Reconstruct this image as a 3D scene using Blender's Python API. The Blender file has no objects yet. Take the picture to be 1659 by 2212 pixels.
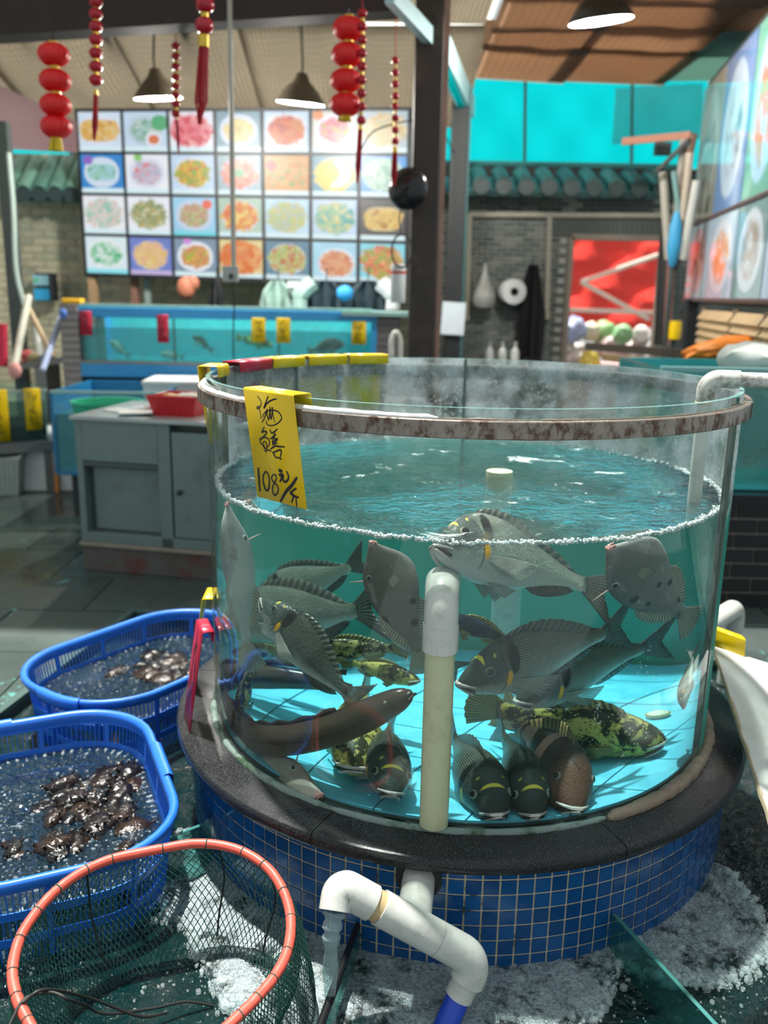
import bpy, bmesh, math, random
import numpy as np
from mathutils import Vector, Matrix, noise as mnoise

random.seed(7)
rng = np.random.default_rng(7)
scene = bpy.context.scene
COL = scene.collection
PI = math.pi

# ------------------------------------------------------------------ camera
FPX, PITCH, ROLL = 1900.0, 0.243, 0.019
CAM = np.array([-0.2175, -2.3675, 1.424])
_F = np.array([0, math.cos(PITCH), -math.sin(PITCH)])
_U0 = np.array([0, math.sin(PITCH), math.cos(PITCH)])
_X0 = np.array([1.0, 0, 0])
_X = math.cos(ROLL) * _X0 + math.sin(ROLL) * _U0
_U = -math.sin(ROLL) * _X0 + math.cos(ROLL) * _U0
cam_data = bpy.data.cameras.new('camera')
cam = bpy.data.objects.new('camera', cam_data)
COL.objects.link(cam)
cam_data.sensor_fit = 'VERTICAL'
cam_data.sensor_height = 24.0
cam_data.lens = 24.0 * FPX / 2212.0
cam_data.clip_start = 0.02
cam_data.clip_end = 200
cam.matrix_world = Matrix(((_X[0], _U[0], -_F[0], CAM[0]), (_X[1], _U[1], -_F[1], CAM[1]),
                           (_X[2], _U[2], -_F[2], CAM[2]), (0, 0, 0, 1)))
cam_data.dof.use_dof = True
cam_data.dof.focus_distance = 1.85
cam_data.dof.aperture_fstop = cam_data.lens / 12.5
scene.camera = cam

# ------------------------------------------------------------------ sky, sun, exposure
world = bpy.data.worlds.new('world')
scene.world = world
world.use_nodes = True
bg = world.node_tree.nodes['Background']
bg.inputs[0].default_value = (0.90, 0.98, 1.0, 1)
bg.inputs[1].default_value = 0.56
sun_data = bpy.data.lights.new('sun', 'SUN')
sun = bpy.data.objects.new('sun', sun_data)
COL.objects.link(sun)
sun_data.energy = 7.2
sun_data.angle = math.radians(1.6)
sun_data.color = (1.0, 0.97, 0.9)
sun.rotation_euler = Vector((0.16, -0.24, -1.0)).to_track_quat('-Z', 'Y').to_euler()
scene.view_settings.view_transform = 'Standard'
scene.view_settings.look = 'None'
scene.view_settings.gamma = 1.0
scene.view_settings.exposure = 0.25
scene.view_settings.use_curve_mapping = False
scene.cycles.max_bounces = 8
scene.cycles.diffuse_bounces = 3
scene.cycles.glossy_bounces = 3
scene.cycles.transmission_bounces = 8
scene.cycles.transparent_max_bounces = 14
scene.cycles.sample_clamp_indirect = 6.0
scene.cycles.caustics_reflective = False
scene.cycles.use_denoising = True
scene.cycles.use_adaptive_sampling = True
scene.cycles.adaptive_threshold = 0.07

# ------------------------------------------------------------------ measuring helpers
def ray(px, py):
    d = _F + (px - 829.5) / FPX * _X - (py - 1106.0) / FPX * _U
    return d / np.linalg.norm(d)

def PY(px, py, Y):                       # the point seen at a pixel on the plane y = Y
    d = ray(px, py)
    return Vector(CAM + d * ((Y - CAM[1]) / d[1]))

def PZ(px, py, z):                       # ... on the plane z
    d = ray(px, py)
    return Vector(CAM + d * ((z - CAM[2]) / d[2]))

def PR(px, py, r, far=False):            # ... on the upright cylinder of radius r round the tank axis
    d = ray(px, py)
    a = d[0]**2 + d[1]**2
    b = CAM[0] * d[0] + CAM[1] * d[1]
    c = CAM[0]**2 + CAM[1]**2 - r * r
    q = math.sqrt(max(b * b - a * c, 0))
    t = (-b + q) / a if far else (-b - q) / a
    return Vector(CAM + d * t)

RG = 0.6875            # outer radius of the glass
RW = 0.674             # radius of the water body
ZRIM, ZWAT, ZFLR, ZLED = 1.215, 0.939, 0.312, 0.299

def WP(px, py, s):                       # a point in the water: s metres behind the glass, light bent at the wall
    d = ray(px, py)
    p = np.array(PR(px, py, RW))
    n = np.array([p[0], p[1], 0]) / math.hypot(p[0], p[1])
    ci = -float(np.dot(d, n))
    eta = 1 / 1.33
    k = 1 - eta * eta * (1 - ci * ci)
    t = eta * d + (eta * ci - math.sqrt(k)) * n
    return Vector(p + t * s)

def WF(px, py, z=ZFLR):                  # the point in the water on the level z
    a, b = 0.0, 1.6
    for _ in range(40):
        m = (a + b) / 2
        if WP(px, py, m).z > z: a = m
        else: b = m
    return WP(px, py, a)

# ------------------------------------------------------------------ node helper
class NT:
    def __init__(s, name):
        s.m = bpy.data.materials.new(name)
        s.m.use_nodes = True
        s.t = s.m.node_tree
        s.t.nodes.clear()
        s.out = s.t.nodes.new('ShaderNodeOutputMaterial')
    def n(s, typ, **kw):
        nd = s.t.nodes.new(typ)
        for k, v in kw.items(): setattr(nd, k, v)
        return nd
    def put(s, sock, v):
        if v is None: return
        if isinstance(v, bpy.types.NodeSocket): s.t.links.new(v, sock)
        elif isinstance(v, (tuple, list)) and sock.type == 'RGBA' and len(v) == 3: sock.default_value = (*v, 1)
        else: sock.default_value = v
    def math(s, op, a, b=None, c=None, clamp=False):
        nd = s.n('ShaderNodeMath', operation=op, use_clamp=clamp)
        s.put(nd.inputs[0], a); s.put(nd.inputs[1], b); s.put(nd.inputs[2], c)
        return nd.outputs[0]
    def coord(s, kind='Object'):
        if not hasattr(s, '_tc'): s._tc = s.n('ShaderNodeTexCoord')
        return s._tc.outputs[kind]
    def geo(s, kind): return s.n('ShaderNodeNewGeometry').outputs[kind]
    def map(s, v, loc=(0,0,0), rot=(0,0,0), scale=(1,1,1)):
        nd = s.n('ShaderNodeMapping')
        s.put(nd.inputs[0], v); nd.inputs[1].default_value = loc; nd.inputs[2].default_value = rot; nd.inputs[3].default_value = scale
        return nd.outputs[0]
    def xyz(s, v):
        nd = s.n('ShaderNodeSeparateXYZ'); s.put(nd.inputs[0], v)
        return nd.outputs
    def comb(s, x, y, z=0.0):
        nd = s.n('ShaderNodeCombineXYZ'); s.put(nd.inputs[0], x); s.put(nd.inputs[1], y); s.put(nd.inputs[2], z)
        return nd.outputs[0]
    def noise(s, scale, detail=3, v=None, rough=0.55, dist=0.0, col=False):
        nd = s.n('ShaderNodeTexNoise')
        s.put(nd.inputs['Vector'], v if v is not None else s.coord())
        nd.inputs['Scale'].default_value = scale; nd.inputs['Detail'].default_value = detail
        nd.inputs['Roughness'].default_value = rough; nd.inputs['Distortion'].default_value = dist
        return nd.outputs['Color' if col else 'Fac']
    def voro(s, scale, v=None, feature='F1', out='Distance', rnd=1.0):
        nd = s.n('ShaderNodeTexVoronoi', feature=feature)
        s.put(nd.inputs['Vector'], v if v is not None else s.coord())
        nd.inputs['Scale'].default_value = scale
        nd.inputs['Randomness'].default_value = rnd
        return nd.outputs[out]
    def wave(s, scale, v=None, dist=0.0, direction='X', detail=2, dscale=1.0):
        nd = s.n('ShaderNodeTexWave', bands_direction=direction)
        s.put(nd.inputs['Vector'], v if v is not None else s.coord())
        nd.inputs['Scale'].default_value = scale; nd.inputs['Distortion'].default_value = dist
        nd.inputs['Detail'].default_value = detail; nd.inputs['Detail Scale'].default_value = dscale
        return nd.outputs['Fac']
    def ramp(s, fac, stops, interp='LINEAR'):
        nd = s.n('ShaderNodeValToRGB')
        cr = nd.color_ramp; cr.interpolation = interp
        while len(cr.elements) < len(stops): cr.elements.new(0.5)
        for e, (p, c) in zip(cr.elements, stops):
            e.position = p
            e.color = (c, c, c, 1) if isinstance(c, (int, float)) else (*c, 1)
        s.put(nd.inputs[0], fac)
        return nd.outputs[0]
    def sstep(s, x, a, b):               # smooth 0..1 between a and b
        nd = s.n('ShaderNodeMapRange', interpolation_type='SMOOTHSTEP')
        s.put(nd.inputs[0], x); nd.inputs[1].default_value = a; nd.inputs[2].default_value = b
        nd.inputs[3].default_value = 0; nd.inputs[4].default_value = 1
        return nd.outputs[0]
    def mix(s, f, a, b, mode='MIX'):
        nd = s.n('ShaderNodeMix', data_type='RGBA', blend_type=mode)
        s.put(nd.inputs[0], f); s.put(nd.inputs[6], a); s.put(nd.inputs[7], b)
        return nd.outputs[2]
    def bump(s, h, strength=0.3, dist=0.01):
        nd = s.n('ShaderNodeBump'); nd.inputs['Strength'].default_value = strength; nd.inputs['Distance'].default_value = dist
        s.put(nd.inputs['Height'], h)
        return nd.outputs[0]
    def bsdf(s, color=(.8,.8,.8), rough=0.5, metal=0.0, normal=None, spec=0.5, emit=None, estr=0.0, alpha=None, sub=0.0, trans=None, ior=None, coat=None):
        nd = s.n('ShaderNodeBsdfPrincipled')
        s.put(nd.inputs['Base Color'], color); s.put(nd.inputs['Roughness'], rough); s.put(nd.inputs['Metallic'], metal)
        s.put(nd.inputs['Normal'], normal); s.put(nd.inputs['Specular IOR Level'], spec)
        if emit is not None: s.put(nd.inputs['Emission Color'], emit); s.put(nd.inputs['Emission Strength'], estr)
        if alpha is not None: s.put(nd.inputs['Alpha'], alpha)
        if trans is not None: s.put(nd.inputs['Transmission Weight'], trans)
        if ior is not None: s.put(nd.inputs['IOR'], ior)
        if coat is not None: s.put(nd.inputs['Coat Weight'], coat); nd.inputs['Coat Roughness'].default_value = 0.06
        return nd.outputs[0]
    def mixs(s, f, a, b):
        nd = s.n('ShaderNodeMixShader'); s.put(nd.inputs[0], f); s.t.links.new(a, nd.inputs[1]); s.t.links.new(b, nd.inputs[2])
        return nd.outputs[0]
    def transp(s, c=(1,1,1)):
        nd = s.n('ShaderNodeBsdfTransparent'); s.put(nd.inputs[0], c); return nd.outputs[0]
    def glossy(s, c=(1,1,1), rough=0.03, normal=None):
        nd = s.n('ShaderNodeBsdfGlossy'); s.put(nd.inputs[0], c); s.put(nd.inputs['Roughness'], rough); s.put(nd.inputs['Normal'], normal); return nd.outputs[0]
    def diffuse(s, c): nd = s.n('ShaderNodeBsdfDiffuse'); s.put(nd.inputs[0], c); return nd.outputs[0]
    def transl(s, c): nd = s.n('ShaderNodeBsdfTranslucent'); s.put(nd.inputs[0], c); return nd.outputs[0]
    def schlick(s, f0=0.04, normal=None):
        nd = s.n('ShaderNodeLayerWeight'); nd.inputs[0].default_value = 0.5; s.put(nd.inputs[1], normal)
        p = s.math('POWER', nd.outputs['Facing'], 5.0)
        return s.math('ADD', f0, s.math('MULTIPLY', p, 1 - f0), clamp=True)
    def fresnel(s, ior=1.45, normal=None):
        nd = s.n('ShaderNodeFresnel'); nd.inputs[0].default_value = ior; s.put(nd.inputs[1], normal); return nd.outputs[0]
    def done(s, surf, vol=None):
        s.t.links.new(surf, s.out.inputs['Surface'])
        if vol is not None: s.t.links.new(vol, s.out.inputs['Volume'])
        return s.m

def plain(name, c, rough=0.5, metal=0.0, var=0.12, scale=12, spec=0.5, bump=0.0, bscale=60, dirt=None, damt=0.5, dscale=5):
    n = NT(name)
    f = n.noise(scale, 3)
    col = n.mix(f, tuple(max(0, x * (1 - var)) for x in c), tuple(min(1, x * (1 + var)) for x in c))
    if dirt is not None:
        col = n.mix(n.math('MULTIPLY', n.sstep(n.noise(dscale, 5, rough=0.65), 0.48, 0.72), damt), col, dirt)
    nm = n.bump(n.noise(bscale, 3), bump, 0.005) if bump else None
    return n.done(n.bsdf(col, rough, metal, nm, spec))

# ------------------------------------------------------------------ mesh helper
def basis(d):
    d = Vector(d).normalized()
    u = d.cross(Vector((0, 0, 1)))
    if u.length < 1e-4: u = d.cross(Vector((0, 1, 0)))
    u.normalize()
    return u, d.cross(u).normalized()

MAT = {}        # object name -> its world matrix, for building children in world space
class MB:
    def __init__(s): s.v = []; s.f = []; s.mi = []; s.uv = {}
    def add(s, vs, fs, mi=0):
        o = len(s.v); s.v += [tuple(v) for v in vs]
        for f in fs: s.f.append(tuple(i + o for i in f)); s.mi.append(mi)
        return s
    def box(s, c, size, rot=None, mi=0):
        hx, hy, hz = size[0] / 2, size[1] / 2, size[2] / 2
        vs = [Vector((x, y, z)) for x in (-hx, hx) for y in (-hy, hy) for z in (-hz, hz)]
        if rot is not None:
            if isinstance(rot, (int, float)): rot = Matrix.Rotation(rot, 3, 'Z')
            vs = [rot @ v for v in vs]
        c = Vector(c)
        return s.add([v + c for v in vs], [(0,1,3,2),(4,6,7,5),(0,4,5,1),(2,3,7,6),(0,2,6,4),(1,5,7,3)], mi)
    def hexa(s, p, mi=0):                # 4 bottom corners then 4 top corners, both counter-clockwise
        return s.add(p, [(3,2,1,0),(4,5,6,7),(0,1,5,4),(1,2,6,5),(2,3,7,6),(3,0,4,7)], mi)
    def slab(s, quad, th, mi=0):         # a quad given thickness along its normal (behind it)
        q = [Vector(v) for v in quad]
        n = (q[1] - q[0]).cross(q[3] - q[0]).normalized() * th
        return s.hexa([v - n for v in q] + q, mi)
    def tube(s, pts, r, seg=10, closed=False, caps=True, mi=0):
        pts = [Vector(p) for p in pts]; N = len(pts)
        rs = r if isinstance(r, (list, tuple)) else [r] * N
        vs = []; prev = None
        for i, p in enumerate(pts):
            if closed: d = pts[(i + 1) % N] - pts[i - 1]
            else: d = pts[min(i + 1, N - 1)] - pts[max(i - 1, 0)]
            if d.length < 1e-9: d = Vector((0, 0, 1))
            d.normalize()
            if prev is None: u, w = basis(d)
            else:
                u = prev - d * prev.dot(d)
                if u.length < 1e-5: u, w = basis(d)
                u.normalize(); w = d.cross(u)
            prev = u
            for k in range(seg):
                a = 2 * PI * k / seg
                vs.append(p + (u * math.cos(a) + w * math.sin(a)) * rs[i])
        fs = []
        for i in range(N if closed else N - 1):
            j = (i + 1) % N
            for k in range(seg):
                l = (k + 1) % seg
                fs.append((i * seg + k, i * seg + l, j * seg + l, j * seg + k))
        if caps and not closed:
            fs.append(tuple(range(seg))[::-1]); fs.append(tuple((N - 1) * seg + k for k in range(seg)))
        return s.add(vs, fs, mi)
    def lathe(s, prof, c=(0, 0, 0), seg=32, axis=None, mi=0, a0=0, a1=2 * PI, close=False):
        c = Vector(c)
        full = abs(a1 - a0 - 2 * PI) < 1e-6
        n = seg if full else seg + 1
        if axis is not None:
            w = Vector(axis).normalized(); u, v = basis(w)
        else: u, v, w = Vector((1,0,0)), Vector((0,1,0)), Vector((0,0,1))
        vs = []
        for k in range(n):
            a = a0 + (a1 - a0) * k / seg
            e = u * math.cos(a) + v * math.sin(a)
            for r, z in prof: vs.append(c + e * r + w * z)
        m = len(prof); fs = []
        for k in range(seg):
            l = (k + 1) % n
            for j in range(m if close else m - 1):
                q = (j + 1) % m
                fs.append((k * m + j, l * m + j, l * m + q, k * m + q))
        if close and not full:
            fs.append(tuple(range(m))[::-1]); fs.append(tuple((n - 1) * m + j for j in range(m)))
        return s.add(vs, fs, mi)
    def ball(s, c, r, sub=1, sc=(1, 1, 1), mi=0):
        vs, fs = ICO[sub]
        c = Vector(c)
        return s.add([c + Vector((v[0] * r * sc[0], v[1] * r * sc[1], v[2] * r * sc[2])) for v in vs], fs, mi)
    def grid(s, pts, mi=0, wrap=False):  # pts[i][j]
        m, n = len(pts), len(pts[0]); vs = [p for r in pts for p in r]; fs = []
        for i in range(m if wrap else m - 1):
            k = (i + 1) % m
            for j in range(n - 1): fs.append((i * n + j, k * n + j, k * n + j + 1, i * n + j + 1))
        return s.add(vs, fs, mi)
    def prism(s, outline, p0, ax, ay, depth, mi=0):   # 2-D outline in the frame p0, ax, ay, pushed along ax x ay
        p0, ax, ay = Vector(p0), Vector(ax), Vector(ay)
        n = ax.cross(ay).normalized() * depth
        m = len(outline)
        a = [p0 + ax * x + ay * y for x, y in outline]
        return s.add(a + [v + n for v in a], [tuple(range(m))[::-1], tuple(range(m, 2 * m))] + [(i, (i + 1) % m, m + (i + 1) % m, m + i) for i in range(m)], mi)
    def mesh(s, name, mats, M=None):
        me = bpy.data.meshes.new(name)
        vs = s.v
        if M is not None:
            Mi = M.inverted(); vs = [Mi @ Vector(v) for v in vs]
        me.from_pydata([tuple(v) for v in vs], [], s.f)
        for m in (mats if isinstance(mats, (list, tuple)) else [mats]): me.materials.append(m)
        if any(s.mi): me.polygons.foreach_set('material_index', s.mi)
        me.update()
        return me
    def build(s, name, mats, parent=None, smooth=False, fix=True, bevel=0.0, local=False, subsurf=0):
        M = MAT.get(parent.name) if (parent is not None and not local) else None
        me = s.mesh(name, mats, M)
        if fix:
            b = bmesh.new(); b.from_mesh(me); bmesh.ops.recalc_face_normals(b, faces=b.faces); b.to_mesh(me); b.free()
        o = bpy.data.objects.new(name, me); COL.objects.link(o)
        if parent is not None:
            o.parent = parent
            MAT[o.name] = MAT.get(parent.name, Matrix())
        else: MAT[o.name] = Matrix()
        if smooth: shade(me, smooth if not isinstance(smooth, bool) else 40)
        if bevel:
            md = o.modifiers.new('bevel', 'BEVEL'); md.width = bevel; md.segments = 2; md.limit_method = 'ANGLE'; md.angle_limit = 0.6
        if subsurf:
            md = o.modifiers.new('sub', 'SUBSURF'); md.levels = subsurf; md.render_levels = subsurf
        return o

def shade(me, deg=40):
    me.shade_smooth()
    try: me.set_sharp_from_angle(angle=math.radians(deg))
    except Exception: pass

ICO = {}
for _s in (0, 1, 2, 3):
    _b = bmesh.new()
    if _s == 0:
        bmesh.ops.create_uvsphere(_b, u_segments=5, v_segments=4, radius=1.0)
    else: bmesh.ops.create_icosphere(_b, subdivisions=_s, radius=1.0)
    _b.verts.ensure_lookup_table()
    ICO[_s] = ([tuple(v.co) for v in _b.verts], [tuple(v.index for v in f.verts) for f in _b.faces]); _b.free()

def tag(o, label=None, cat=None, group=None, kind=None):
    if label: o['label'] = label
    if cat: o['category'] = cat
    if group: o['group'] = group
    if kind: o['kind'] = kind
    return o

def thing(name, label, cat, loc=(0, 0, 0), group=None, M=None, kind=None):
    o = bpy.data.objects.new(name, None); COL.objects.link(o)
    o.empty_display_size = 0.05
    if M is None: M = Matrix.Translation(Vector(loc))
    o.matrix_world = M; MAT[o.name] = M.copy()
    return tag(o, label, cat, group, kind)

def place_copy(src, name, parent=None, M=None):     # one object sharing its mesh
    c = src.copy(); c.name = name; COL.objects.link(c)
    if parent is not None: c.parent = parent
    if M is not None: c.matrix_local = M
    return c

def lerp(a, b, t): return a + (b - a) * t
def curve_pts(ctrl, n=24):                            # Catmull-Rom through the points
    P = [Vector(p) for p in ctrl]; P = [P[0] * 2 - P[1]] + P + [P[-1] * 2 - P[-2]]
    out = []; m = len(P) - 3
    for i in range(n + 1):
        x = i / n * m; k = min(int(x), m - 1); t = x - k
        a, b, c, d = P[k:k + 4]
        out.append(0.5 * ((2 * b) + (c - a) * t + (2 * a - 5 * b + 4 * c - d) * t * t + (3 * b - a - 3 * c + d) * t ** 3))
    return out
def interp(x, xs, ys):
    return float(np.interp(x, xs, ys))
def sm(xs, ys):                                       # smooth interpolation through a few knots
    xs = np.array(xs, float); ys = np.array(ys, float)
    d = np.gradient(ys, xs)
    def f(x):
        x = min(max(x, xs[0]), xs[-1]); k = min(int(np.searchsorted(xs, x, 'right')) - 1, len(xs) - 2)
        h = xs[k + 1] - xs[k]; t = (x - xs[k]) / h
        return float((2*t**3-3*t**2+1)*ys[k] + (t**3-2*t**2+t)*h*d[k] + (-2*t**3+3*t**2)*ys[k+1] + (t**3-t**2)*h*d[k+1])
    return f
# ================================================================== shared materials
def m_glass(name, tint=(0.93, 0.985, 0.965), film=0.0, film_col=(0.7, 0.8, 0.8), spots=False, algae=None):
    n = NT(name)
    f = n.schlick(0.018)
    body = n.mixs(n.math('MULTIPLY', f, 0.8), n.transp(tint), n.glossy((1, 1, 1), 0.02))
    if film > 0:
        k = n.noise(9, 5, rough=0.7)
        w = n.math('MULTIPLY', n.sstep(k, 0.3, 0.75), film)
        if spots:
            sp = n.math('SUBTRACT', 1.0, n.sstep(n.voro(70), 0.15, 0.32))
            w = n.math('ADD', w, n.math('MULTIPLY', n.math('MULTIPLY', sp, n.sstep(n.noise(14, 3), 0.45, 0.6)), film * 0.7), clamp=True)
        fs = n.mixs(0.5, n.diffuse(film_col), n.transl(film_col))
        if algae is not None:
            z = n.xyz(n.geo('Position'))[2]
            below = n.math('SUBTRACT', 1.0, n.sstep(z, ZWAT - 0.02, ZWAT + 0.015))
            a_amt = n.math('ADD', 0.72, n.math('MULTIPLY', n.noise(5, 4), 0.3), clamp=True)
            fa = n.mixs(0.45, n.diffuse(algae), n.transl(algae))
            fs = n.mixs(below, fs, fa)
            w = n.math('ADD', n.math('MULTIPLY', w, n.math('SUBTRACT', 1.0, below)), n.math('MULTIPLY', below, a_amt), clamp=True)
        body = n.mixs(w, body, fs)
    return n.done(body)

def m_pvc(name, c=(0.78, 0.8, 0.76), dirt=(0.2, 0.19, 0.13), amt=0.35, rough=0.32):
    n = NT(name)
    d = n.math('MULTIPLY', n.sstep(n.noise(22, 6, rough=0.7), 0.52 - 0.14 * amt, 0.78 - 0.14 * amt), amt)
    sc = n.math('MULTIPLY', n.sstep(n.noise(60, 4, v=n.map(n.coord(), scale=(1, 1, 5))), 0.6, 0.7), amt * 0.6)
    return n.done(n.bsdf(n.mix(n.math('ADD', d, sc, clamp=True), c, dirt), rough, 0, n.bump(n.noise(90), 0.05)))

def m_plastic(name, c, rough=0.35, var=0.08, dirt=None, damt=0.3):
    return plain(name, c, rough, 0, var, 8, 0.5, 0.04, 120, dirt, damt, 14)

M_GLASS = m_glass('glass_clear', (0.95, 0.99, 0.975), 0.014, (0.75, 0.85, 0.82))
M_GLASS_BACK = m_glass('glass_hazy', (0.9, 0.97, 0.95), 0.8, (0.74, 0.77, 0.8), True, (0.085, 0.38, 0.315))
M_GLASS_FAR = m_glass('glass_tank_far', (0.86, 0.97, 0.96), 0.1, (0.6, 0.75, 0.75))
def _edge():
    n = NT('glass_edge')
    return n.done(n.mixs(0.55, n.bsdf((0.42, 0.8, 0.76), 0.08, 0), n.transp((0.7, 0.95, 0.9))))
M_EDGE = _edge()
M_SEAM = plain('seam_seal', (0.09, 0.13, 0.11), 0.3)
def _granite():
    n = NT('granite')
    sp = n.noise(520, 2)
    c = n.mix(n.sstep(sp, 0.56, 0.7), (0.016, 0.017, 0.019), (0.13, 0.14, 0.145))
    c = n.mix(n.sstep(n.noise(6, 4), 0.5, 0.8), c, (0.035, 0.04, 0.04))
    wet = n.sstep(n.noise(3.5, 3), 0.42, 0.62)
    return n.done(n.bsdf(c, n.math('ADD', 0.14, n.math('MULTIPLY', wet, 0.25)), 0, n.bump(sp, 0.08, 0.002), 0.28))
M_GRANITE = _granite()
def _tile(name, c):
    n = NT(name)
    col = n.mix(n.noise(30, 3), tuple(x * 0.85 for x in c), tuple(x * 1.12 for x in c))
    return n.done(n.bsdf(col, 0.14, 0, n.bump(n.noise(40, 2), 0.04)))
M_TILES = [_tile('tile_blue_' + k, c) for k, c in (('a', (0.006, 0.072, 0.235)), ('b', (0.008, 0.09, 0.28)), ('c', (0.005, 0.06, 0.2)))]
def _grout():
    n = NT('grout')
    g = n.mix(n.noise(40, 4), (0.46, 0.41, 0.29), (0.62, 0.56, 0.42))
    g = n.mix(n.sstep(n.noise(9, 5, rough=0.7), 0.58, 0.68), g, (0.06, 0.07, 0.04))
    return n.done(n.bsdf(g, 0.8, 0, n.bump(n.noise(200), 0.3, 0.003)))
M_GROUT = _grout()
def _steel():
    n = NT('rusty_steel')
    p = n.geo('Position'); x = n.xyz(p)
    st = n.noise(30, 6, v=n.map(p, scale=(1, 1, 0.6)), rough=0.7)
    r1 = n.sstep(st, 0.45, 0.62)
    base = n.mix(n.noise(70, 3), (0.2, 0.175, 0.15), (0.34, 0.3, 0.26))
    rust = n.mix(n.noise(40, 4), (0.03, 0.02, 0.016), (0.13, 0.06, 0.03))
    return n.done(n.bsdf(n.mix(r1, base, rust), n.math('ADD', 0.3, n.math('MULTIPLY', r1, 0.45)), n.math('SUBTRACT', 0.75, n.math('MULTIPLY', r1, 0.7)), n.bump(st, 0.15, 0.003)))
M_STEEL = _steel()
M_SEAL_W = plain('sealant_white', (0.72, 0.74, 0.73), 0.4, 0, 0.1, 30, 0.5, 0.3, 60, (0.3, 0.25, 0.18), 0.4, 20)
def _sealc():
    n = NT('sealant_clear')
    c = n.mix(n.sstep(n.noise(18, 5), 0.5, 0.68), (0.45, 0.6, 0.55), (0.1, 0.2, 0.1))
    return n.done(n.mixs(0.6, n.bsdf(c, 0.12), n.transp((0.8, 0.93, 0.9))))
M_SEAL_C = _sealc()
M_SEAL_B = plain('sealant_brown', (0.22, 0.17, 0.125), 0.5, 0, 0.35, 30, 0.5, 0.6, 40, (0.06, 0.06, 0.045), 0.5, 12)
M_PVC = m_pvc('pvc_white', (0.57, 0.59, 0.55), (0.24, 0.23, 0.17), 0.38)
M_PVC_DIRTY = m_pvc('pvc_stained', (0.66, 0.67, 0.62), (0.13, 0.12, 0.09), 0.85, 0.45)
M_PVC_OLD = m_pvc('pvc_algae', (0.52, 0.56, 0.35), (0.2, 0.21, 0.1), 0.3, 0.4)
M_PVC_BLUE = m_plastic('pvc_blue', (0.012, 0.06, 0.5), 0.3)
M_YEL = m_plastic('tag_yellow', (0.86, 0.58, 0.005), 0.28, 0.05, (0.5, 0.3, 0.02), 0.25)
M_RED = m_plastic('tag_red', (0.5, 0.012, 0.045), 0.3, 0.05)
M_INK = plain('marker_ink', (0.01, 0.01, 0.012), 0.45)
def _tfloor():
    n = NT('tank_floor_tile')
    c = n.mix(n.noise(7, 4), (0.11, 0.58, 0.82), (0.2, 0.7, 0.9))
    c = n.mix(n.math('MULTIPLY', n.sstep(n.noise(16, 5, rough=0.7), 0.6, 0.75), 0.35), c, (0.06, 0.3, 0.35))
    return n.done(n.bsdf(c, 0.35))
M_TFLOOR = _tfloor()
M_TGROUT = plain('tank_floor_grout', (0.06, 0.11, 0.11), 0.8)

def az(p): return math.atan2(p[1], p[0])

# ================================================================== the round tank
tank = thing('round_fish_tank', 'large round glass fish tank on a blue mosaic plinth with rusty steel band', 'fish tank', (0, 0, 0))

# plinth core and mosaic tiles
mb = MB(); mb.lathe([(0.7506, -0.02), (0.7506, 0.27), (0.3, 0.272)], seg=96); mb.build('plinth', M_GROUT, tank, smooth=True)
NT_COL, TP = 126, 2 * PI * 0.752 / 126
def tile_mesh(k):
    m = MB(); w = TP - 0.0046
    m.hexa([(-w/2, -0.012, -w/2), (w/2, -0.012, -w/2), (w/2, 0, -w/2), (-w/2, 0, -w/2)][::-1] + [(-w/2, -0.012, w/2), (w/2, -0.012, w/2), (w/2, 0, w/2), (-w/2, 0, w/2)][::-1])
    m.v = [(x, y * 0.5 - 0.001 if abs(y) > .001 else y, z) for x, y, z in m.v]
    return m.mesh('mosaic_tile', M_TILES[k])
TM = [tile_mesh(k) for k in range(3)]
rest = MB(); ntile = 0
cam_az = math.atan2(CAM[1], CAM[0])
for c in range(NT_COL):
    a = cam_az + (c + 0.5 - NT_COL / 2) * 2 * PI / NT_COL
    for r in range(8):
        z = 0.2665 - (r - 0.45) * TP
        if r == 0: z = 0.2665 - 0.25 * TP + 0.004
        near = abs(c + 0.5 - NT_COL / 2) < 21.1 and r < 7
        if near:
            o = bpy.data.objects.new('mosaic_tile', TM[random.choice((0, 0, 1, 2))]); COL.objects.link(o); o.parent = tank
            if r == 0: o.scale = (1, 1, 0.5)
            o.location = (0.7458 * math.cos(a), 0.7458 * math.sin(a), z)
            o.rotation_euler = (random.uniform(-.006, .006), random.uniform(-.006, .006), a + PI / 2 + random.uniform(-.008, .008))
            # local -Y is outwards after the turn
            ntile += 1
        else:
            w = TP - 0.0046
            R3 = Matrix.Rotation(a, 3, 'Z')
            rest.box((0.7486 * math.cos(a), 0.7486 * math.sin(a), z), (0.008, w, w * (0.5 if r == 0 else 1)), R3)
tag(rest.build('mosaic_tiles_around_back', M_TILES[0], tank), kind='stuff')

# granite ledge slabs
jo = sorted([az(PZ(1335, 1810, ZLED)), az(PZ(676, 1795, ZLED)), az(PZ(430, 1446, ZLED)), az(PZ(1560, 1497, ZLED)), 0.75, 1.4, 2.1, 2.75])
for i, a0 in enumerate(jo):
    a1 = jo[(i + 1) % len(jo)]
    if a1 <= a0: a1 += 2 * PI
    g = 0.0013
    prof = [(0.655, 0.262), (0.782, 0.262), (0.789, 0.266), (0.7925, 0.275), (0.7925, 0.286), (0.788, 0.295), (0.780, ZLED), (0.655, ZLED)]
    m = MB(); m.lathe(prof, seg=max(6, int((a1 - a0) / 0.05)), a0=a0 + g, a1=a1 - g, close=True)
    m.build('granite_slab', M_GRANITE, tank, smooth=35)

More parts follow.
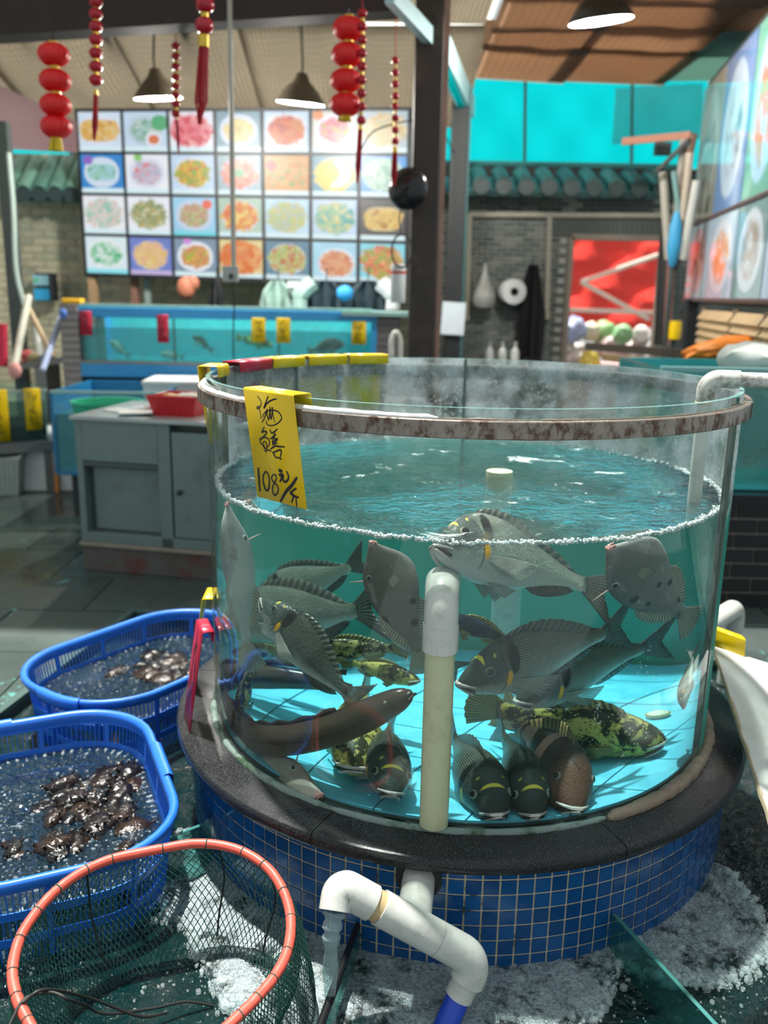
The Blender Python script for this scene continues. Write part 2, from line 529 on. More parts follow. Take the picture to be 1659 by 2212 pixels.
# tank floor: cyan tiles with dark joints
mb = MB(); mb.lathe([(0.0, 0.306), (0.664, 0.306), (0.664, 0.28), (0, 0.28)], seg=80); mb.build('tank_floor', M_TGROUT, tank)
tfloor = bpy.data.objects['tank_floor']
c1 = WF(1297, 1699); e1 = (WF(1400, 1738) - c1); e2 = (WF(1430, 1647) - c1)
e1.z = e2.z = 0; e1.normalize(); e2 = Vector((-e1.y, e1.x, 0)) if e2.dot(Vector((-e1.y, e1.x, 0))) > 0 else Vector((e1.y, -e1.x, 0))
c2 = WF(745, 1717); TS = 0.198
circle = [(0.662 * math.cos(2 * PI * k / 72), 0.662 * math.sin(2 * PI * k / 72)) for k in range(72)]
def clip_poly(poly, clip):
    for i in range(len(clip)):
        a, b = clip[i], clip[(i + 1) % len(clip)]
        out = []
        def side(p): return (b[0]-a[0]) * (p[1]-a[1]) - (b[1]-a[1]) * (p[0]-a[0])
        for k in range(len(poly)):
            p, q = poly[k], poly[(k + 1) % len(poly)]
            sp, sq = side(p), side(q)
            if sp >= 0: out.append(p)
            if sp * sq < 0:
                t = sp / (sp - sq); out.append((p[0] + (q[0]-p[0]) * t, p[1] + (q[1]-p[1]) * t))
        poly = out
        if len(poly) < 3: return []
    return poly
for i in range(-8, 9):
    for j in range(-8, 9):
        o = c1 + e1 * (i * TS) + e2 * (j * TS); gp = 0.0022
        q = [o + e1 * gp + e2 * gp, o + e1 * (TS - gp) + e2 * gp, o + e1 * (TS - gp) + e2 * (TS - gp), o + e1 * gp + e2 * (TS - gp)]
        q = [(v.x, v.y) for v in q]
        ar = sum(q[k][0] * q[(k+1) % 4][1] - q[(k+1) % 4][0] * q[k][1] for k in range(4))
        if ar < 0: q = q[::-1]
        q = clip_poly(q, circle)
        if len(q) < 3: continue
        m = MB(); m.prism(q, (0, 0, 0.300), (1, 0, 0), (0, 1, 0), 0.012); m.build('floor_tile', M_TFLOOR, tfloor)

# glass: three bent panels with sealed upright seams
s_right = (az(PR(1508, 1640, RG)) + az(PR(1585, 940, RG))) / 2
s_back1 = az(PR(1005, 795, RG, True)); s_back2 = az(PR(635, 792, RG, True))
def glass_panel(a0, a1, mat, seg):
    m = MB()
    prof = [(RG - 0.012, ZLED + .001), (RG, ZLED + .001), (RG, ZRIM), (RG - 0.012, ZRIM)]
    g = 0.004
    m.lathe(prof, seg=seg, a0=a0 + g, a1=a1 - g, close=True)
    o = m.build('glass_panel', [mat, M_EDGE], tank, smooth=35)
    for p in o.data.polygons:
        if p.normal.z > 0.9 or (abs(p.normal.z) < .1 and p.area > .005 and len(p.vertices) == 4 and p.index >= len(o.data.polygons) - 2): p.material_index = 1
    return o
fr0 = s_back2 - 2 * PI if s_back2 > s_right else s_back2
s_left = 2.98 - 2 * PI
glass_panel(s_left, s_right, M_GLASS, 100)
glass_panel(fr0, s_left, M_GLASS_BACK, 24)
glass_panel(s_right, s_back1, M_GLASS_BACK, 44)
glass_panel(s_back1, s_back2, M_GLASS_BACK, 24)
for a in (s_right, s_back1, s_back2, s_left):
    m = MB()
    for dz, w in ((0, 0.0055),):
        m.lathe([(RG - 0.014, ZLED), (RG + 0.002, ZLED), (RG + 0.002, ZRIM - 0.004), (RG - 0.014, ZRIM - 0.004)], seg=2, a0=a - 0.006, a1=a + 0.006, close=True)
    m.build('seam_seal', M_SEAM, tank)

# steel band with its weld, sealant above it
m = MB()
zb0, zb1, rb = ZRIM - 0.0575, ZRIM - 0.0215, 0.7085
m.lathe([(RG + 0.001, zb0), (rb - 0.002, zb0), (rb, zb0 + 0.002), (rb, zb1 - 0.002), (rb - 0.002, zb1), (RG + 0.001, zb1)], seg=160, a0=s_right + 0.10, a1=s_right + 0.095 + 2 * PI, close=True)
m.build('steel_band', M_STEEL, tank, smooth=30)
a_s = az(PR(1605, 880, rb))
m = MB(); p = PR(1608, 880, rb)
m.box((rb * math.cos(s_right + .097), rb * math.sin(s_right + .097), (zb0 + zb1) / 2), (0.006, 0.006, zb1 - zb0), s_right)
m.build('weld_seam', M_SEAM, tank)
def bead(name, a0, a1, r, z, rad, mat, seed, wob=0.4, n=140, flat=1.0):
    pts, rs = [], []
    for k in range(n + 1):
        a = a0 + (a1 - a0) * k / n
        q = 0.8 * mnoise.noise((a * 9, seed, 0)) + 0.4 * mnoise.noise((a * 31, seed, 3))
        fade = min(1, k / 3, (n - k) / 3)
        rs.append(max(0.0008, rad * (1 + wob * q) * (0.3 + 0.7 * fade)))
        pts.append(((r + 0.003 * q) * math.cos(a), (r + 0.003 * q) * math.sin(a), z + 0.002 * q))
    m = MB(); m.tube(pts, rs, 8)
    return m.build(name, mat, tank, smooth=60)
a_l = az(PR(458, 862, rb)); a_m = az(PR(945, 905, rb))
a_l = a_l - 2 * PI if a_l > 0 else a_l
bead('white_sealant', a_l - 0.5, a_m, RG + 0.008, zb1 + 0.001, 0.0075, M_SEAL_W, 2.2, 0.2)
bead('thin_sealant', a_m, s_right + 0.3, RG + 0.003, zb1, 0.003, M_SEAL_B, 4.0)
a_r0, a_r1 = az(PZ(1325, 1775, ZLED)), az(PZ(1535, 1530, ZLED))
bead('clear_sealant', -PI - 0.3, a_r0, RG + 0.003, ZLED + 0.000, 0.0095, M_SEAL_C, 7.7, 0.35, 220)
bead('brown_sealant', a_r0 - 0.01, a_r1 + 0.2, RG + 0.008, ZLED + 0.003, 0.017, M_SEAL_B, 9.1, 0.5, 120)

# ================================================================== water of the round tank
def wave_z(x, y):
    r = math.hypot(x, y)
    return (0.0045 * mnoise.noise((x * 9, y * 13, 1.3)) + 0.0035 * mnoise.noise((x * 22, y * 30, 4.1)) + 0.0016 * mnoise.noise((x * 55, y * 70, 9.1)))
def m_water_side():
    n = NT('tank_water_side')
    sh = n.bsdf((1, 1, 1), 0.0, 0, None, 0.5, trans=1.0, ior=1.33)
    return n.done(sh)
def m_water_top():
    n = NT('tank_water_top')
    p = n.geo('Position')
    h = n.math('ADD', n.noise(16, 4, v=n.map(p, scale=(1, 1.5, 1)), dist=0.6), n.math('MULTIPLY', n.noise(60, 3, v=p), 0.4))
    nm = n.bump(h, 0.8, 0.07)
    gl = n.glossy((1, 1, 1), 0.03, nm)
    fr = n.math('ADD', n.math('MULTIPLY', n.schlick(0.02, nm), 0.9), 0.04, clamp=True)
    rf = n.n('ShaderNodeBsdfRefraction'); rf.inputs['Color'].default_value = (0.93, 1, 1, 1); rf.inputs['Roughness'].default_value = 0.02; rf.inputs['IOR'].default_value = 1.33; n.put(rf.inputs['Normal'], nm)
    body = n.mixs(fr, n.mixs(0.43, n.transp(n.mix(n.sstep(n.noise(11, 3, v=p, dist=1.6), 0.38, 0.6), (0.68, 0.78, 0.78), (1, 1, 1))), rf.outputs[0]), gl)  # noise in the transparent tint imitates caustic dapples of sunlight below
    foam = n.math('MULTIPLY', n.sstep(n.noise(7, 6, v=p, rough=0.72, dist=0.8), 0.6, 0.72), 0.75)
    body = n.mixs(foam, body, n.diffuse((0.8, 0.9, 0.9)))
    return n.done(body)
m = MB(); NA, NRr = 180, 60
top = []
for k in range(NA):
    a = 2 * PI * k / NA
    top.append([(RW * j / NRr * math.cos(a), RW * j / NRr * math.sin(a), ZWAT + wave_z(RW * j / NRr * math.cos(a), RW * j / NRr * math.sin(a)) + (0.004 if j == NRr else 0)) for j in range(NRr + 1)])
m.grid(top, 1, wrap=True)
side = [[t[-1], (t[-1][0], t[-1][1], 0.285), (0, 0, 0.285)] for t in top]
m.grid(side, 0, wrap=True)
me = m.mesh('tank_water', [m_water_side(), m_water_top()])
b = bmesh.new(); b.from_mesh(me); bmesh.ops.remove_doubles(b, verts=b.verts, dist=1e-5); bmesh.ops.recalc_face_normals(b, faces=b.faces); b.to_mesh(me); b.free()
shade(me, 35)
water = bpy.data.objects.new('tank_water', me); COL.objects.link(water); MAT['tank_water'] = Matrix()
tag(water, 'clear teal water rippling inside the round glass tank', 'water', kind='stuff')

n = NT('tank_water_tint'); va = n.n('ShaderNodeVolumeAbsorption'); va.inputs[0].default_value = (0.08, 0.97, 0.94, 1); va.inputs[1].default_value = 0.34
n.t.links.new(va.outputs[0], n.out.inputs['Volume'])
m = MB(); m.lathe([(0, 0.288), (RW - 0.003, 0.288), (RW - 0.003, ZWAT - 0.008), (0, ZWAT - 0.008)], seg=72)
o = m.build('water_body', n.m, water, smooth=35); o['kind'] = 'stuff'

# froth along the waterline
def bubble_mat(name, c=(0.85, 0.92, 0.92), tr=0.45):
    n = NT(name)
    return n.done(n.mixs(n.math('ADD', 0.12, n.math('MULTIPLY', n.schlick(0.04), 0.9), clamp=True), n.transp((0.96, 0.99, 0.99)), n.bsdf(c, 0.05)))
M_BUB = bubble_mat('bubble_film')
M_FROTH = plain('froth', (0.75, 0.82, 0.82), 0.35, 0, 0.1, 60, 0.5, 0.8, 160)
m = MB()
for k in range(2600):
    a = random.uniform(0, 2 * PI)
    if random.random() < 0.75: a = random.uniform(-PI - 0.2, 0.25)
    r = RW - abs(random.gauss(0, 0.006)) - 0.002
    q = 0.6 + 0.4 * mnoise.noise((a * 6, 0, 0))
    m.ball((r * math.cos(a), r * math.sin(a), ZWAT + wave_z(r * math.cos(a), r * math.sin(a)) + random.uniform(0.0, 0.007)), random.uniform(0.0012, 0.0032) * (0.6 + q), 0)
tag(m.build('waterline_froth', M_FROTH, smooth=True), 'ring of white froth along the waterline inside the round tank', 'froth', kind='stuff')

# ================================================================== pipes in and on the tank
def elbow_pts(p, d0, d1, r, n=8):       # quarter bend leaving p along d0 and ending along d1
    p, d0, d1 = Vector(p), Vector(d0).normalized(), Vector(d1).normalized()
    c = p + d1 * r
    return [c - d1 * r * math.cos(t) + d0 * r * math.sin(t) for t in [PI / 2 * i / n for i in range(n + 1)]]

pb = WF(937, 1778); up = Vector((0, 0, 1))
zc0, zc1, ze = WP(951, 1376, 0.1).z, WP(952, 1322, 0.1).z, WP(956, 1246, 0.1).z
sp = thing('standpipe', 'algae-stained upright drain pipe with white elbow standing inside the tank', 'pipe', pb)
m = MB(); m.tube([pb, (pb.x, pb.y, zc0 + 0.02)], 0.0315, 28); m.build('pipe', M_PVC_OLD, sp, smooth=True)
m = MB(); m.tube([(pb.x, pb.y, zc0), (pb.x, pb.y, zc1)], 0.0375, 28); m.build('coupling', M_PVC, sp, smooth=40)
bd = Vector((0.10, 1.0, 0.05)).normalized()
m = MB(); pts = [(pb.x, pb.y, zc1)] + elbow_pts((pb.x, pb.y, ze - 0.06), up, bd, 0.045, 10); pts.append(pts[-1] + bd * 0.05)
m.tube(pts, 0.0355, 28); m.build('elbow', M_PVC, sp, smooth=50)
bb = WF(1083, 1545)
bp = thing('back_standpipe', 'pale upright pipe rising through the water behind the breams', 'pipe', bb)
m = MB(); m.tube([bb, (bb.x, bb.y, ZWAT - 0.09)], 0.030, 24); m.build('pipe', M_PVC, bp, smooth=True)
m = MB(); m.tube([(bb.x, bb.y, ZWAT - 0.13), (bb.x, bb.y, ZWAT + 0.012)], 0.037, 24); m.build('coupling', M_PVC_OLD, bp, smooth=40)

# supply pipe hooked over the rim at the right
p0 = PR(1523, 858, 0.60); p0 = Vector((p0.x, p0.y, p0.z))
fp = thing('supply_pipe', 'dirty white supply pipe hooked over the right rim of the tank', 'pipe', p0)
ex = PR(1545, 822, 0.60); zt = PR(1545, 815, 0.60).z
dirx = (PY(1659, 808, p0.y - 0.02) - PY(1570, 818, p0.y)).normalized(); dirx.z = 0.0
m = MB(); m.tube([(p0.x, p0.y, 0.80), (p0.x, p0.y, zt - 0.05)], 0.0165, 20); m.build('drop_pipe', M_PVC, fp, smooth=True)
m = MB(); pts = elbow_pts((p0.x, p0.y, zt - 0.032), up, dirx, 0.03, 9); pts = [(p0.x, p0.y, zt - 0.06)] + pts + [pts[-1] + dirx * 0.045]
m.tube(pts, 0.0215, 20); m.build('elbow', M_PVC_DIRTY, fp, smooth=50)
e = Vector(pts[-1]); m = MB(); m.tube([e - dirx * 0.02, e + dirx * 0.9], 0.0178, 20); m.build('pipe', M_PVC_DIRTY, fp, smooth=True)
for q in (pts[0], ):
    m = MB(); m.lathe([(0.022, -0.001), (0.0226, 0.0005), (0.022, 0.002)], (p0.x, p0.y, zt - 0.06), 24); m.build('glue_ring', plain('glue', (0.75, 0.7, 0.35), 0.5), fp)

# overflow fitting on the plinth
yo = -0.862
A, B = PY(752, 1922, yo), PY(1008, 2062, yo); dm = (B - A).normalized()
T = PY(893, 1998, yo)
of = thing('overflow_fitting', 'white plastic overflow pipe with two elbows on the tiled plinth', 'pipe', T)
T = A + dm * (T - A).dot(dm)
rr = 0.0355
m = MB(); m.tube([A + dm * 0.03, A + dm * 0.085], rr * 0.88, 28); m.build('inner_pipe', plain('pvc_tan', (0.5, 0.38, 0.2), 0.5, 0, 0.2), of, smooth=True)
J = A + dm * (PY(985, 2048, yo) - A).length * 0.82
m = MB(); m.tube([A + dm * 0.074, J - dm * 0.0008], rr, 32); m.build('tee_body', M_PVC, of, smooth=40)
br = (Vector((T.x, -0.70, T.z + 0.05)) - T).normalized()
br = Vector((0.12, 0.97, 0.16)).normalized()
m = MB(); m.tube([T, T + br * 0.16], rr * 0.98, 28); m.build('tee_branch', M_PVC, of, smooth=True)
dl = (Vector((-0.12, -0.62, -0.75)) ).normalized()
m = MB(); pts = elbow_pts(A + dm * 0.004, -dm, dl, 0.026, 10); pts = [A + dm * 0.056] + pts + [pts[-1] + dl * 0.022]
rs = [rr * 1.0] * 3 + [rr * (1 - 0.13 * k / 9) for k in range(len(pts) - 3)]
m.tube(pts, rs, 28, caps=False); m.build('upper_elbow', M_PVC, of, smooth=50)
mouth = Vector(pts[-1])
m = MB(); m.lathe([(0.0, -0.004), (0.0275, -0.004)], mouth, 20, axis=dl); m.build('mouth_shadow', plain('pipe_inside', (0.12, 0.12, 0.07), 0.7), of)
dr = Vector((-0.42, -0.22, -0.87)).normalized()
m = MB(); pts = elbow_pts(J + dm * 0.062, dm, dr, 0.034, 10); pts = [J] + pts + [pts[-1] + dr * 0.012]
m.tube(pts, rr, 32); m.build('lower_elbow', M_PVC, of, smooth=50)
q = Vector(pts[-1]); m = MB(); m.tube([q - dr * 0.012, q + dr * 0.036], 0.0285, 28); m.build('reducer', M_PVC, of, smooth=40)
m = MB(); m.tube([q + dr * 0.03, q + dr * 0.085 + Vector((-0.006, -0.02, 0)), q + dr * 0.2 + Vector((-0.02, -0.05, 0))], 0.024, 24); m.build('blue_pipe', M_PVC_BLUE, of, smooth=True)
# hole in the tiles round the branch
hp = min((T + br * (k * 0.001) for k in range(300)), key=lambda q: abs(math.hypot(q.x, q.y) - 0.752))
m = MB(); m.lathe([(0.03, -0.012), (0.05, 0.004), (0.047, 0.007), (0.036, 0.006)], hp, 20, axis=(hp.x, hp.y, 0)); m.build('mortar_collar', plain('dark_mortar', (0.03, 0.032, 0.03), 0.8, 0, 0.3, 40, 0.5, 0.8, 60), of, smooth=True)

# ================================================================== price tags
def bilin_inv(q, p):
    TL, TR, BL, BR = [np.array(x, float) for x in q]; p = np.array(p, float)
    u = v = 0.5
    for _ in range(12):
        f = TL * (1-u) * (1-v) + TR * u * (1-v) + BL * (1-u) * v + BR * u * v - p
        fu = (TR - TL) * (1-v) + (BR - BL) * v; fv = (BL - TL) * (1-u) + (BR - TR) * u
        d = np.linalg.solve(np.array([fu, fv]).T, -f); u += d[0]; v += d[1]
    return u, v
TAGQ = [(45, 130), (865, 255), (280, 1925), (1085, 2140)]
INK_PX = [   # brush strokes: width, then points
 (15, [(290, 265), (330, 320), (355, 380), (340, 430), (310, 465), (288, 470), (285, 445), (312, 440), (335, 520), (352, 640)]),
 (20, [(475, 268), (440, 350), (398, 468), (440, 400), (500, 350), (560, 325), (612, 315)]),
 (17, [(365, 690), (400, 640), (430, 560), (455, 480), (450, 560), (478, 650), (495, 560), (503, 445), (505, 560), (525, 640), (540, 445), (548, 560), (578, 690)]),
 (16, [(375, 615), (395, 560), (440, 515), (520, 497), (600, 505), (660, 550), (690, 620), (660, 680), (590, 730), (510, 748), (450, 720), (438, 660)]),
 (19, [(402, 770), (362, 858), (400, 838), (440, 850), (425, 890), (380, 935), (320, 970)]),
 (17, [(320, 970), (350, 1040), (400, 1090), (430, 1130)]),
 (17, [(350, 985), (380, 945), (440, 945), (485, 990), (485, 1060), (450, 1100)]),
 (15, [(375, 1040), (400, 1010), (430, 1020), (445, 1090), (430, 1180), (400, 1120), (395, 1040)]),
 (17, [(430, 1130), (470, 1150), (525, 1165)]),
 (20, [(495, 810), (525, 868), (570, 850), (625, 798)]),
 (20, [(500, 965), (550, 930), (590, 880), (560, 960), (625, 955)]),
 (18, [(545, 940), (545, 1080)]), (17, [(530, 1030), (625, 965), (560, 1050), (620, 1030)]),
 (22, [(505, 1132), (590, 1080), (640, 1090), (742, 1095)]),
 (24, [(545, 1175), (590, 1270)]), (22, [(560, 1185), (680, 1150), (668, 1285)]), (20, [(590, 1275), (640, 1275), (695, 1305)]),
 (34, [(296, 1435), (310, 1620), (324, 1840)]),
 (26, [(425, 1500), (385, 1570), (385, 1680), (415, 1790), (445, 1825), (475, 1790), (488, 1680), (470, 1560), (425, 1500)]),
 (22, [(560, 1555), (525, 1600), (540, 1660), (590, 1710), (632, 1770), (630, 1850), (580, 1905), (545, 1850), (545, 1760), (575, 1690), (605, 1620), (590, 1565), (560, 1555)]),
 (44, [(640, 1480), (705, 1505)]), (40, [(645, 1560), (722, 1560)]), (32, [(690, 1560), (690, 1620), (662, 1680)]),
 (30, [(722, 1560), (715, 1640), (745, 1680), (795, 1640), (800, 1570), (768, 1495)]),
 (44, [(940, 1600), (860, 1730), (760, 1850), (672, 2015)]),
 (32, [(930, 1785), (880, 1820), (835, 1870), (865, 1880), (885, 1920), (855, 2030)]),
 (28, [(860, 1905), (970, 1940)]), (22, [(925, 1925), (930, 2010), (938, 2100)])]
INK_MAIN = [(w / 820, [bilin_inv(TAGQ, p) for p in pts]) for w, pts in INK_PX]
def scribble(seed, n=3):       # other tags: three rows of brushed characters too far to read
    r = random.Random(seed); out = []
    for row in range(n):
        cy = 0.22 + row * 0.27
        for _ in range(5 if row < n - 1 else 4):
            x, y = r.uniform(0.25, 0.7), cy + r.uniform(-0.09, 0.09); a = r.choice((0, 0.1, 1.5, 1.4, 0.9, 2.2)); l = r.uniform(0.15, 0.4)
            out.append((0.045, [(x - l / 2 * math.cos(a), y - l / 3 * math.sin(a)), (x, y + r.uniform(-.01, .01)), (x + l / 2 * math.cos(a), y + l / 3 * math.sin(a))]))
    return out
INK_SKIN = [(0.05, [(0.42, 0.1), (0.48, 0.2), (0.44, 0.42), (0.3, 0.6)]), (0.05, [(0.42, 0.24), (0.72, 0.27), (0.68, 0.33)]), (0.05, [(0.58, 0.12), (0.57, 0.36)]), (0.05, [(0.47, 0.37), (0.68, 0.38), (0.55, 0.5), (0.38, 0.58)]), (0.05, [(0.5, 0.42), (0.62, 0.52), (0.8, 0.57)]),
            (0.05, [(0.35, 0.7), (0.35, 0.9)]), (0.05, [(0.5, 0.7), (0.62, 0.75), (0.5, 0.9), (0.42, 0.8), (0.5, 0.7)])]
def price_tag(label, TL, TR, BL, inward, mat, ink, depth=0.03, flap=0.028, group=None, back=False, bar_up=0.0):
    TL, TR, BL = Vector(TL), Vector(TR), Vector(BL)
    eu, ev = TR - TL, BL - TL
    inw = Vector(inward).normalized()
    evn = ev.normalized()
    t = thing('price_tag', label, 'price tag', TL, group)
    r = 0.004
    prof = [BL, lerp(TL, BL, 0.5), TL + evn * r, TL + evn * r * 0.3 + inw * r * 0.3, TL + inw * r, TL + inw * (depth - r), TL + inw * (depth - r * .3) + evn * r * .3, TL + inw * depth + evn * r, TL + inw * depth + evn * flap]
    m = MB(); m.grid([[p, p + eu] for p in prof])
    o = m.build('tag_board', mat, t, smooth=30, fix=False)
    md = o.modifiers.new('solid', 'SOLIDIFY'); md.thickness = 0.0022; md.offset = 0
    nrm = eu.cross(ev).normalized()
    if nrm.dot(inw) > 0: nrm = -nrm
    off = nrm * 0.0018
    m = MB(); L = eu.length
    for w, pts in ink:
        P = [TL + eu * u + ev * v + off for u, v in pts]
        P = curve_pts(P, max(6, 5 * (len(P) - 1)))
        hw = w * L / 2; N = len(P)
        strip = []
        for i, p in enumerate(P):
            d = (P[min(i + 1, N - 1)] - P[max(i - 1, 0)]).normalized(); s = d.cross(nrm).normalized()
            k = hw * (0.55 + 0.45 * math.sin(PI * (0.12 + 0.8 * i / (N - 1)))) 
            strip.append([p - s * k, p + s * k])
        m.grid(strip)
    m.build('lettering', M_INK, t, fix=False)
    return t

def plane_at(px, py, p0, nrm):
    d = ray(px, py); p0 = np.array(p0); nrm = np.array(nrm)
    return Vector(CAM + d * (np.dot(p0 - CAM, nrm) / np.dot(d, nrm)))
def on_tag(px, py): return px
TL = PR(526, 837, 0.722); TR = PR(633.4, 853.4, 0.722)
TR = plane_at(633.4, 853.4, TL, Vector((TR - TL).cross(Vector((0, 0, 1))).normalized()))
pn = (TR - TL).cross(Vector((0.05, -0.12, 1))).normalized()
BL = plane_at(556.7, 1072.4, TL, pn)
mid = (TL + TR) / 2
price_tag('yellow price tag lettered in black brush strokes on the front rim', TL, TR, BL, -Vector((mid.x, mid.y, 0)), M_YEL, INK_MAIN, 0.050, 0.035)
def rim_tag(label, pxl, pxr, mat, ink, h=0.19, group=None, far=True, zoff=0.012, rin=RG - 0.03, rout=RG + 0.03):
    TL = PR(pxl[0], pxl[1], rout, far); TR = PR(pxr[0], pxr[1], rout, far)
    z = ZRIM + zoff; TL.z = TR.z = z
    mid = (TL + TR) / 2; inw = -Vector((mid.x, mid.y, 0)).normalized()
    # seen from inside the tank: the written side faces outward, the strokes show through
    return price_tag(label, TL, TR, TL + Vector((0, 0, -h)) - inw * 0.0, inw, mat, ink, rout - rin, 0.03)
rim_tag('red price tag clipped over the back left rim of the tank', (480, 790), (551, 778), M_RED, scribble(1))
rim_tag('yellow price tag next to the red one on the back rim', (561, 778), (629, 770), M_YEL, scribble(2))
rim_tag('yellow price tag on the back rim right of the glass seam', (646, 770), (727, 766), M_YEL, scribble(3))
rim_tag('rightmost yellow price tag on the back rim of the tank', (741, 766), (823, 764), M_YEL, INK_SKIN)
# edge-on yellow tag at the left of the rim
TL = PR(440, 835, 0.735); 
pa = Vector((-0.69, 0.06, 0)); a = math.atan2(pa.y, pa.x)
rad = Vector((math.cos(a), math.sin(a), 0)); tan = Vector((-math.sin(a), math.cos(a), 0))
c = rad * (RG + 0.035) + Vector((0, 0, ZRIM + 0.012))
price_tag('yellow price tag seen edge-on at the left rim of the tank', c - tan * 0.055, c + tan * 0.055, c - tan * 0.055 + Vector((0, 0, -0.21)) - rad * 0.028, -rad, M_YEL, scribble(5), 0.055, 0.03)
# two tags standing on the ledge against the left of the glass
for label, pt, pbm, mat, sd, dd, hh in (('red price tag leaning on the granite ledge at the left of the glass', (452, 1312), (411, 1582), M_RED, 6, 0.0, 0.275),
                                ('yellow price tag behind the red one on the granite ledge', (452, 1288), (436, 1495), M_YEL, 7, 0.11, 0.285)):
    B_ = PZ(pbm[0], pbm[1], ZLED + 0.003)
    a = math.atan2(B_.y, B_.x); rad = Vector((math.cos(a), math.sin(a), 0)); tan = Vector((-math.sin(a), math.cos(a), 0))
    if tan.y > 0: tan = -tan
    B0 = rad * (RG + 0.078) + Vector((0, 0, ZLED + 0.003))
    T0 = rad * (RG + 0.036) + Vector((0, 0, ZLED + hh))
    price_tag(label, T0 - tan * 0.1, T0, B0 - tan * 0.1, -rad, mat, scribble(sd), 0.030, 0.03)
# ================================================================== fish
def m_bream(name, dark=1.0, stripe=0.3):
    n = NT(name); x = n.xyz(n.coord('UV')); u, v = x[0], x[1]
    p = n.coord()
    nz = n.noise(60, 4); vv = n.math('ADD', v, n.math('MULTIPLY', n.math('SUBTRACT', nz, 0.5), 0.14))
    d = dark
    c = n.ramp(vv, [(0.0, (0.66, 0.7, 0.68)), (0.24, (0.42, 0.47, 0.44)), (0.42, (0.17 * d, 0.2 * d, 0.175 * d)), (0.7, (0.06 * d, 0.075 * d, 0.062 * d)), (1.0, (0.022 * d, 0.028 * d, 0.026 * d))])
    lines = n.wave(11, v=n.comb(n.math('ADD', v, n.math('MULTIPLY', u, 0.05)), u), dist=0.3, dscale=4)
    c = n.mix(n.math('MULTIPLY', n.sstep(lines, 0.55, 0.9), n.math('MULTIPLY', stripe, n.sstep(u, 0.3, 0.36))), c, (0.5, 0.52, 0.42))
    flk = n.math('MULTIPLY', n.sstep(n.noise(190, 2), 0.62, 0.72), 0.18)
    c = n.mix(flk, c, (0.6, 0.64, 0.6))
    def spot(uc, vc, ru, rv, k=1.0, warp=0.0):
        a = n.math('DIVIDE', n.math('SUBTRACT', u, uc), ru); b2 = n.math('DIVIDE', n.math('SUBTRACT', v, vc), rv)
        r = n.math('SQRT', n.math('ADD', n.math('MULTIPLY', a, a), n.math('MULTIPLY', b2, b2)))
        r = n.math('ADD', r, n.math('MULTIPLY', n.math('SUBTRACT', n.noise(45, 4), 0.5), 1.6 * warp))
        return n.math('MULTIPLY', n.math('SUBTRACT', 1.0, n.sstep(r, 0.75, 1.15)), k)
    head = n.math('MULTIPLY', n.math('SUBTRACT', 1.0, n.sstep(u, 0.22, 0.27)), n.sstep(vv, 0.34, 0.5))
    c = n.mix(n.math('MULTIPLY', head, 0.85), c, (0.05, 0.07, 0.065))
    c = n.mix(spot(0.305, 0.66, 0.035, 0.19, 0.95, 0.4), c, (0.008, 0.009, 0.009))
    c = n.mix(spot(0.272, 0.43, 0.020, 0.10, 0.95, 0.4), c, (0.85, 0.42, 0.02))
    c = n.mix(spot(0.135, 1.0, 0.0095, 0.24, 0.95, 0.35), c, (0.82, 0.70, 0.09))
    c = n.mix(spot(0.20, 0.80, 0.009, 0.04, 0.5, 0.5), c, (0.8, 0.62, 0.1))
    gill = n.math('SUBTRACT', u, n.math('ADD', 0.255, n.math('MULTIPLY', n.math('MULTIPLY', n.math('SUBTRACT', v, 0.45), n.math('SUBTRACT', v, 0.45)), -0.35)))
    g = n.math('MULTIPLY', n.math('SUBTRACT', 1.0, n.sstep(n.math('ABSOLUTE', gill), 0.002, 0.006)), n.math('MULTIPLY', n.sstep(v, 0.15, 0.25), n.math('SUBTRACT', 1.0, n.sstep(v, 0.7, 0.78))))
    c = n.mix(n.math('MULTIPLY', g, 0.7), c, (0.02, 0.025, 0.025))
    sc = n.voro(150, v=n.map(p, scale=(1, 0.4, 1)))
    return n.done(n.bsdf(c, 0.32, 0, n.bump(sc, 0.25, 0.003), 0.15))
def m_grouper(name, yel=(0.55, 0.45, 0.12), blk=(0.022, 0.024, 0.014), amt=0.5, dots=True):
    n = NT(name); x = n.xyz(n.coord('UV')); u, v = x[0], x[1]
    big = n.noise(24, 3, rough=0.6, dist=0.6)
    k = n.sstep(n.math('ADD', big, n.math('MULTIPLY', n.math('SUBTRACT', v, 0.5), -0.12)), amt - 0.05, amt + 0.05)
    c = n.mix(k, blk, n.mix(n.noise(90, 3), tuple(q * 0.65 for q in yel), tuple(min(1, q * 1.25) for q in yel)))
    if dots:
        d = n.voro(95)
        c = n.mix(n.math('MULTIPLY', n.math('SUBTRACT', 1.0, n.sstep(d, 0.2, 0.3)), 0.8), c, n.mix(k, (0.55, 0.5, 0.2), (0.05, 0.045, 0.015)))
    c = n.mix(n.math('MULTIPLY', n.math('SUBTRACT', 1.0, n.sstep(v, 0.05, 0.3)), 0.5), c, (0.5, 0.48, 0.3))
    return n.done(n.bsdf(c, 0.4, 0, n.bump(n.noise(160, 3), 0.2, 0.003), 0.15))
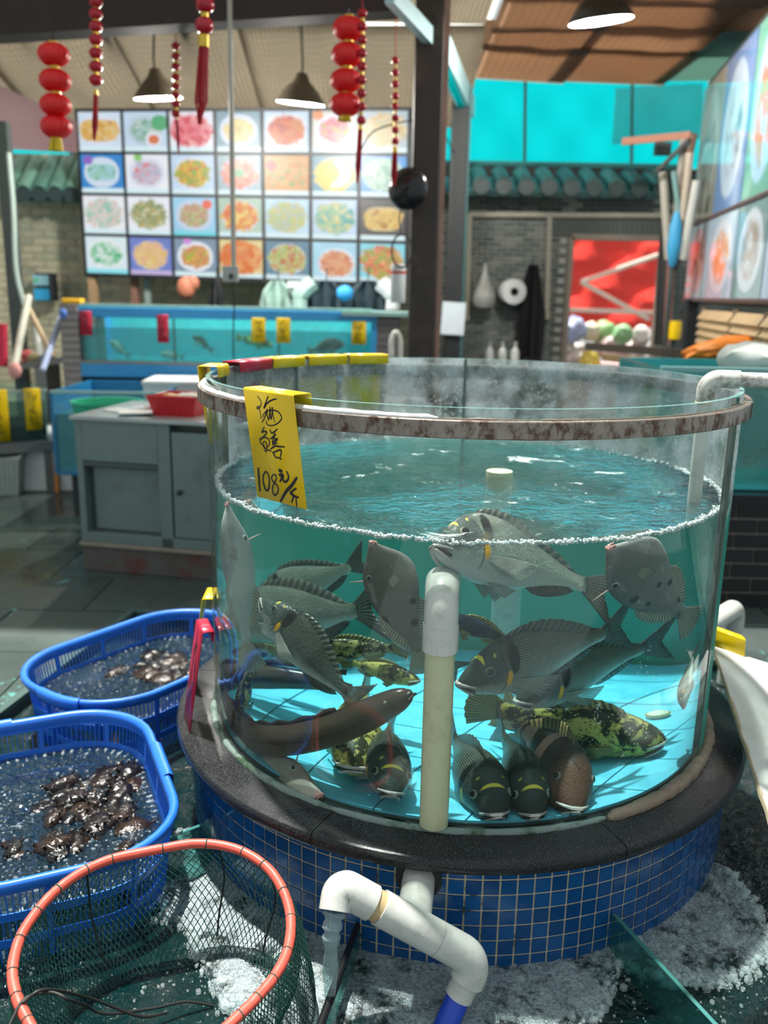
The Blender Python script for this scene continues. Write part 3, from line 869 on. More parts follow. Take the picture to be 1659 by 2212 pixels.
def m_file(name, a=(0.085, 0.075, 0.065), b=(0.30, 0.285, 0.26), spots=True, silver=0.0):
    n = NT(name); x = n.xyz(n.coord('UV')); u, v = x[0], x[1]
    k = n.noise(14, 5, rough=0.6, dist=0.4)
    c = n.mix(n.math('ADD', n.math('MULTIPLY', k, 0.55), n.math('MULTIPLY', n.math('SUBTRACT', 1.0, v), 0.5), clamp=True), a, b)
    st = n.sstep(n.noise(50, 3, v=n.map(n.coord(), scale=(0.35, 1, 1.2))), 0.55, 0.7)
    c = n.mix(n.math('MULTIPLY', st, 0.3), c, (0.6, 0.6, 0.56))
    if spots:
        d = n.voro(17)
        c = n.mix(n.math('MULTIPLY', n.math('SUBTRACT', 1.0, n.sstep(d, 0.16, 0.24)), n.math('MULTIPLY', n.sstep(u, 0.4, 0.5), 0.8)), c, (0.02, 0.022, 0.024))
    c = n.mix(n.math('MULTIPLY', n.math('SUBTRACT', 1.0, n.sstep(u, 0.0, 0.05)), 0.8), c, (0.62, 0.36, 0.33))
    return n.done(n.bsdf(c, 0.42, 0, n.bump(n.noise(220, 2), 0.15, 0.002), 0.15))
def m_snap(name):
    n = NT(name); x = n.xyz(n.coord('UV')); u, v = x[0], x[1]
    k = n.noise(20, 4)
    c = n.ramp(n.math('ADD', v, n.math('MULTIPLY', n.math('SUBTRACT', k, 0.5), 0.3)), [(0.0, (0.5, 0.46, 0.42)), (0.25, (0.2, 0.13, 0.10)), (0.6, (0.075, 0.048, 0.04)), (1.0, (0.035, 0.026, 0.024))])
    c = n.mix(n.math('MULTIPLY', n.math('SUBTRACT', 1.0, n.sstep(u, 0.1, 0.28)), 0.6), c, (0.24, 0.12, 0.075))
    g = n.math('SUBTRACT', 1.0, n.sstep(n.math('ABSOLUTE', n.math('SUBTRACT', u, n.math('SUBTRACT', 0.33, n.math('MULTIPLY', n.math('POWER', n.math('ABSOLUTE', n.math('SUBTRACT', v, 0.4)), 2.0), 0.5)))), 0.002, 0.008))
    c = n.mix(n.math('MULTIPLY', g, 0.6), c, (0.02, 0.015, 0.012))
    return n.done(n.bsdf(c, 0.38, 0, n.bump(n.voro(170), 0.3, 0.003), 0.15))
def m_fin(name, c, c2, tr=0.35, rays=2.2):
    n = NT(name); x = n.xyz(n.coord('UV'))
    w = n.wave(rays, v=n.comb(x[0], 0.0), dist=0.4)
    col = n.mix(w, c, c2)
    return n.done(n.mixs(n.math('MULTIPLY', n.math('SUBTRACT', 1.0, w), tr), n.bsdf(col, 0.35, 0, n.bump(w, 0.4, 0.003)), n.transp((0.85, 0.95, 0.95))))
M_EYE_W = plain('eye_silver', (0.24, 0.24, 0.18), 0.3)
M_EYE_D = plain('eye_dark', (0.06, 0.065, 0.05), 0.15)
M_EYE_P = plain('eye_pupil', (0.004, 0.004, 0.005), 0.05)
M_EYE_T = plain('eye_teal', (0.35, 0.55, 0.5), 0.2)
M_LIP = plain('lip_pale', (0.55, 0.5, 0.47), 0.35, 0, 0.2, 40)
M_LIP_P = plain('lip_pink', (0.66, 0.33, 0.3), 0.35, 0, 0.2, 40)
M_LIP_W = plain('lip_white', (0.8, 0.78, 0.72), 0.35, 0, 0.1, 40)
M_MOUTH = plain('mouth_dark', (0.03, 0.018, 0.016), 0.6)
FM = dict(bream=m_bream('bream_skin'), bream_dark=m_bream('bream_skin_dark', 0.42, 0.2), bream_dark2=m_bream('bream_skin_mid', 0.6, 0.3), bream_pale=m_bream('bream_skin_pale', 1.9, 0.35),
          grouper=m_grouper('grouper_skin'), grouper_dark=m_grouper('grouper_skin_dark', (0.36, 0.32, 0.12), (0.02, 0.024, 0.018), 0.56), grouper_yel=m_grouper('grouper_skin_yellow', (0.6, 0.5, 0.14), (0.04, 0.036, 0.014), 0.46),
          navy=m_grouper('grouper_skin_navy', (0.02, 0.04, 0.07), (0.006, 0.012, 0.02), 0.5, False),
          filef=m_file('filefish_skin'), filef_pale=m_file('filefish_skin_pale', (0.26, 0.23, 0.19), (0.55, 0.51, 0.44), False), filef_sp=m_file('filefish_skin_spotted', (0.09, 0.09, 0.085), (0.36, 0.38, 0.36), True), filef_sil=m_file('filefish_skin_silver', (0.28, 0.31, 0.3), (0.6, 0.66, 0.64), False), snap=m_snap('snapper_skin'))
FIN = dict(bream=m_fin('fin_bream', (0.035, 0.04, 0.036), (0.10, 0.10, 0.085), 0.4), grouper=m_fin('fin_grouper', (0.03, 0.03, 0.016), (0.42, 0.36, 0.12), 0.15),
           filef=m_fin('fin_filefish', (0.2, 0.2, 0.17), (0.5, 0.47, 0.36), 0.4), pale=m_fin('fin_pale', (0.12, 0.13, 0.12), (0.5, 0.5, 0.45), 0.85), snap=m_fin('fin_snapper', (0.05, 0.035, 0.02), (0.3, 0.2, 0.07), 0.15))
TK = [0, .03, .08, .16, .26, .40, .56, .76, .90, 1.0]
SPEC = dict(
  bream=dict(top=[-.005, .028, .07, .14, .192, .205, .175, .1, .052, .05], bot=[-.03, -.062, -.092, -.125, -.155, -.165, -.145, -.085, -.05, -.045],
             w=[.012, .034, .054, .074, .088, .088, .072, .036, .018, .010], eye=(.155, .62, .030), fork=.5, tail=.24, pect=(.30, .36, .27), dors=(.30, .90, .055), anal=(.60, .88, .05), lipt=.07),
  grouper=dict(top=[.014, .044, .076, .112, .145, .162, .15, .098, .066, .062], bot=[-.034, -.074, -.1, -.125, -.145, -.152, -.135, -.082, -.06, -.055],
             w=[.03, .062, .084, .1, .11, .106, .088, .05, .03, .014], eye=(.13, .72, .022), fork=.0, tail=.19, pect=(.32, .34, .16), dors=(.30, .90, .06), anal=(.64, .86, .06), lipt=.11),
  snap=dict(top=[-.01, .03, .085, .165, .215, .22, .19, .115, .06, .055], bot=[-.03, -.062, -.09, -.125, -.155, -.165, -.145, -.085, -.055, -.05],
             w=[.016, .045, .07, .092, .102, .098, .08, .042, .022, .012], eye=(.17, .66, .026), fork=.15, tail=.2, pect=(.34, .34, .22), dors=(.32, .90, .06), anal=(.62, .86, .06), lipt=.075),
  filef=dict(top=[.01, .03, .065, .125, .178, .195, .18, .11, .055, .05], bot=[-.012, -.04, -.09, -.175, -.235, -.23, -.18, -.1, -.055, -.05],
             w=[.012, .022, .032, .044, .052, .052, .044, .026, .015, .008], eye=(.255, .78, .022), fork=-.06, tail=.2, pect=(.31, .5, .09), dors=(.58, .88, .06), anal=(.56, .88, .06), lipt=.02))
fish_no = [0]
def make_fish(kind, label, snout, tail, up, skin, bend=0.0, vbend=0.0, fin=None, group=None, mouth=0.0, fat=1.0, cat='fish', name=None, eye=None, lip=None):
    S = SPEC[kind]
    snout, tail = Vector(snout), Vector(tail)
    tot = 1 + S['tail']
    chord = (snout - tail).length
    L = chord / tot * (1 + 0.03 * abs(bend) + 0.03 * abs(vbend))
    X = (snout - tail).normalized(); Z = Vector(up); Z = (Z - X * Z.dot(X)).normalized(); Y = Z.cross(X)
    M = Matrix(((X.x, Y.x, Z.x, snout.x), (X.y, Y.y, Z.y, snout.y), (X.z, Y.z, Z.z, snout.z), (0, 0, 0, 1)))
    root = thing(name or {'bream': 'sea_bream', 'grouper': 'grouper', 'snap': 'snapper', 'filef': 'filefish'}[kind], label, cat, M=M, group=group)
    fish_no[0] += 1; sd = fish_no[0]
    ft, fb, fw = sm(TK, S['top']), sm(TK, S['bot']), sm(TK, S['w'])
    NB = 40; cx, cy, hd = [0.0], [0.0], [0.0]
    cz, hv = [0.0], [0.0]
    ds = tot / NB
    for i in range(NB):                                      # bent centre line
        t = (i + 0.5) / NB
        k = bend * 2 * min(1, max(0, (t - 0.15) / 0.6)); kv = vbend * 2 * min(1, max(0, (t - 0.1) / 0.6))
        hd.append(hd[-1] + k / NB); hv.append(hv[-1] + kv / NB)
        cx.append(cx[-1] - ds * math.cos(hd[-1]) * math.cos(hv[-1])); cy.append(cy[-1] + ds * math.sin(hd[-1])); cz.append(cz[-1] + ds * math.sin(hv[-1]))
    # turn so that the last point lies on the axis again
    e = Vector((cx[-1], cy[-1], cz[-1])); Rb = e.rotation_difference(Vector((-1, 0, 0))).to_matrix(); scl = tot / e.length
    def D(t, y, z):                                          # body space -> local space
        f = min(max(t / tot, 0), 1) * NB; i = min(int(f), NB - 1); a = f - i
        if t < 0: a = t / tot * NB; i = 0
        px, py, pz, h, hv_ = (lerp(q[i], q[i + 1], a) for q in (cx, cy, cz, hd, hv))
        v = Vector((px + y * math.sin(h) + z * math.sin(hv_), py + y * math.cos(h), pz + z * math.cos(hv_)))
        return (Rb @ v) * (L)
    def S3(t, th):                                           # point on the skin, th from belly 0 to back pi
        T, B, w = ft(t), fb(t), fw(t) * fat
        c, h = (T + B) / 2, (T - B) / 2
        s = math.sin(th)
        y = w * (abs(s) ** 0.85) * (1 if s >= 0 else -1) * (1 - 0.18 * max(0, -math.cos(th)) ** 2)
        return t, y, c - h * math.cos(th)
    # body
    NR, NS = 34, 24
    ts = [0.0] + [(i / (NR - 1)) ** 1.25 for i in range(1, NR)]
    verts, uvs, fs = [], [], []
    for t in ts:
        for k in range(NS):
            th = 2 * PI * k / NS
            verts.append(D(*S3(t, th))); uvs.append((t, 1 - abs(1 - th / PI)))
    for i in range(NR - 1):
        for k in range(NS): l = (k + 1) % NS; fs.append((i * NS + k, i * NS + l, (i + 1) * NS + l, (i + 1) * NS + k))
    T0 = ft(0); B0 = fb(0)
    verts.append(D(-0.006, 0, (T0 + B0) / 2)); uvs.append((0, .5)); ci = len(verts) - 1
    for k in range(NS): fs.append((k, ci, (k + 1) % NS))
    fs.append(tuple((NR - 1) * NS + k for k in range(NS)))
    me = bpy.data.meshes.new('body'); me.from_pydata([tuple(v) for v in verts], [], fs); me.materials.append(FM[skin])
    ul = me.uv_layers.new(name='UVMap')
    for lp in me.loops: ul.data[lp.index].uv = uvs[lp.vertex_index]
    bb_ = bmesh.new(); bb_.from_mesh(me); bmesh.ops.recalc_face_normals(bb_, faces=bb_.faces); bb_.to_mesh(me); bb_.free()
    me.shade_smooth()
    o = bpy.data.objects.new('body', me); COL.objects.link(o); o.parent = root
    if snout.length < 1.4 and math.hypot(snout.x, snout.y) < RW:          # keep the whole body inside the glass and above the tank floor
        for _ in range(6):
            W = [M @ v.co for v in me.vertices]; far = max(W, key=lambda q: q.x * q.x + q.y * q.y); ex = math.hypot(far.x, far.y) - (RW - 0.004)
            lowz = min(q.z for q in W) - (ZFLR + 0.001); sh = Vector((0, 0, 0))
            if ex > 0: sh -= Vector((far.x, far.y, 0)).normalized() * ex
            if lowz < 0: sh.z -= lowz
            if sh.length < 1e-4: break
            M = Matrix.Translation(sh) @ M
        root.matrix_world = M; MAT[root.name] = M.copy()
    # fins
    fm = FIN[fin or kind]
    def fin_mesh(nm, base, tip, mat, seg=3, jag=0.0):
        N = len(base); v, uv, f = [], [], []
        th = 0.0022 / L
        for sgn in (1, -1):
            for i in range(N):
                for j in range(seg + 1):
                    a = j / seg
                    b0, b1 = Vector(base[i]), Vector(tip[i])
                    q = b0.lerp(b1, a)
                    if jag and j == seg and i % 2: q = b0.lerp(b1, 1 - jag)
                    off = th * (1 - 0.7 * a) * sgn
                    v.append(D(q[0], q[1] + off, q[2])); uv.append((i / (N - 1) * 2, a))
        H = N * (seg + 1)
        for i in range(N - 1):
            for j in range(seg):
                a = i * (seg + 1) + j; q = (a, a + 1, a + seg + 2, a + seg + 1)
                f.append(q); f.append(tuple(H + z for z in q[::-1]))
        for i in range(N - 1):
            a = i * (seg + 1) + seg; f.append((a, a + H, a + H + seg + 1, a + seg + 1))
        for a in range(seg): f.append((a, a + H, a + H + 1, a + 1)); c = (N - 1) * (seg + 1) + a; f.append((c, c + 1, c + H + 1, c + H))
        me = bpy.data.meshes.new(nm); me.from_pydata([tuple(x) for x in v], [], f); me.materials.append(mat)
        ul = me.uv_layers.new(name='UVMap')
        for lp in me.loops: ul.data[lp.index].uv = uv[lp.vertex_index]
        me.shade_smooth()
        o = bpy.data.objects.new(nm, me); COL.objects.link(o); o.parent = root
        return o
    r = random.Random(sd)
    # tail
    n = 13; base, tip = [], []
    hh = (ft(1) - fb(1)) / 2; zc = (ft(1) + fb(1)) / 2
    for i in range(n):
        a = -1 + 2 * i / (n - 1)
        base.append((0.975, 0, zc + a * hh * 0.92))
        ln = S['tail'] * (1 - S['fork'] * (1 - abs(a)) ** 1.0 - (0.25 * a * a if S['fork'] <= 0 else 0)); sp = (hh * 1.2 + S['tail'] * (0.62 if S['fork'] > 0.2 else 0.45))
        tip.append((1.0 + ln, 0, zc + a * sp))
    fin_mesh('tail_fin', base, tip, fm, 4, 0.03)
    # dorsal and anal
    t0, t1, hgt = S['dors']; n = 19; base, tip = [], []
    for i in range(n):
        a = i / (n - 1); t = lerp(t0, t1, a); prof = math.sin(PI * min(1, a * 1.0 + 0.08)) ** 0.6 if kind != 'filef' else math.sin(PI * (a * 0.9 + 0.05)) ** 0.7
        base.append((t, 0, ft(t) - 0.008)); tip.append((t + 0.035 + 0.02 * a, 0, ft(t) + hgt * prof * (0.9 if i % 2 else 1.05)))
    fin_mesh('dorsal_fin', base, tip, fm, 2)
    t0, t1, hgt = S['anal']; n = 11; base, tip = [], []
    for i in range(n):
        a = i / (n - 1); t = lerp(t0, t1, a); prof = math.sin(PI * (a * 0.9 + 0.08)) ** 0.6
        base.append((t, 0, fb(t) + 0.008)); tip.append((t + 0.05, 0, fb(t) - hgt * prof))
    fin_mesh('anal_fin', base, tip, fm, 2)
    if kind == 'filef':
        m = MB(); b0 = D(0.275, 0, ft(0.275) - .01); b1 = D(0.235, 0, ft(0.26) + 0.11)
        m.tube([b0, b0.lerp(b1, .5), b1], [0.006 * L, 0.005 * L, 0.0015 * L], 6); o = m.build('dorsal_spine', FM[skin], root, smooth=True, local=True)
    # paired fins
    pt, pv, pl = S['pect']
    for sgn in (1, -1):
        n = 9; base, tip = [], []
        for i in range(n):
            a = -1 + 2 * i / (n - 1); th = (pv + 0.045 * a) * PI
            _, y, z = S3(pt + 0.01 * a, th)
            base.append((pt + 0.01 * a, sgn * (y - 0.004), z))
            ln = pl * (1 - 0.45 * ((1 - a) / 2) ** 1.2)
            tip.append((pt + ln, sgn * (y + pl * 0.2), z - pl * (0.24 - 0.13 * a)))
        fin_mesh('pectoral_fin', base, tip, FIN['pale'] if kind in ('bream',) else fm, 3)
        if kind != 'filef':
            n = 6; base, tip = [], []
            for i in range(n):
                a = i / (n - 1); t = pt + 0.02 + 0.05 * a
                base.append((t, sgn * 0.02, fb(t) + 0.012)); tip.append((t + 0.10 + 0.02 * a, sgn * (0.035 + 0.02 * a), fb(t) - 0.075 + 0.05 * a))
            fin_mesh('pelvic_fin', base, tip, FIN['pale'] if kind == 'bream' else fm, 2)
    # eyes
    et, ev, er = S['eye']
    for sgn in (1, -1):
        t, y, z = S3(et, ev * PI)
        pc = D(t, sgn * y, z); q1_, q2_ = S3(t + .02, ev * PI), S3(t, ev * PI + .08)
        oy = (D(q1_[0], sgn * q1_[1], q1_[2]) - pc).cross(D(q2_[0], sgn * q2_[1], q2_[2]) - pc).normalized()
        if oy.dot(pc - D(t, 0, z - .02)) < 0: oy = -oy
        c = pc - oy * er * L * 0.18
        m = MB(); m.lathe([(er * L * math.cos(q), er * L * 0.62 * math.sin(q)) for q in [PI / 2 * i / 6 for i in range(7)]], c, 18, axis=oy)
        eo = m.build('eye', eye or (M_EYE_T if kind == 'filef' else M_EYE_W if kind != 'grouper' else M_EYE_D), root, smooth=True, local=True)
        m = MB(); m.lathe([(er * L * 0.72 * math.cos(q), er * L * 0.24 * math.sin(q)) for q in [PI / 2 * i / 5 for i in range(6)]], c + oy * er * L * 0.46, 16, axis=oy)
        pz = m.build('pupil', M_EYE_P, eo, smooth=True, local=True)
    # mouth: dark gap between two lips wrapped round the snout
    lt = S['lipt']; lm = lip or (M_LIP_P if kind == 'filef' else M_LIP)
    def lip_path(th, out):
        P = []
        for i in range(15):
            s = -1 + 2 * i / 14
            t = 0.004 + lt * abs(s) ** 1.5; q = th * PI - 0.34 * abs(s) ** 1.2
            tt, y, z = S3(t, q)
            P.append(D(tt - out * (1 - abs(s)), (y + out * abs(s)) * (1 if s >= 0 else -1), z - 0.02 * abs(s)))
        return P
    thick = (0.013 if kind != 'filef' else 0.010) * L
    tp = [thick * (1 - 0.55 * abs(-1 + 2 * i / 14)) for i in range(15)]
    m = MB(); m.tube(lip_path(0.60, 0.004), tp, 8); m.build('upper_lip', lm, root, smooth=True, local=True)
    m = MB(); m.tube(lip_path(0.34 - mouth, 0.0 + mouth * .03), [q * 1.1 for q in tp], 8); m.build('lower_lip', lm, root, smooth=True, local=True)
    m = MB(); m.tube(lip_path(0.47 - mouth / 2, -0.002), [q * (1.15 + mouth * 3) for q in tp], 8); m.build('mouth_gap', M_MOUTH, root, smooth=True, local=True)
    return root

R_, U_ = Vector(_X), Vector(_U)
ZUP = Vector((0, 0, 1))
def fl(px, py, z): return WF(px, py, z)
def deeper(px, py, head_px, z, extra):           # a point on the sight line, a set way further back than the head
    a, b = 0.0, 1.6
    for _ in range(40):
        m = (a + b) / 2
        if WP(*head_px, m).z > z: a = m
        else: b = m
    return WP(px, py, a + extra)

make_fish('bream', 'dark sea bream swimming head-up over the eel, tail across it', WP(566, 1292, 0.17), WP(796, 1532, 0.075), R_ * 0.7 + U_ * 0.4 - Vector(_F) * 0.55, 'bream_dark', 0.25, 0.35)
make_fish('bream', 'sea bream behind the head-up bream at left, tail toward the filefish', WP(484, 1326, 0.40), WP(832, 1312, 0.36), ZUP + R_ * .1, 'bream', 0.1)
make_fish('bream', 'faint pale sea bream far back in the water at left', WP(560, 1290, 0.62), WP(806, 1205, 0.60), ZUP, 'bream_pale', -0.15)
make_fish('bream', 'sea bream in the middle right with black shoulder patch, facing left', WP(990, 1473, 0.10), WP(1372, 1338, 0.30), ZUP + R_ * 0.25, 'bream', -0.2, 0.0, mouth=0.02, fat=1.1)
make_fish('bream', 'lower sea bream half hidden behind the middle right bream', WP(1116, 1512, 0.27), WP(1466, 1372, 0.40), ZUP + R_ * 0.3, 'bream', 0.1)
make_fish('bream', 'pale-bellied sea bream with its mouth at the water surface', WP(934, 1176, 0.07), WP(1342, 1303, 0.24), Vector((0.25, 0.75, 0.75)), 'bream_pale', 0.1, -0.35, mouth=0.02, fat=1.15)
make_fish('bream', 'dark sea bream facing out just left of the upright pipe', fl(848, 1712, 0.385), deeper(862, 1556, (848, 1712), 0.385, 0.46), ZUP + R_ * 0.12, 'bream_dark', 0.4, fat=1.6, mouth=0.02)
make_fish('bream', 'sea bream resting on the tank floor just right of the upright pipe', fl(1076, 1756, 0.385), deeper(965, 1555, (1076, 1756), 0.385, 0.48), ZUP, 'bream_dark2', 0.1, 0.1, fat=1.65, mouth=0.02)
make_fish('bream', 'dark sea bream on the tank floor beside the brown snapper', fl(1156, 1758, 0.385), deeper(1062, 1548, (1156, 1758), 0.385, 0.48), ZUP, 'bream_dark', -0.1, 0.1, fat=1.55, mouth=0.05)
make_fish('snap', 'brown snapper with white-lipped mouth on the tank floor', fl(1247, 1742, 0.375), deeper(1075, 1525, (1247, 1742), 0.375, 0.52), ZUP + R_ * 0.25, 'snap', -0.25, 0.1, fat=1.4, mouth=0.06, lip=M_LIP_W)
make_fish('grouper', 'yellow and black blotched grouper on the floor facing right', WP(1434, 1636, 0.24), WP(1005, 1552, 0.46), ZUP, 'grouper', 0.2, fat=1.1, mouth=0.02)
make_fish('grouper', 'yellow-faced grouper facing out under the eel', fl(768, 1658, 0.37), deeper(800, 1470, (768, 1658), 0.37, 0.50), ZUP, 'grouper_yel', 0.2, fat=1.4)
make_fish('grouper', 'blotched grouper at the lower left behind the bend of the eel', fl(512, 1545, 0.375), deeper(548, 1425, (512, 1545), 0.375, 0.30), ZUP, 'grouper_dark', -0.3, fat=1.05)
make_fish('grouper', 'dark mottled grouper crossing behind the head-up bream', WP(655, 1405, 0.46), WP(885, 1400, 0.52), ZUP, 'grouper_dark', 0.1)
make_fish('grouper', 'spotted grouper low behind the tail of the head-up bream', WP(905, 1470, 0.5), WP(735, 1425, 0.56), ZUP, 'grouper_yel', 0.1)
make_fish('grouper', 'mottled grouper at far left below the second bream', WP(500, 1410, 0.42), WP(640, 1400, 0.60), ZUP, 'grouper_dark', 0.1)
make_fish('grouper', 'dark navy grouper behind the pipe elbow', WP(950, 1330, 0.42), WP(1125, 1395, 0.44), ZUP, 'navy', 0.1)
make_fish('bream', 'sea bream mostly hidden behind the head-up filefish', WP(834, 1350, 0.36), WP(1006, 1455, 0.42), ZUP, 'bream_pale', 0.1, lip=M_LIP_W)
make_fish('filef', 'grey filefish hanging head-up, pink snout at the waterline', WP(800, 1170, 0.045), WP(925, 1450, 0.12), -R_ * 0.9 - U_ * 0.4, 'filef', 0.1)
make_fish('filef', 'spotted grey filefish hanging head-up at the right', WP(1312, 1184, 0.05), WP(1502, 1352, 0.10), -R_ * 0.75 - U_ * 0.65, 'filef_sp', -0.1)
make_fish('filef', 'pale brown filefish lying on the floor below the eel', fl(694, 1716, 0.338), WP(500, 1640, 0.06), ZUP + Vector((0, .5, 0)), 'filef_pale', 0.2, fat=1.5)
make_fish('filef', 'silvery filefish upright along the left wall of the tank', WP(486, 1085, 0.10), WP(535, 1450, 0.14), R_ + Vector((0, .3, 0)), 'filef_sil', 0.1)
make_fish('bream', 'small-looking sea bream head-down against the right wall', WP(1474, 1532, 0.07), WP(1500, 1392, 0.20), Vector((-0.2, 0.8, 0.5)), 'bream', 0.1, lip=M_LIP_P, fat=1.4)

# ------------------------------------------------------------------ eel
def make_eel():
    ctrl = [WP(890, 1496, 0.10), WP(800, 1541, 0.09), WP(700, 1582, 0.07), WP(600, 1600, 0.05), WP(530, 1588, 0.045), WP(487, 1545, 0.07), WP(474, 1495, 0.12), WP(495, 1462, 0.30), WP(580, 1462, 0.40), WP(680, 1472, 0.45), WP(760, 1488, 0.48)]
    pts = curve_pts(ctrl, 90); N = len(pts)
    for p in pts:
        r = math.hypot(p.x, p.y); k = min(1, (RW - 0.042) / r); p.x *= k; p.y *= k; p.z = max(p.z, ZFLR + 0.042)
    root = thing('conger_eel', 'long brown eel curving along the left glass of the tank', 'eel', pts[0])
    n = NT('eel_skin'); x = n.xyz(n.coord('UV'))
    c = n.ramp(n.math('ADD', x[1], n.math('MULTIPLY', n.math('SUBTRACT', n.noise(12, 4), 0.5), 0.25)), [(0.0, (0.24, 0.2, 0.14)), (0.4, (0.10, 0.08, 0.055)), (0.75, (0.075, 0.052, 0.038)), (1.0, (0.03, 0.02, 0.017))])
    line = n.math('SUBTRACT', 1.0, n.sstep(n.math('ABSOLUTE', n.math('SUBTRACT', x[1], 0.48)), 0.008, 0.02))
    c = n.mix(n.math('MULTIPLY', line, 0.5), c, (0.02, 0.018, 0.016))
    skin = n.done(n.bsdf(c, 0.25, 0, n.bump(n.noise(70, 3), 0.1, 0.003), 0.2))
    verts, uvs, fs = [], [], []; NS = 18
    for i, p in enumerate(pts):
        d = (pts[min(i + 1, N - 1)] - pts[max(i - 1, 0)]).normalized()
        z = (ZUP - d * ZUP.dot(d)).normalized(); y = z.cross(d)
        f = i / (N - 1)
        r = 0.0395 * interp(f, [0, .012, .03, .06, .12, .5, .8, 1], [.2, .48, .68, .82, .96, 1.0, .85, .3])
        for k in range(NS):
            th = 2 * PI * k / NS
            verts.append(p + y * math.sin(th) * r * 0.86 - z * math.cos(th) * r); uvs.append((f, 1 - abs(1 - th / PI)))
    for i in range(N - 1):
        for k in range(NS): l = (k + 1) % NS; fs.append((i * NS + k, i * NS + l, (i + 1) * NS + l, (i + 1) * NS + k))
    fs.append(tuple(range(NS))); fs.append(tuple((N - 1) * NS + k for k in range(NS)))
    Mi = MAT[root.name].inverted()
    me = bpy.data.meshes.new('body'); me.from_pydata([tuple(Mi @ v) for v in verts], [], fs); me.materials.append(skin)
    ul = me.uv_layers.new(name='UVMap')
    for lp in me.loops: ul.data[lp.index].uv = uvs[lp.vertex_index]
    b = bmesh.new(); b.from_mesh(me); bmesh.ops.recalc_face_normals(b, faces=b.faces); b.to_mesh(me); b.free()
    me.shade_smooth(); o = bpy.data.objects.new('body', me); COL.objects.link(o); o.parent = root
    # low fin along the back
    m = MB(); strip = []
    for i in range(14, N - 2):
        d = (pts[i + 1] - pts[i - 1]).normalized(); z = (ZUP - d * ZUP.dot(d)).normalized()
        strip.append([pts[i] + z * 0.033, pts[i] + z * (0.047 + 0.003 * math.sin(i * 1.3))])
    m.grid(strip); f = m.build('dorsal_fin', plain('eel_fin', (0.03, 0.02, 0.018), 0.35), root, smooth=True, fix=False)
    md = f.modifiers.new('solid', 'SOLIDIFY'); md.thickness = 0.003
    d = (pts[0] - pts[4]).normalized(); z = (ZUP - d * ZUP.dot(d)).normalized(); y = z.cross(d)
    for s in (1, -1):
        c = pts[5] + y * s * 0.022 + z * 0.012
        m = MB(); m.ball(c, 0.0055, 2); m.build('eye', M_EYE_W, root, smooth=True)
        c = pts[1] + y * s * 0.010 + z * 0.004 + d * 0.004
        m = MB(); m.tube([c, c + d * 0.006 + z * 0.002], 0.0022, 6); m.build('nostril', M_LIP_W, root, smooth=True)
    m = MB(); m.tube([pts[1] - z * 0.006 + y * 0.02, pts[0] + d * 0.006 - z * 0.006, pts[1] - z * 0.006 - y * 0.02], 0.0025, 6); m.build('mouth', M_MOUTH, root, smooth=True)
make_eel()

# ------------------------------------------------------------------ rising air bubbles, air stone
m = MB()
for cx0, cy0, rx, ry, nn, s0 in ((1430, 1260, 55, 130, 170, 0.10), (1400, 1470, 45, 80, 60, 0.12), (1291, 1520, 9, 60, 40, 0.05), (878, 1440, 9, 50, 30, 0.05), (1345, 1650, 8, 40, 16, 0.05)):
    for _ in range(nn):
        px, py = cx0 + random.gauss(0, rx * 0.5), cy0 + random.uniform(-ry, ry) * random.random() ** .4
        if py < 1195: continue
        m.ball(WP(min(px, 1515), py, s0 + random.uniform(-.02, .06)), random.uniform(0.0008, 0.0026), 1)
tag(m.build('rising_air_bubbles', M_BUB, smooth=True), 'streams of small air bubbles rising through the tank water', 'bubbles', kind='stuff')
c = WF(1421, 1546, 0.316)
st = thing('air_stone', 'small pale air stone disc on the tank floor at right', 'air stone', c)
m = MB(); m.lathe([(0, 0.012), (0.014, 0.012), (0.02, 0.008), (0.022, 0.0), (0, 0.0)], c, 24); m.build('disc', plain('stone_pale', (0.75, 0.74, 0.6), 0.5), st, smooth=True)
m = MB(); m.lathe([(0.021, 0.004), (0.0235, 0.0045), (0.0235, 0.007), (0.021, 0.0075)], c, 24); m.build('rim', plain('brass', (0.5, 0.35, 0.08), 0.4), st, smooth=True)
# ================================================================== pool round the plinth, foam, baskets, net
def m_pool():
    n = NT('pool_water')
    p = n.geo('Position')
    h = n.math('ADD', n.noise(9, 5, v=p, dist=1.2), n.math('MULTIPLY', n.noise(38, 4, v=p, dist=0.8), 0.5))
    nm = n.bump(h, 0.7, 0.06)
    c = n.mix(n.noise(2.2, 4, v=p), (0.0006, 0.008, 0.008), (0.0025, 0.028, 0.027))
    return n.done(n.bsdf(c, 0.06, 0, nm, 0.5))
M_POOL = m_pool()
Z_FL = 0.03                                            # level of the paving
# the pool's straight left rim, along the paving
e0, e1 = PZ(0, 1548, Z_FL), PZ(112, 1462, Z_FL)
ed = (e1 - e0); ed.z = 0; ed.normalize()
q0 = e0 - ed * 1.6; q1 = e0 + ed * 2.2
right = Vector((ed.y, -ed.x, 0))
def pz_(v, z): return Vector((v.x, v.y, z))
C0, C1 = q0 + right * 5.2, q1 + right * 5.2
m = MB(); NX, NY = 90, 90; g = []
for i in range(NX + 1):
    row = []
    for j in range(NY + 1):
        p = q0.lerp(q1, i / NX).lerp(C0.lerp(C1, i / NX), j / NY)
        row.append((p.x, p.y, -0.004 + 0.006 * mnoise.noise((p.x * 6, p.y * 6, 0)) + 0.003 * mnoise.noise((p.x * 17, p.y * 17, 2))))
    g.append(row)
m.grid(g); pool = m.build('pool_water', M_POOL, smooth=True)
tag(pool, 'dark green water in the pool around the mosaic plinth', 'water', kind='stuff')

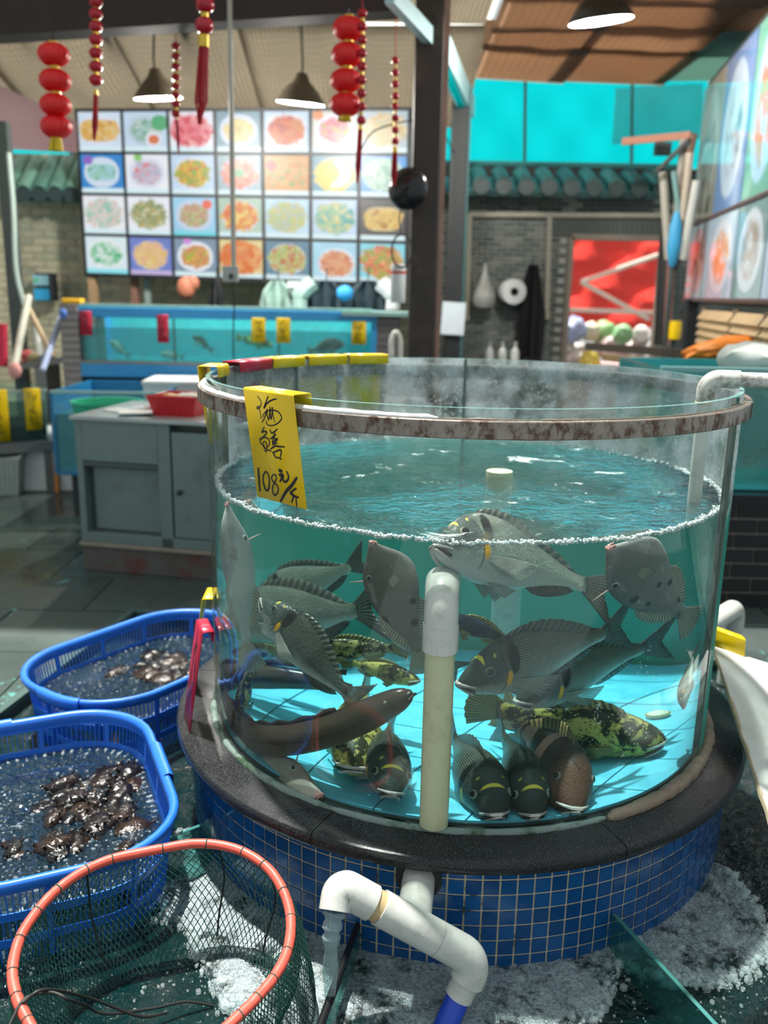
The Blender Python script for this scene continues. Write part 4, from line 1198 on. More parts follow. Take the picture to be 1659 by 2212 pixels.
# froth on the pool water
def m_foam():
    n = NT('pool_foam'); p = n.geo('Position')
    v1 = n.voro(230, v=p); v2 = n.voro(90, v=p)
    k = n.math('ADD', v1, n.math('MULTIPLY', v2, 0.6))
    holes = n.math('MULTIPLY', n.sstep(n.voro(120, v=p, feature='F1'), 0.5, 0.75), 0.45)
    c = n.mix(n.noise(14, 4, v=p), (0.16, 0.22, 0.235), (0.40, 0.46, 0.47))
    c = n.mix(holes, c, (0.03, 0.09, 0.09))
    gaps = n.math('MULTIPLY', n.math('SUBTRACT', 1.0, n.sstep(n.noise(13, 5, v=p, rough=0.7), 0.36, 0.52)), 0.9)
    return n.done(n.mixs(gaps, n.bsdf(c, 0.25, 0, n.bump(k, 0.45, 0.004)), n.transp((0.9, 1, 1))))
M_FOAM = m_foam()
def foam_patch(name, label, a0, a1, r0, rfun, z=0.006, th=0.012, n=70, k=26, seed=0, nb=700):
    m = MB(); g = []
    for i in range(n + 1):
        f = i / n; a = lerp(a0, a1, f)
        R1 = r0 + rfun(f) * (1 + 0.25 * mnoise.noise((a * 7, seed, 0)) + 0.18 * mnoise.noise((a * 26, seed, 5)))
        row = []
        for j in range(k + 1):
            t = j / k; r = lerp(r0, R1, t)
            hgt = (1 - t ** 4) * th * (0.7 + 0.5 * mnoise.noise((r * 40 * math.cos(a), r * 40 * math.sin(a), seed)))
            row.append((r * math.cos(a), r * math.sin(a), z + hgt - (0.012 if j == k else 0)))
        g.append(row)
    m.grid(g); o = m.build(name, M_FOAM, smooth=True)
    tag(o, label, 'foam', kind='stuff')
    m = MB()
    for _ in range(nb):
        f = random.random(); a = lerp(a0, a1, f)
        R1 = r0 + rfun(f) * (1 + 0.25 * mnoise.noise((a * 7, seed, 0)) + 0.18 * mnoise.noise((a * 26, seed, 5)))
        r = R1 + random.gauss(0, 0.012) if random.random() < 0.6 else random.uniform(r0 + .004, R1)
        m.ball((r * math.cos(a), r * math.sin(a), z + random.uniform(-.002, .010)), random.choice((0.002, 0.003, 0.004, 0.005, 0.009)) * random.uniform(.6, 1.2), 1)
    b = m.build('foam_bubbles', M_BUB, o, smooth=True); b['kind'] = 'stuff'
    return o
def fa(px, py): p = PZ(px, py, 0.0); return math.atan2(p.y, p.x)
foam_patch('pool_foam', 'white foam floating in front of the mosaic plinth', fa(400, 1800), fa(1335, 2085), 0.75, lambda f: 0.25 * (0.5 + 0.5 * min(1, 2.2 * f)) * (1 if f < .78 else 1 - (f - .78) * 3.4), seed=1.7, nb=1100)
foam_patch('pool_foam', 'white foam patch beside the plinth right of the glass divider', fa(1335, 2085), fa(1560, 1880), 0.75, lambda f: 0.05 + 0.16 * math.sin(PI * min(1, f * 1.05)) , seed=5.1, nb=900)
# loose bubbles drifting on the pool
m = MB()
for _ in range(420):
    px, py = random.choice(((random.gauss(1590, 90), random.gauss(2110, 70)), (random.uniform(1250, 1659), random.uniform(2000, 2212)), (random.gauss(420, 150), random.gauss(2120, 60)), (random.uniform(0, 90), random.uniform(1960, 2120))))
    p = PZ(px, py, 0.0)
    if math.hypot(p.x, p.y) < 0.78: continue
    m.ball((p.x, p.y, 0.001), random.uniform(0.001, 0.006) * random.random() + .001, 1)
tag(m.build('drifting_bubbles', M_BUB, smooth=True), 'loose bubbles drifting on the dark pool water', 'bubbles', kind='stuff')

# water falling out of the overflow
m = MB(); P = [mouth, mouth + Vector((-0.004, -0.012, -0.03)), mouth + Vector((-0.006, -0.018, -0.08)), Vector((mouth.x - 0.008, mouth.y - 0.02, -0.005))]
pts = curve_pts(P, 16); m.tube(pts, [0.02 * (1 - 0.4 * i / 16) * (1 + 0.2 * math.sin(i * 1.7)) for i in range(17)], 10)
n = NT('falling_water')
sh = n.mixs(n.math('ADD', 0.25, n.math('MULTIPLY', n.schlick(0.04), 0.6), clamp=True), n.transp((0.8, 0.93, 0.92)), n.bsdf((0.6, 0.75, 0.75), 0.1, 0, n.bump(n.noise(40, 3, v=n.map(n.coord(), scale=(1, 1, 0.15))), 0.6, 0.01)))
tag(m.build('falling_water', n.done(sh), smooth=True), 'stream of water falling from the overflow elbow', 'water', kind='stuff')

# glass dividers standing in the pool
def divider(label, a, b, zt, th=0.008):
    a, b = Vector(a), Vector(b); d = (b - a).normalized(); s = Vector((-d.y, d.x, 0)) * th / 2
    t = thing('glass_divider', label, 'glass panel', (a + b) / 2)
    m = MB(); m.hexa([pz_(a - s, -0.15), pz_(b - s, -0.15), pz_(b + s, -0.15), pz_(a + s, -0.15), pz_(a - s, zt), pz_(b - s, zt), pz_(b + s, zt), pz_(a + s, zt)]); m.build('pane', M_DIV, t)
    m = MB(); m.hexa([pz_(a - s * 1.1, zt), pz_(b - s * 1.1, zt), pz_(b + s * 1.1, zt), pz_(a + s * 1.1, zt), pz_(a - s * 1.1, zt + .002), pz_(b - s * 1.1, zt + .002), pz_(b + s * 1.1, zt + .002), pz_(a + s * 1.1, zt + .002)]); m.build('top_edge', M_DIVE, t)
    return t
n = NT('divider_glass'); M_DIV = n.done(n.mixs(0.22, n.mixs(n.schlick(0.05), n.transp((0.5, 0.8, 0.76)), n.glossy((1, 1, 1), 0.03)), n.bsdf((0.04, 0.16, 0.16), 0.1)))
M_DIVE = plain('divider_edge', (0.05, 0.19, 0.18), 0.1)
zd = 0.095
A_ = PR(1326, 1975, 0.757); zd = A_.z
B_ = PZ(1560, 2230, zd)
divider('green-edged glass divider running out from the plinth at lower right', A_, A_ + (B_ - A_) * 1.6, zd)
A2 = PR(772, 2003, 0.757); B2 = PZ(688, 2230, A2.z)
t = divider('dark-edged glass divider below the overflow pipe', A2, A2 + (B2 - A2) * 1.5, A2.z)
d2 = (B2 - A2).normalized(); m = MB(); m.tube([A2 + Vector((0, 0, .004)), A2 + d2 * 0.14 + Vector((0, 0, .004)), A2 + d2 * 0.16 + Vector((0, 0, .004)), A2 + (B2 - A2) * 1.5 + Vector((0, 0, .004))], [0.0075, 0.0075, 0.0095, 0.0075], 10); m.build('black_edge_trim', plain('black_rubber', (0.008, 0.009, 0.01), 0.35), t, smooth=True)
A3, B3 = PZ(352, 1815, 0.13), PZ(455, 1775, 0.13)
divider('short grey glass divider between the blue basket and plinth', A3, B3, 0.13)

# ------------------------------------------------------------------ blue slotted baskets
M_BLUE = m_plastic('basket_blue', (0.02, 0.17, 0.72), 0.38, 0.1, (0.012, 0.09, 0.42), 0.3)
def rrect(hx, hy, rad, n=9):
    P = []
    for cx, cy, a0 in ((hx - rad, hy - rad, 0), (-hx + rad, hy - rad, PI / 2), (-hx + rad, -hy + rad, PI), (hx - rad, -hy + rad, 3 * PI / 2)):
        for k in range(n): a = a0 + PI / 2 * k / (n - 1); P.append((cx + rad * math.cos(a), cy + rad * math.sin(a)))
    return P
def resample(P, N):
    P = [Vector((x, y, 0)) for x, y in P]; P.append(P[0])
    s = [0.0]
    for a, b in zip(P, P[1:]): s.append(s[-1] + (b - a).length)
    out = []
    for k in range(N):
        t = s[-1] * k / N; i = int(np.searchsorted(s, t, 'right')) - 1; i = min(i, len(P) - 2)
        f = (t - s[i]) / max(1e-9, s[i + 1] - s[i]); out.append(P[i].lerp(P[i + 1], f))
    return out, s[-1]
def basket(label, c, ang, hx, hy, rad, zr, depth, water_z, taper=0.10, notches=()):
    c = Vector((c.x, c.y, 0)); R3 = Matrix.Rotation(ang, 3, 'Z')
    M = Matrix.Translation((c.x, c.y, zr - depth)) @ Matrix.Rotation(ang, 4, 'Z')
    t = thing('slotted_basket', label, 'basket', M=M, group=None)
    N = 336
    ring, per = resample(rrect(hx, hy, rad), N)
    def at(i, h, out=0.0):                       # h: 0 at the bottom, depth at the rim
        p = ring[i % N]; k = 1 - taper * (1 - h / depth)
        nrm = (ring[(i + 1) % N] - ring[i - 1]).cross(ZUP).normalized()
        v = Vector((p.x * k, p.y * k, 0)) + nrm * out
        return R3 @ v + Vector((c.x, c.y, zr - depth + h))
    # rim: rounded lip
    m = MB(); prof = [(0, -0.028), (0.005, -0.03), (0.012, -0.026), (0.017, -0.012), (0.0175, -0.002), (0.012, 0.005), (0.004, 0.006), (-0.003, 0.002), (-0.005, -0.008), (-0.004, -0.02)]
    g = [[at(i, depth + z, o) for o, z in prof] + [at(i, depth + prof[0][1], prof[0][0])] for i in range(0, N, 2)]
    m.grid(g, wrap=True); m.build('rim', M_BLUE, t, smooth=60)
    for ca, wid in notches:                      # finger grips on the rim
        i0 = int(ca * N); m = MB(); g = [[at(i0 + i, depth + z, o) for o, z in ((0.010, -0.034), (0.021, -0.032), (0.025, -0.016), (0.024, 0.003), (0.014, 0.010), (0.002, 0.009), (-0.003, 0.0))] for i in range(-wid, wid + 1)]
        m.grid(g); m.build('hand_grip', M_BLUE, t, smooth=60)
    # wall: solid bands, uprights and slot bars, each tier in its own piece
    def band(h0, h1, nm='band', th=0.003):
        m = MB(); g = [[at(i, h0, -th / 2), at(i, h0, th / 2), at(i, h1, th / 2), at(i, h1, -th / 2), at(i, h0, -th / 2)] for i in range(0, N, 2)]
        m.grid(g, wrap=True); m.build(nm, M_BLUE, t, smooth=40)
    tiers = [(depth - 0.030, depth - 0.085), (depth - 0.105, depth - 0.155), (depth - 0.175, depth - 0.225)]
    band(depth - 0.032, depth - 0.006, 'top_band')
    for hi, lo in tiers: band(lo - 0.021, lo, 'wall_band')
    bars = MB(); NBAY = 12
    for hi, lo in tiers:
        for i in range(0, N):
            if i % 2 == 0 or (i % (N // NBAY)) < 2:
                k = 0.32; w = 1 if (i % (N // NBAY)) < 2 else k
                a0, a1 = at(i, lo, 0), at(i + 1, lo, 0); b0, b1 = at(i, hi, 0), at(i + 1, hi, 0)
                d = (a1 - a0) * 0.5 * (1 - w)
                nn = (a1 - a0).cross(b0 - a0).normalized() * 0.0025
                q = [a0 + d, a1 - d, b1 - d, b0 + d]
                bars.add([v - nn for v in q] + [v + nn for v in q], [(0, 1, 2, 3), (7, 6, 5, 4), (0, 4, 5, 1), (2, 6, 7, 3), (1, 5, 6, 2), (3, 7, 4, 0)])
    o = bars.build('slot_bars', M_BLUE, t, fix=False); o['kind'] = 'stuff'
    for b in range(NBAY):                        # ribs with an oblong hole plate near the top
        i = b * (N // NBAY) + 1
        for off in (0,):
            m = MB(); P0, P1 = at(i, depth - 0.23, 0.0035), at(i, depth - 0.03, 0.0035); m.tube([P0, P1], 0.004, 6); m.build('rib', M_BLUE, t, smooth=True)
    # dark bottom
    m = MB(); m.add([at(i, 0) for i in range(0, N, 4)], [tuple(range(N // 4))]); m.build('bottom', M_BLUE, t)
    # water surface inside
    hw = water_z - (zr - depth)
    W = [at(i, hw, -0.004) for i in range(0, N, 4)]; cen = Vector((c.x, c.y, water_z))
    m = MB(); g = []
    for w in W:
        g.append([tuple(cen.lerp(w, j / 22) + Vector((0, 0, 0.004 * mnoise.noise((cen.lerp(w, j / 22).x * 25, cen.lerp(w, j / 22).y * 25, 1)) + 0.005 * mnoise.noise((cen.lerp(w, j / 22).x * 60, cen.lerp(w, j / 22).y * 60, 4))))) for j in range(23)])
    m.grid(g, wrap=True)
    wob = m.build('basket_water', M_BWAT, smooth=True)
    tag(wob, 'bubbling water inside the ' + label.split(' basket')[0] + ' basket', 'water', kind='stuff')
    return t, cen, W
def m_bwat():
    n = NT('basket_water'); p = n.geo('Position')
    h = n.math('ADD', n.noise(30, 4, v=p, dist=1.0), n.math('MULTIPLY', n.voro(55, v=p), 0.8))
    nm = n.bump(h, 0.8, 0.03)
    return n.done(n.mixs(0.45, n.mixs(n.math('ADD', 0.05, n.schlick(0.03, nm), clamp=True), n.transp((0.35, 0.6, 0.75)), n.glossy((1, 1, 1), 0.04, nm)), n.bsdf((0.008, 0.035, 0.06), 0.06, 0, nm)))
M_BWAT = m_bwat()
zr = 0.215
# near basket
nb = PZ(150, 1700, zr)
b1, cen1, W1 = basket('near blue slotted basket beside the landing net', PZ(92, 1695, zr), 0.42, 0.285, 0.37, 0.20, zr, 0.30, 0.115, notches=((0.93, 13), (0.24, 12)))
b2, cen2, W2 = basket('far blue slotted basket behind the near one', PZ(322, 1405, zr), -0.62, 0.265, 0.40, 0.22, zr, 0.30, 0.12, notches=((0.70, 12),))

# dark seafood stirring in the baskets: ragged clumps of shellfish
M_SHELL = [plain('shell_dark_' + str(i), c, 0.12, 0, 0.4, 40, 0.5, 0.8, 90) for i, c in enumerate(((0.006, 0.005, 0.0045), (0.011, 0.007, 0.005), (0.005, 0.006, 0.007), (0.02, 0.011, 0.006)))]
def shell_mesh(i):
    r = random.Random(i); vs, fs = ICO[2]; o = []
    for v in vs:
        q = 1 + 0.35 * mnoise.noise((v[0] * 2 + i * 9, v[1] * 2, v[2] * 2)) + 0.15 * mnoise.noise((v[0] * 6, v[1] * 6 + i, v[2] * 6))
        o.append((v[0] * q * 1.0, v[1] * q * 0.7, v[2] * q * 0.42))
    m = MB(); m.add(o, fs)
    for k in range(5):
        a = r.uniform(0, 2 * PI); p = Vector((math.cos(a) * .75, math.sin(a) * .5, .05)); q = p * r.uniform(1.35, 1.7) + Vector((0, 0, .2))
        m.tube([p, p.lerp(q, .6) + Vector((0, 0, .12)), q], [0.09, 0.06, 0.02], 5)
    me = m.mesh('shellfish', M_SHELL[i % 4]); shade(me, 60); return me
SHM = [shell_mesh(i) for i in range(6)]
def shells(cen, spots, label, group):
    m = MB(); mats = list(M_SHELL)
    for k, (px, py) in enumerate(spots):
        p = PZ(px, py, cen.z + random.uniform(-0.016, -0.004)); me = SHM[k % 6]; s = random.uniform(0.026, 0.058)
        S = Matrix.Translation(p) @ Matrix.Rotation(random.uniform(0, 6), 4, 'Z') @ Matrix.Rotation(random.uniform(-.5, .5), 4, 'X') @ Matrix.Diagonal((s, s * random.uniform(.7, 1.2), s * random.uniform(.7, 1.3), 1))
        m.add([S @ v.co for v in me.vertices], [tuple(f.vertices) for f in me.polygons], k % 4)
    tag(m.build('dark_seafood', mats, smooth=60), label, 'seafood', kind='stuff')
sp1 = [(random.gauss(200, 62), random.gauss(1752, 24)) for _ in range(40)] + [(random.gauss(235, 25), random.gauss(1690, 24)) for _ in range(16)] + [(random.gauss(120, 70), random.gauss(1830, 14)) for _ in range(12)]
sp1 = [(x, y) for x, y in sp1 if x < 296 and y < 1850 and x > -15]
shells(cen1, sp1, 'dark ragged mass of live seafood in the near blue basket', None)
sp2 = [(random.gauss(360, 30), random.gauss(1448, 16)) for _ in range(34)] + [(random.gauss(330, 40), random.gauss(1470, 8)) for _ in range(12)]
sp2 = [(x, y) for x, y in sp2 if 240 < x < 412 and 1420 < y < 1478]
shells(cen2, sp2, 'dark ragged mass of live seafood in the far blue basket', None)
def basket_bubbles(cen, W, n, label):
    m = MB()
    for _ in range(n):
        w = random.choice(W); f = random.random() ** 0.5
        if random.random() < 0.3: f = random.uniform(.93, .99)
        p = cen.lerp(w, f * 0.985); q = mnoise.noise((p.x * 7, p.y * 7, 3))
        if q < -0.1 and f < .9: continue
        m.ball(p + Vector((0, 0, 0.001)), random.uniform(0.0015, 0.004) * random.choice((1, 1, 1, 1.8)), 1)
    tag(m.build('basket_bubbles', M_BUB, smooth=True), label, 'bubbles', kind='stuff')
basket_bubbles(cen1, W1, 1100, 'froth of bubbles on the water of the near blue basket')
basket_bubbles(cen2, W2, 600, 'froth of bubbles on the water of the far blue basket')

# ------------------------------------------------------------------ landing net
M_CORAL = m_plastic('net_ring_coral', (0.72, 0.11, 0.075), 0.4, 0.1, (0.5, 0.06, 0.04), 0.4)
M_NET = plain('net_cord', (0.012, 0.075, 0.06), 0.6, 0, 0.3)
M_CORD = plain('black_cord', (0.007, 0.01, 0.01), 0.6)
NETPX = [(322, 1838), (425, 1822), (510, 1834), (575, 1872), (612, 1925), (628, 1985), (622, 2050), (596, 2105), (555, 2155), (515, 2195), (440, 2262), (330, 2330), (200, 2345), (110, 2290), (60, 2205), (35, 2150), (27, 2095), (42, 2030), (75, 1975), (120, 1925), (175, 1885), (240, 1856)]
# the ring leans: higher at the far side against basket and plinth
def ringpt(px, py):
    d = ray(px, py); n_ = np.array([0.06, -0.16, 1.0]); p_ = np.array(PZ(330, 2020, 0.215)); return Vector(CAM + d * (np.dot(p_ - CAM, n_) / np.dot(d, n_)))
rp = [ringpt(*p) for p in NETPX]
ring = curve_pts(rp + [rp[0]], 160)[:-1]
net = thing('landing_net', 'coral-ringed landing net with green mesh in the foreground', 'fishing net', ring[0])
m = MB(); m.tube(ring, [0.0102 * (1 + 0.09 * mnoise.noise((i * .6, 0, 0))) for i in range(len(ring))], 12, closed=True); m.build('hoop', M_CORAL, net, smooth=True)
for k in range(22):
    i = int((k + 0.3 * random.random()) * len(ring) / 22); p, q = ring[i % 160], ring[(i + 1) % 160]
    d = (q - p).normalized(); m = MB(); m.lathe([(0.0108, -0.0013), (0.0118, 0), (0.0108, 0.0013)], p, 10, axis=d); m.build('tie', M_NET, net)
cen = sum(ring, Vector()) / len(ring)
NC, NRW = 132, 30
def net_pt(a, h):                     # a: 0..1 round the ring, h: 0 at the hoop .. 1 at the bottom
    f = (a % 1) * 160; i = int(f) % 160; p = ring[i].lerp(ring[(i + 1) % 160], f - int(f))
    hz = Vector((p.x - cen.x, p.y - cen.y, 0))
    k = 1 + 0.05 * math.sin(min(1, h * 2) * PI) - 0.42 * max(0, h - 0.25) ** 1.2
    bot = -0.075
    q = Vector((cen.x, cen.y, 0)) + hz * k + Vector((0.02 * h, -0.01 * h, 0))
    wob = 0.010 * mnoise.noise((a * 18, h * 3, 1)) * min(1, h * 4)
    nn = hz.normalized()
    z = lerp(p.z - 0.006, bot, h) 
    return q + nn * wob + Vector((0, 0, z))
mb = MB(); rad = 0.0011
def strand(p, q):
    d = (q - p); u, w = basis(d)
    vs = []
    for e in (p, q):
        for k in range(3): a = 2 * PI * k / 3; vs.append(e + (u * math.cos(a) + w * math.sin(a)) * rad)
    mb.add(vs, [(0, 1, 4, 3), (1, 2, 5, 4), (2, 0, 3, 5)])
P = [[net_pt((c + 0.5 * (r % 2)) / NC, (r / NRW) ** 1.1) for c in range(NC)] for r in range(NRW + 1)]
for r in range(NRW):
    for c in range(NC):
        lo = P[r + 1]
        if r % 2 == 0: strand(P[r][c], lo[c]); strand(P[r][c], lo[(c - 1) % NC])
        else: strand(P[r][c], lo[c]); strand(P[r][c], lo[(c + 1) % NC])
tag(mb.build('green_mesh', M_NET, net, fix=False), kind='stuff')
# outer skirt: slack mesh hanging over the right side
mb = MB()
def sk_pt(a, h):
    f = (a % 1) * 160; i = int(f) % 160; p = ring[i].lerp(ring[(i + 1) % 160], f - int(f)); hz = Vector((p.x - cen.x, p.y - cen.y, 0)).normalized()
    return p + hz * (0.012 + 0.035 * math.sin(h * 2.2)) + Vector((0, 0, -0.24 * h)) + hz * 0.008 * mnoise.noise((a * 30, h * 3, 7)) * h
a_s0, a_s1, SC, SR = 3.2 / 22, 11.5 / 22, 46, 20
Pk = [[sk_pt(lerp(a_s0, a_s1, (c + .5 * (r % 2)) / SC), r / SR) for c in range(SC + 1)] for r in range(SR + 1)]
for r in range(SR):
    for c in range(1, SC):
        lo = Pk[r + 1]; strand(Pk[r][c], lo[c]); strand(Pk[r][c], lo[c - 1] if r % 2 == 0 else lo[c + 1])
tag(mb.build('slack_mesh', M_NET, net, fix=False), kind='stuff')
for a in (1.5 / 22, 3.1 / 22, 20.2 / 22):
    m = MB(); m.tube([net_pt(a + 0.002 * math.sin(h * 9), h) for h in [k / 12 * 0.62 for k in range(13)]], 0.0022, 6); m.build('lacing_cord', M_CORD, net, smooth=True)
cp = curve_pts([ringpt(20, 2215) , ringpt(55, 2170) + Vector((0, 0, .012)), ringpt(110, 2148) + Vector((0, 0, .004)), ringpt(150, 2150) + Vector((0, 0, -.01)), PZ(185, 2172, 0.10), PZ(230, 2190, 0.06), PZ(330, 2178, 0.03), PZ(400, 2164, 0.02), PZ(460, 2172, 0.0)], 60)
cord = thing('net_drawstring', 'thin black cord looped over the coral ring of the landing net', 'cord', cp[0])
m = MB(); m.tube(cp, 0.003, 7); m.build('cord_strand', M_CORD, cord, smooth=True)
cp = curve_pts([ringpt(50, 2178) + Vector((0, 0, .012)), ringpt(100, 2150) + Vector((0, 0, .012)), PZ(200, 2158, 0.12), PZ(300, 2195, 0.05), PZ(360, 2188, 0.02)], 40)
m = MB(); m.tube(cp, 0.003, 7); m.build('cord_strand', M_CORD, cord, smooth=True)

# white board at the right, leaning from the ledge outward
M_BOARD = plain('white_board', (0.54, 0.56, 0.54), 0.3, 0, 0.06, 5, 0.5, 0.03, 60, (0.25, 0.22, 0.15), 0.3, 8)
bq = [PZ(1543, 1396, 0.42), PZ(1670, 1785, 0.30), PZ(1860, 1700, 0.33), PZ(1700, 1445, 0.42)]
bq[2] = bq[1] + (bq[3] - bq[0]) * 1.3
t = thing('white_board', 'white board with chipped edge leaning beside the tank at right', 'board', bq[0])
m = MB(); cut = [bq[0].lerp(bq[1], k / 14) + Vector((0.005 * mnoise.noise((k * 1.3, 0, 0)), 0, 0)) for k in range(15)]
top_ = cut + [bq[2], bq[3]]
nb_ = len(top_); m.add(top_ + [v - Vector((0, 0, 0.012)) for v in top_], [tuple(range(nb_)), tuple(range(nb_, 2 * nb_))[::-1]] + [(i, (i + 1) % nb_, nb_ + (i + 1) % nb_, nb_ + i) for i in range(nb_)])
m.build('panel', M_BOARD, t)
m = MB(); m.tube([v - Vector((0, 0, 0.006)) for v in cut], [0.0065 * (1 + .5 * mnoise.noise((k * 2.1, 1, 0))) for k in range(15)], 6); m.build('chipped_edge', plain('chipped', (0.36, 0.3, 0.2), 0.8, 0, 0.3, 60), t, smooth=True)
# ================================================================== the market hall behind: floor, walls, roof
def one(name, label, cat, mb, mat, group=None, smooth=False, kind=None, bevel=0.0):
    o = mb.build(name, mat, smooth=smooth, bevel=bevel); return tag(o, label, cat, group, kind)
def struct(name, mb, mat, parent=None, smooth=False):
    o = mb.build(name, mat, parent, smooth=smooth)
    if parent is None: o['kind'] = 'structure'
    return o

# ------------------------------------------------------------------ paving
def m_slab(name, c):
    n = NT(name); p = n.geo('Position')
    k = n.noise(3, 6, v=p, rough=0.65)
    col = n.mix(k, tuple(x * 0.55 for x in c), tuple(x * 1.3 for x in c))
    pt = n.math('MULTIPLY', n.sstep(n.noise(2.1, 5, v=n.map(p, loc=(3.1, 1.7, 0)), rough=0.7), 0.63, 0.68), 0.6)
    col = n.mix(pt, col, (0.16, 0.55, 0.5))
    wet = n.sstep(n.noise(1.4, 4, v=p), 0.42, 0.6)
    return n.done(n.bsdf(col, n.math('ADD', 0.12, n.math('MULTIPLY', wet, 0.4)), 0, n.bump(n.noise(25, 5, v=p), 0.2, 0.01)))
M_SLABS = [m_slab('slate_' + k, c) for k, c in (('a', (0.068, 0.095, 0.088)), ('b', (0.085, 0.115, 0.105)), ('c', (0.058, 0.08, 0.075)))]
M_JOINT = plain('floor_joint', (0.03, 0.035, 0.03), 0.7)
POOL_L = 1.0
q1 = e0 + ed * POOL_L
m = MB()
def P2(v): return (v.x, v.y)
big = [(-7, -6), (7, -6), (7, 14), (-7, 14)]
lf = [q0, q0 - right * 9 - ed * 6, q0 - right * 9 + ed * 14, q0 + ed * 14]       # left of the pool's rim
bk = [q1, q1 + ed * 12, q1 + ed * 12 + right * 9, q1 + right * 9]                 # behind the pool
floor = MB()
for reg in ([q0 - ed * 4, q0 + ed * 14, q0 + ed * 14 - right * 8, q0 - ed * 4 - right * 8], [q1, q1 + right * 8, q1 + right * 8 + ed * 12, q1 + ed * 12]):
    floor.add([pz_(v, Z_FL - 0.012) for v in reg] + [pz_(v, -0.3) for v in reg], [(0, 1, 2, 3), (4, 5, 6, 7), (0, 1, 5, 4), (1, 2, 6, 5), (2, 3, 7, 6), (3, 0, 4, 7)])
floor_o = struct('floor', floor, M_JOINT)
def ccw(q):
    return q if sum(q[k][0] * q[(k+1) % len(q)][1] - q[(k+1) % len(q)][0] * q[k][1] for k in range(len(q))) > 0 else q[::-1]
regL = ccw([P2(q0), P2(q0 + ed * 13), P2(q0 + ed * 13 - right * 8), P2(q0 - right * 8)])
regB = ccw([P2(q1 + right * .001), P2(q1 + right * 6), P2(q1 + right * 6 + ed * 9), P2(q1 + ed * 9 + right * .001)])
SL = 0.62
for i in range(-9, 9):
    for j in range(-3, 15):
        x, y = i * SL, j * SL * 0.75 - 1.0; g = 0.004; off = (j % 2) * SL / 2
        q = [(x + off + g, y + g), (x + off + SL - g, y + g), (x + off + SL - g, y + SL * .75 - g), (x + off + g, y + SL * .75 - g)]
        if y > 6.5: continue
        for reg in (regL, regB):
            c = clip_poly(q, reg)
            if len(c) < 3: continue
            cxx = sum(v[0] for v in c) / len(c); cyy = sum(v[1] for v in c) / len(c)
            if cyy > 6.4 or abs(cxx) > 4.2: continue
            mm = MB(); mm.prism(c, (0, 0, Z_FL - 0.014), (1, 0, 0), (0, 1, 0), 0.014 + random.uniform(-.002, .001)); mm.build('paving_slab', M_SLABS[(i * 7 + j * 3) % 3], floor_o)
# pool rim kerb
kb = MB(); w_ = 0.03
kb.hexa([pz_(q0 - right * w_, -.1), pz_(q1 - right * w_, -.1), pz_(q1, -.1), pz_(q0, -.1), pz_(q0 - right * w_, Z_FL + .012), pz_(q1 - right * w_, Z_FL + .012), pz_(q1, Z_FL + .012), pz_(q0, Z_FL + .012)])
kb.hexa([pz_(q1 - right * w_, -.1), pz_(q1 + right * 5.2, -.1), pz_(q1 + right * 5.2 + ed * w_, -.1), pz_(q1 - right * w_ + ed * w_, -.1), pz_(q1 - right * w_, Z_FL + .012), pz_(q1 + right * 5.2, Z_FL + .012), pz_(q1 + right * 5.2 + ed * w_, Z_FL + .012), pz_(q1 - right * w_ + ed * w_, Z_FL + .012)])
struct('trim_1', kb, plain('kerb', (0.07, 0.12, 0.11), 0.3, 0, 0.2))

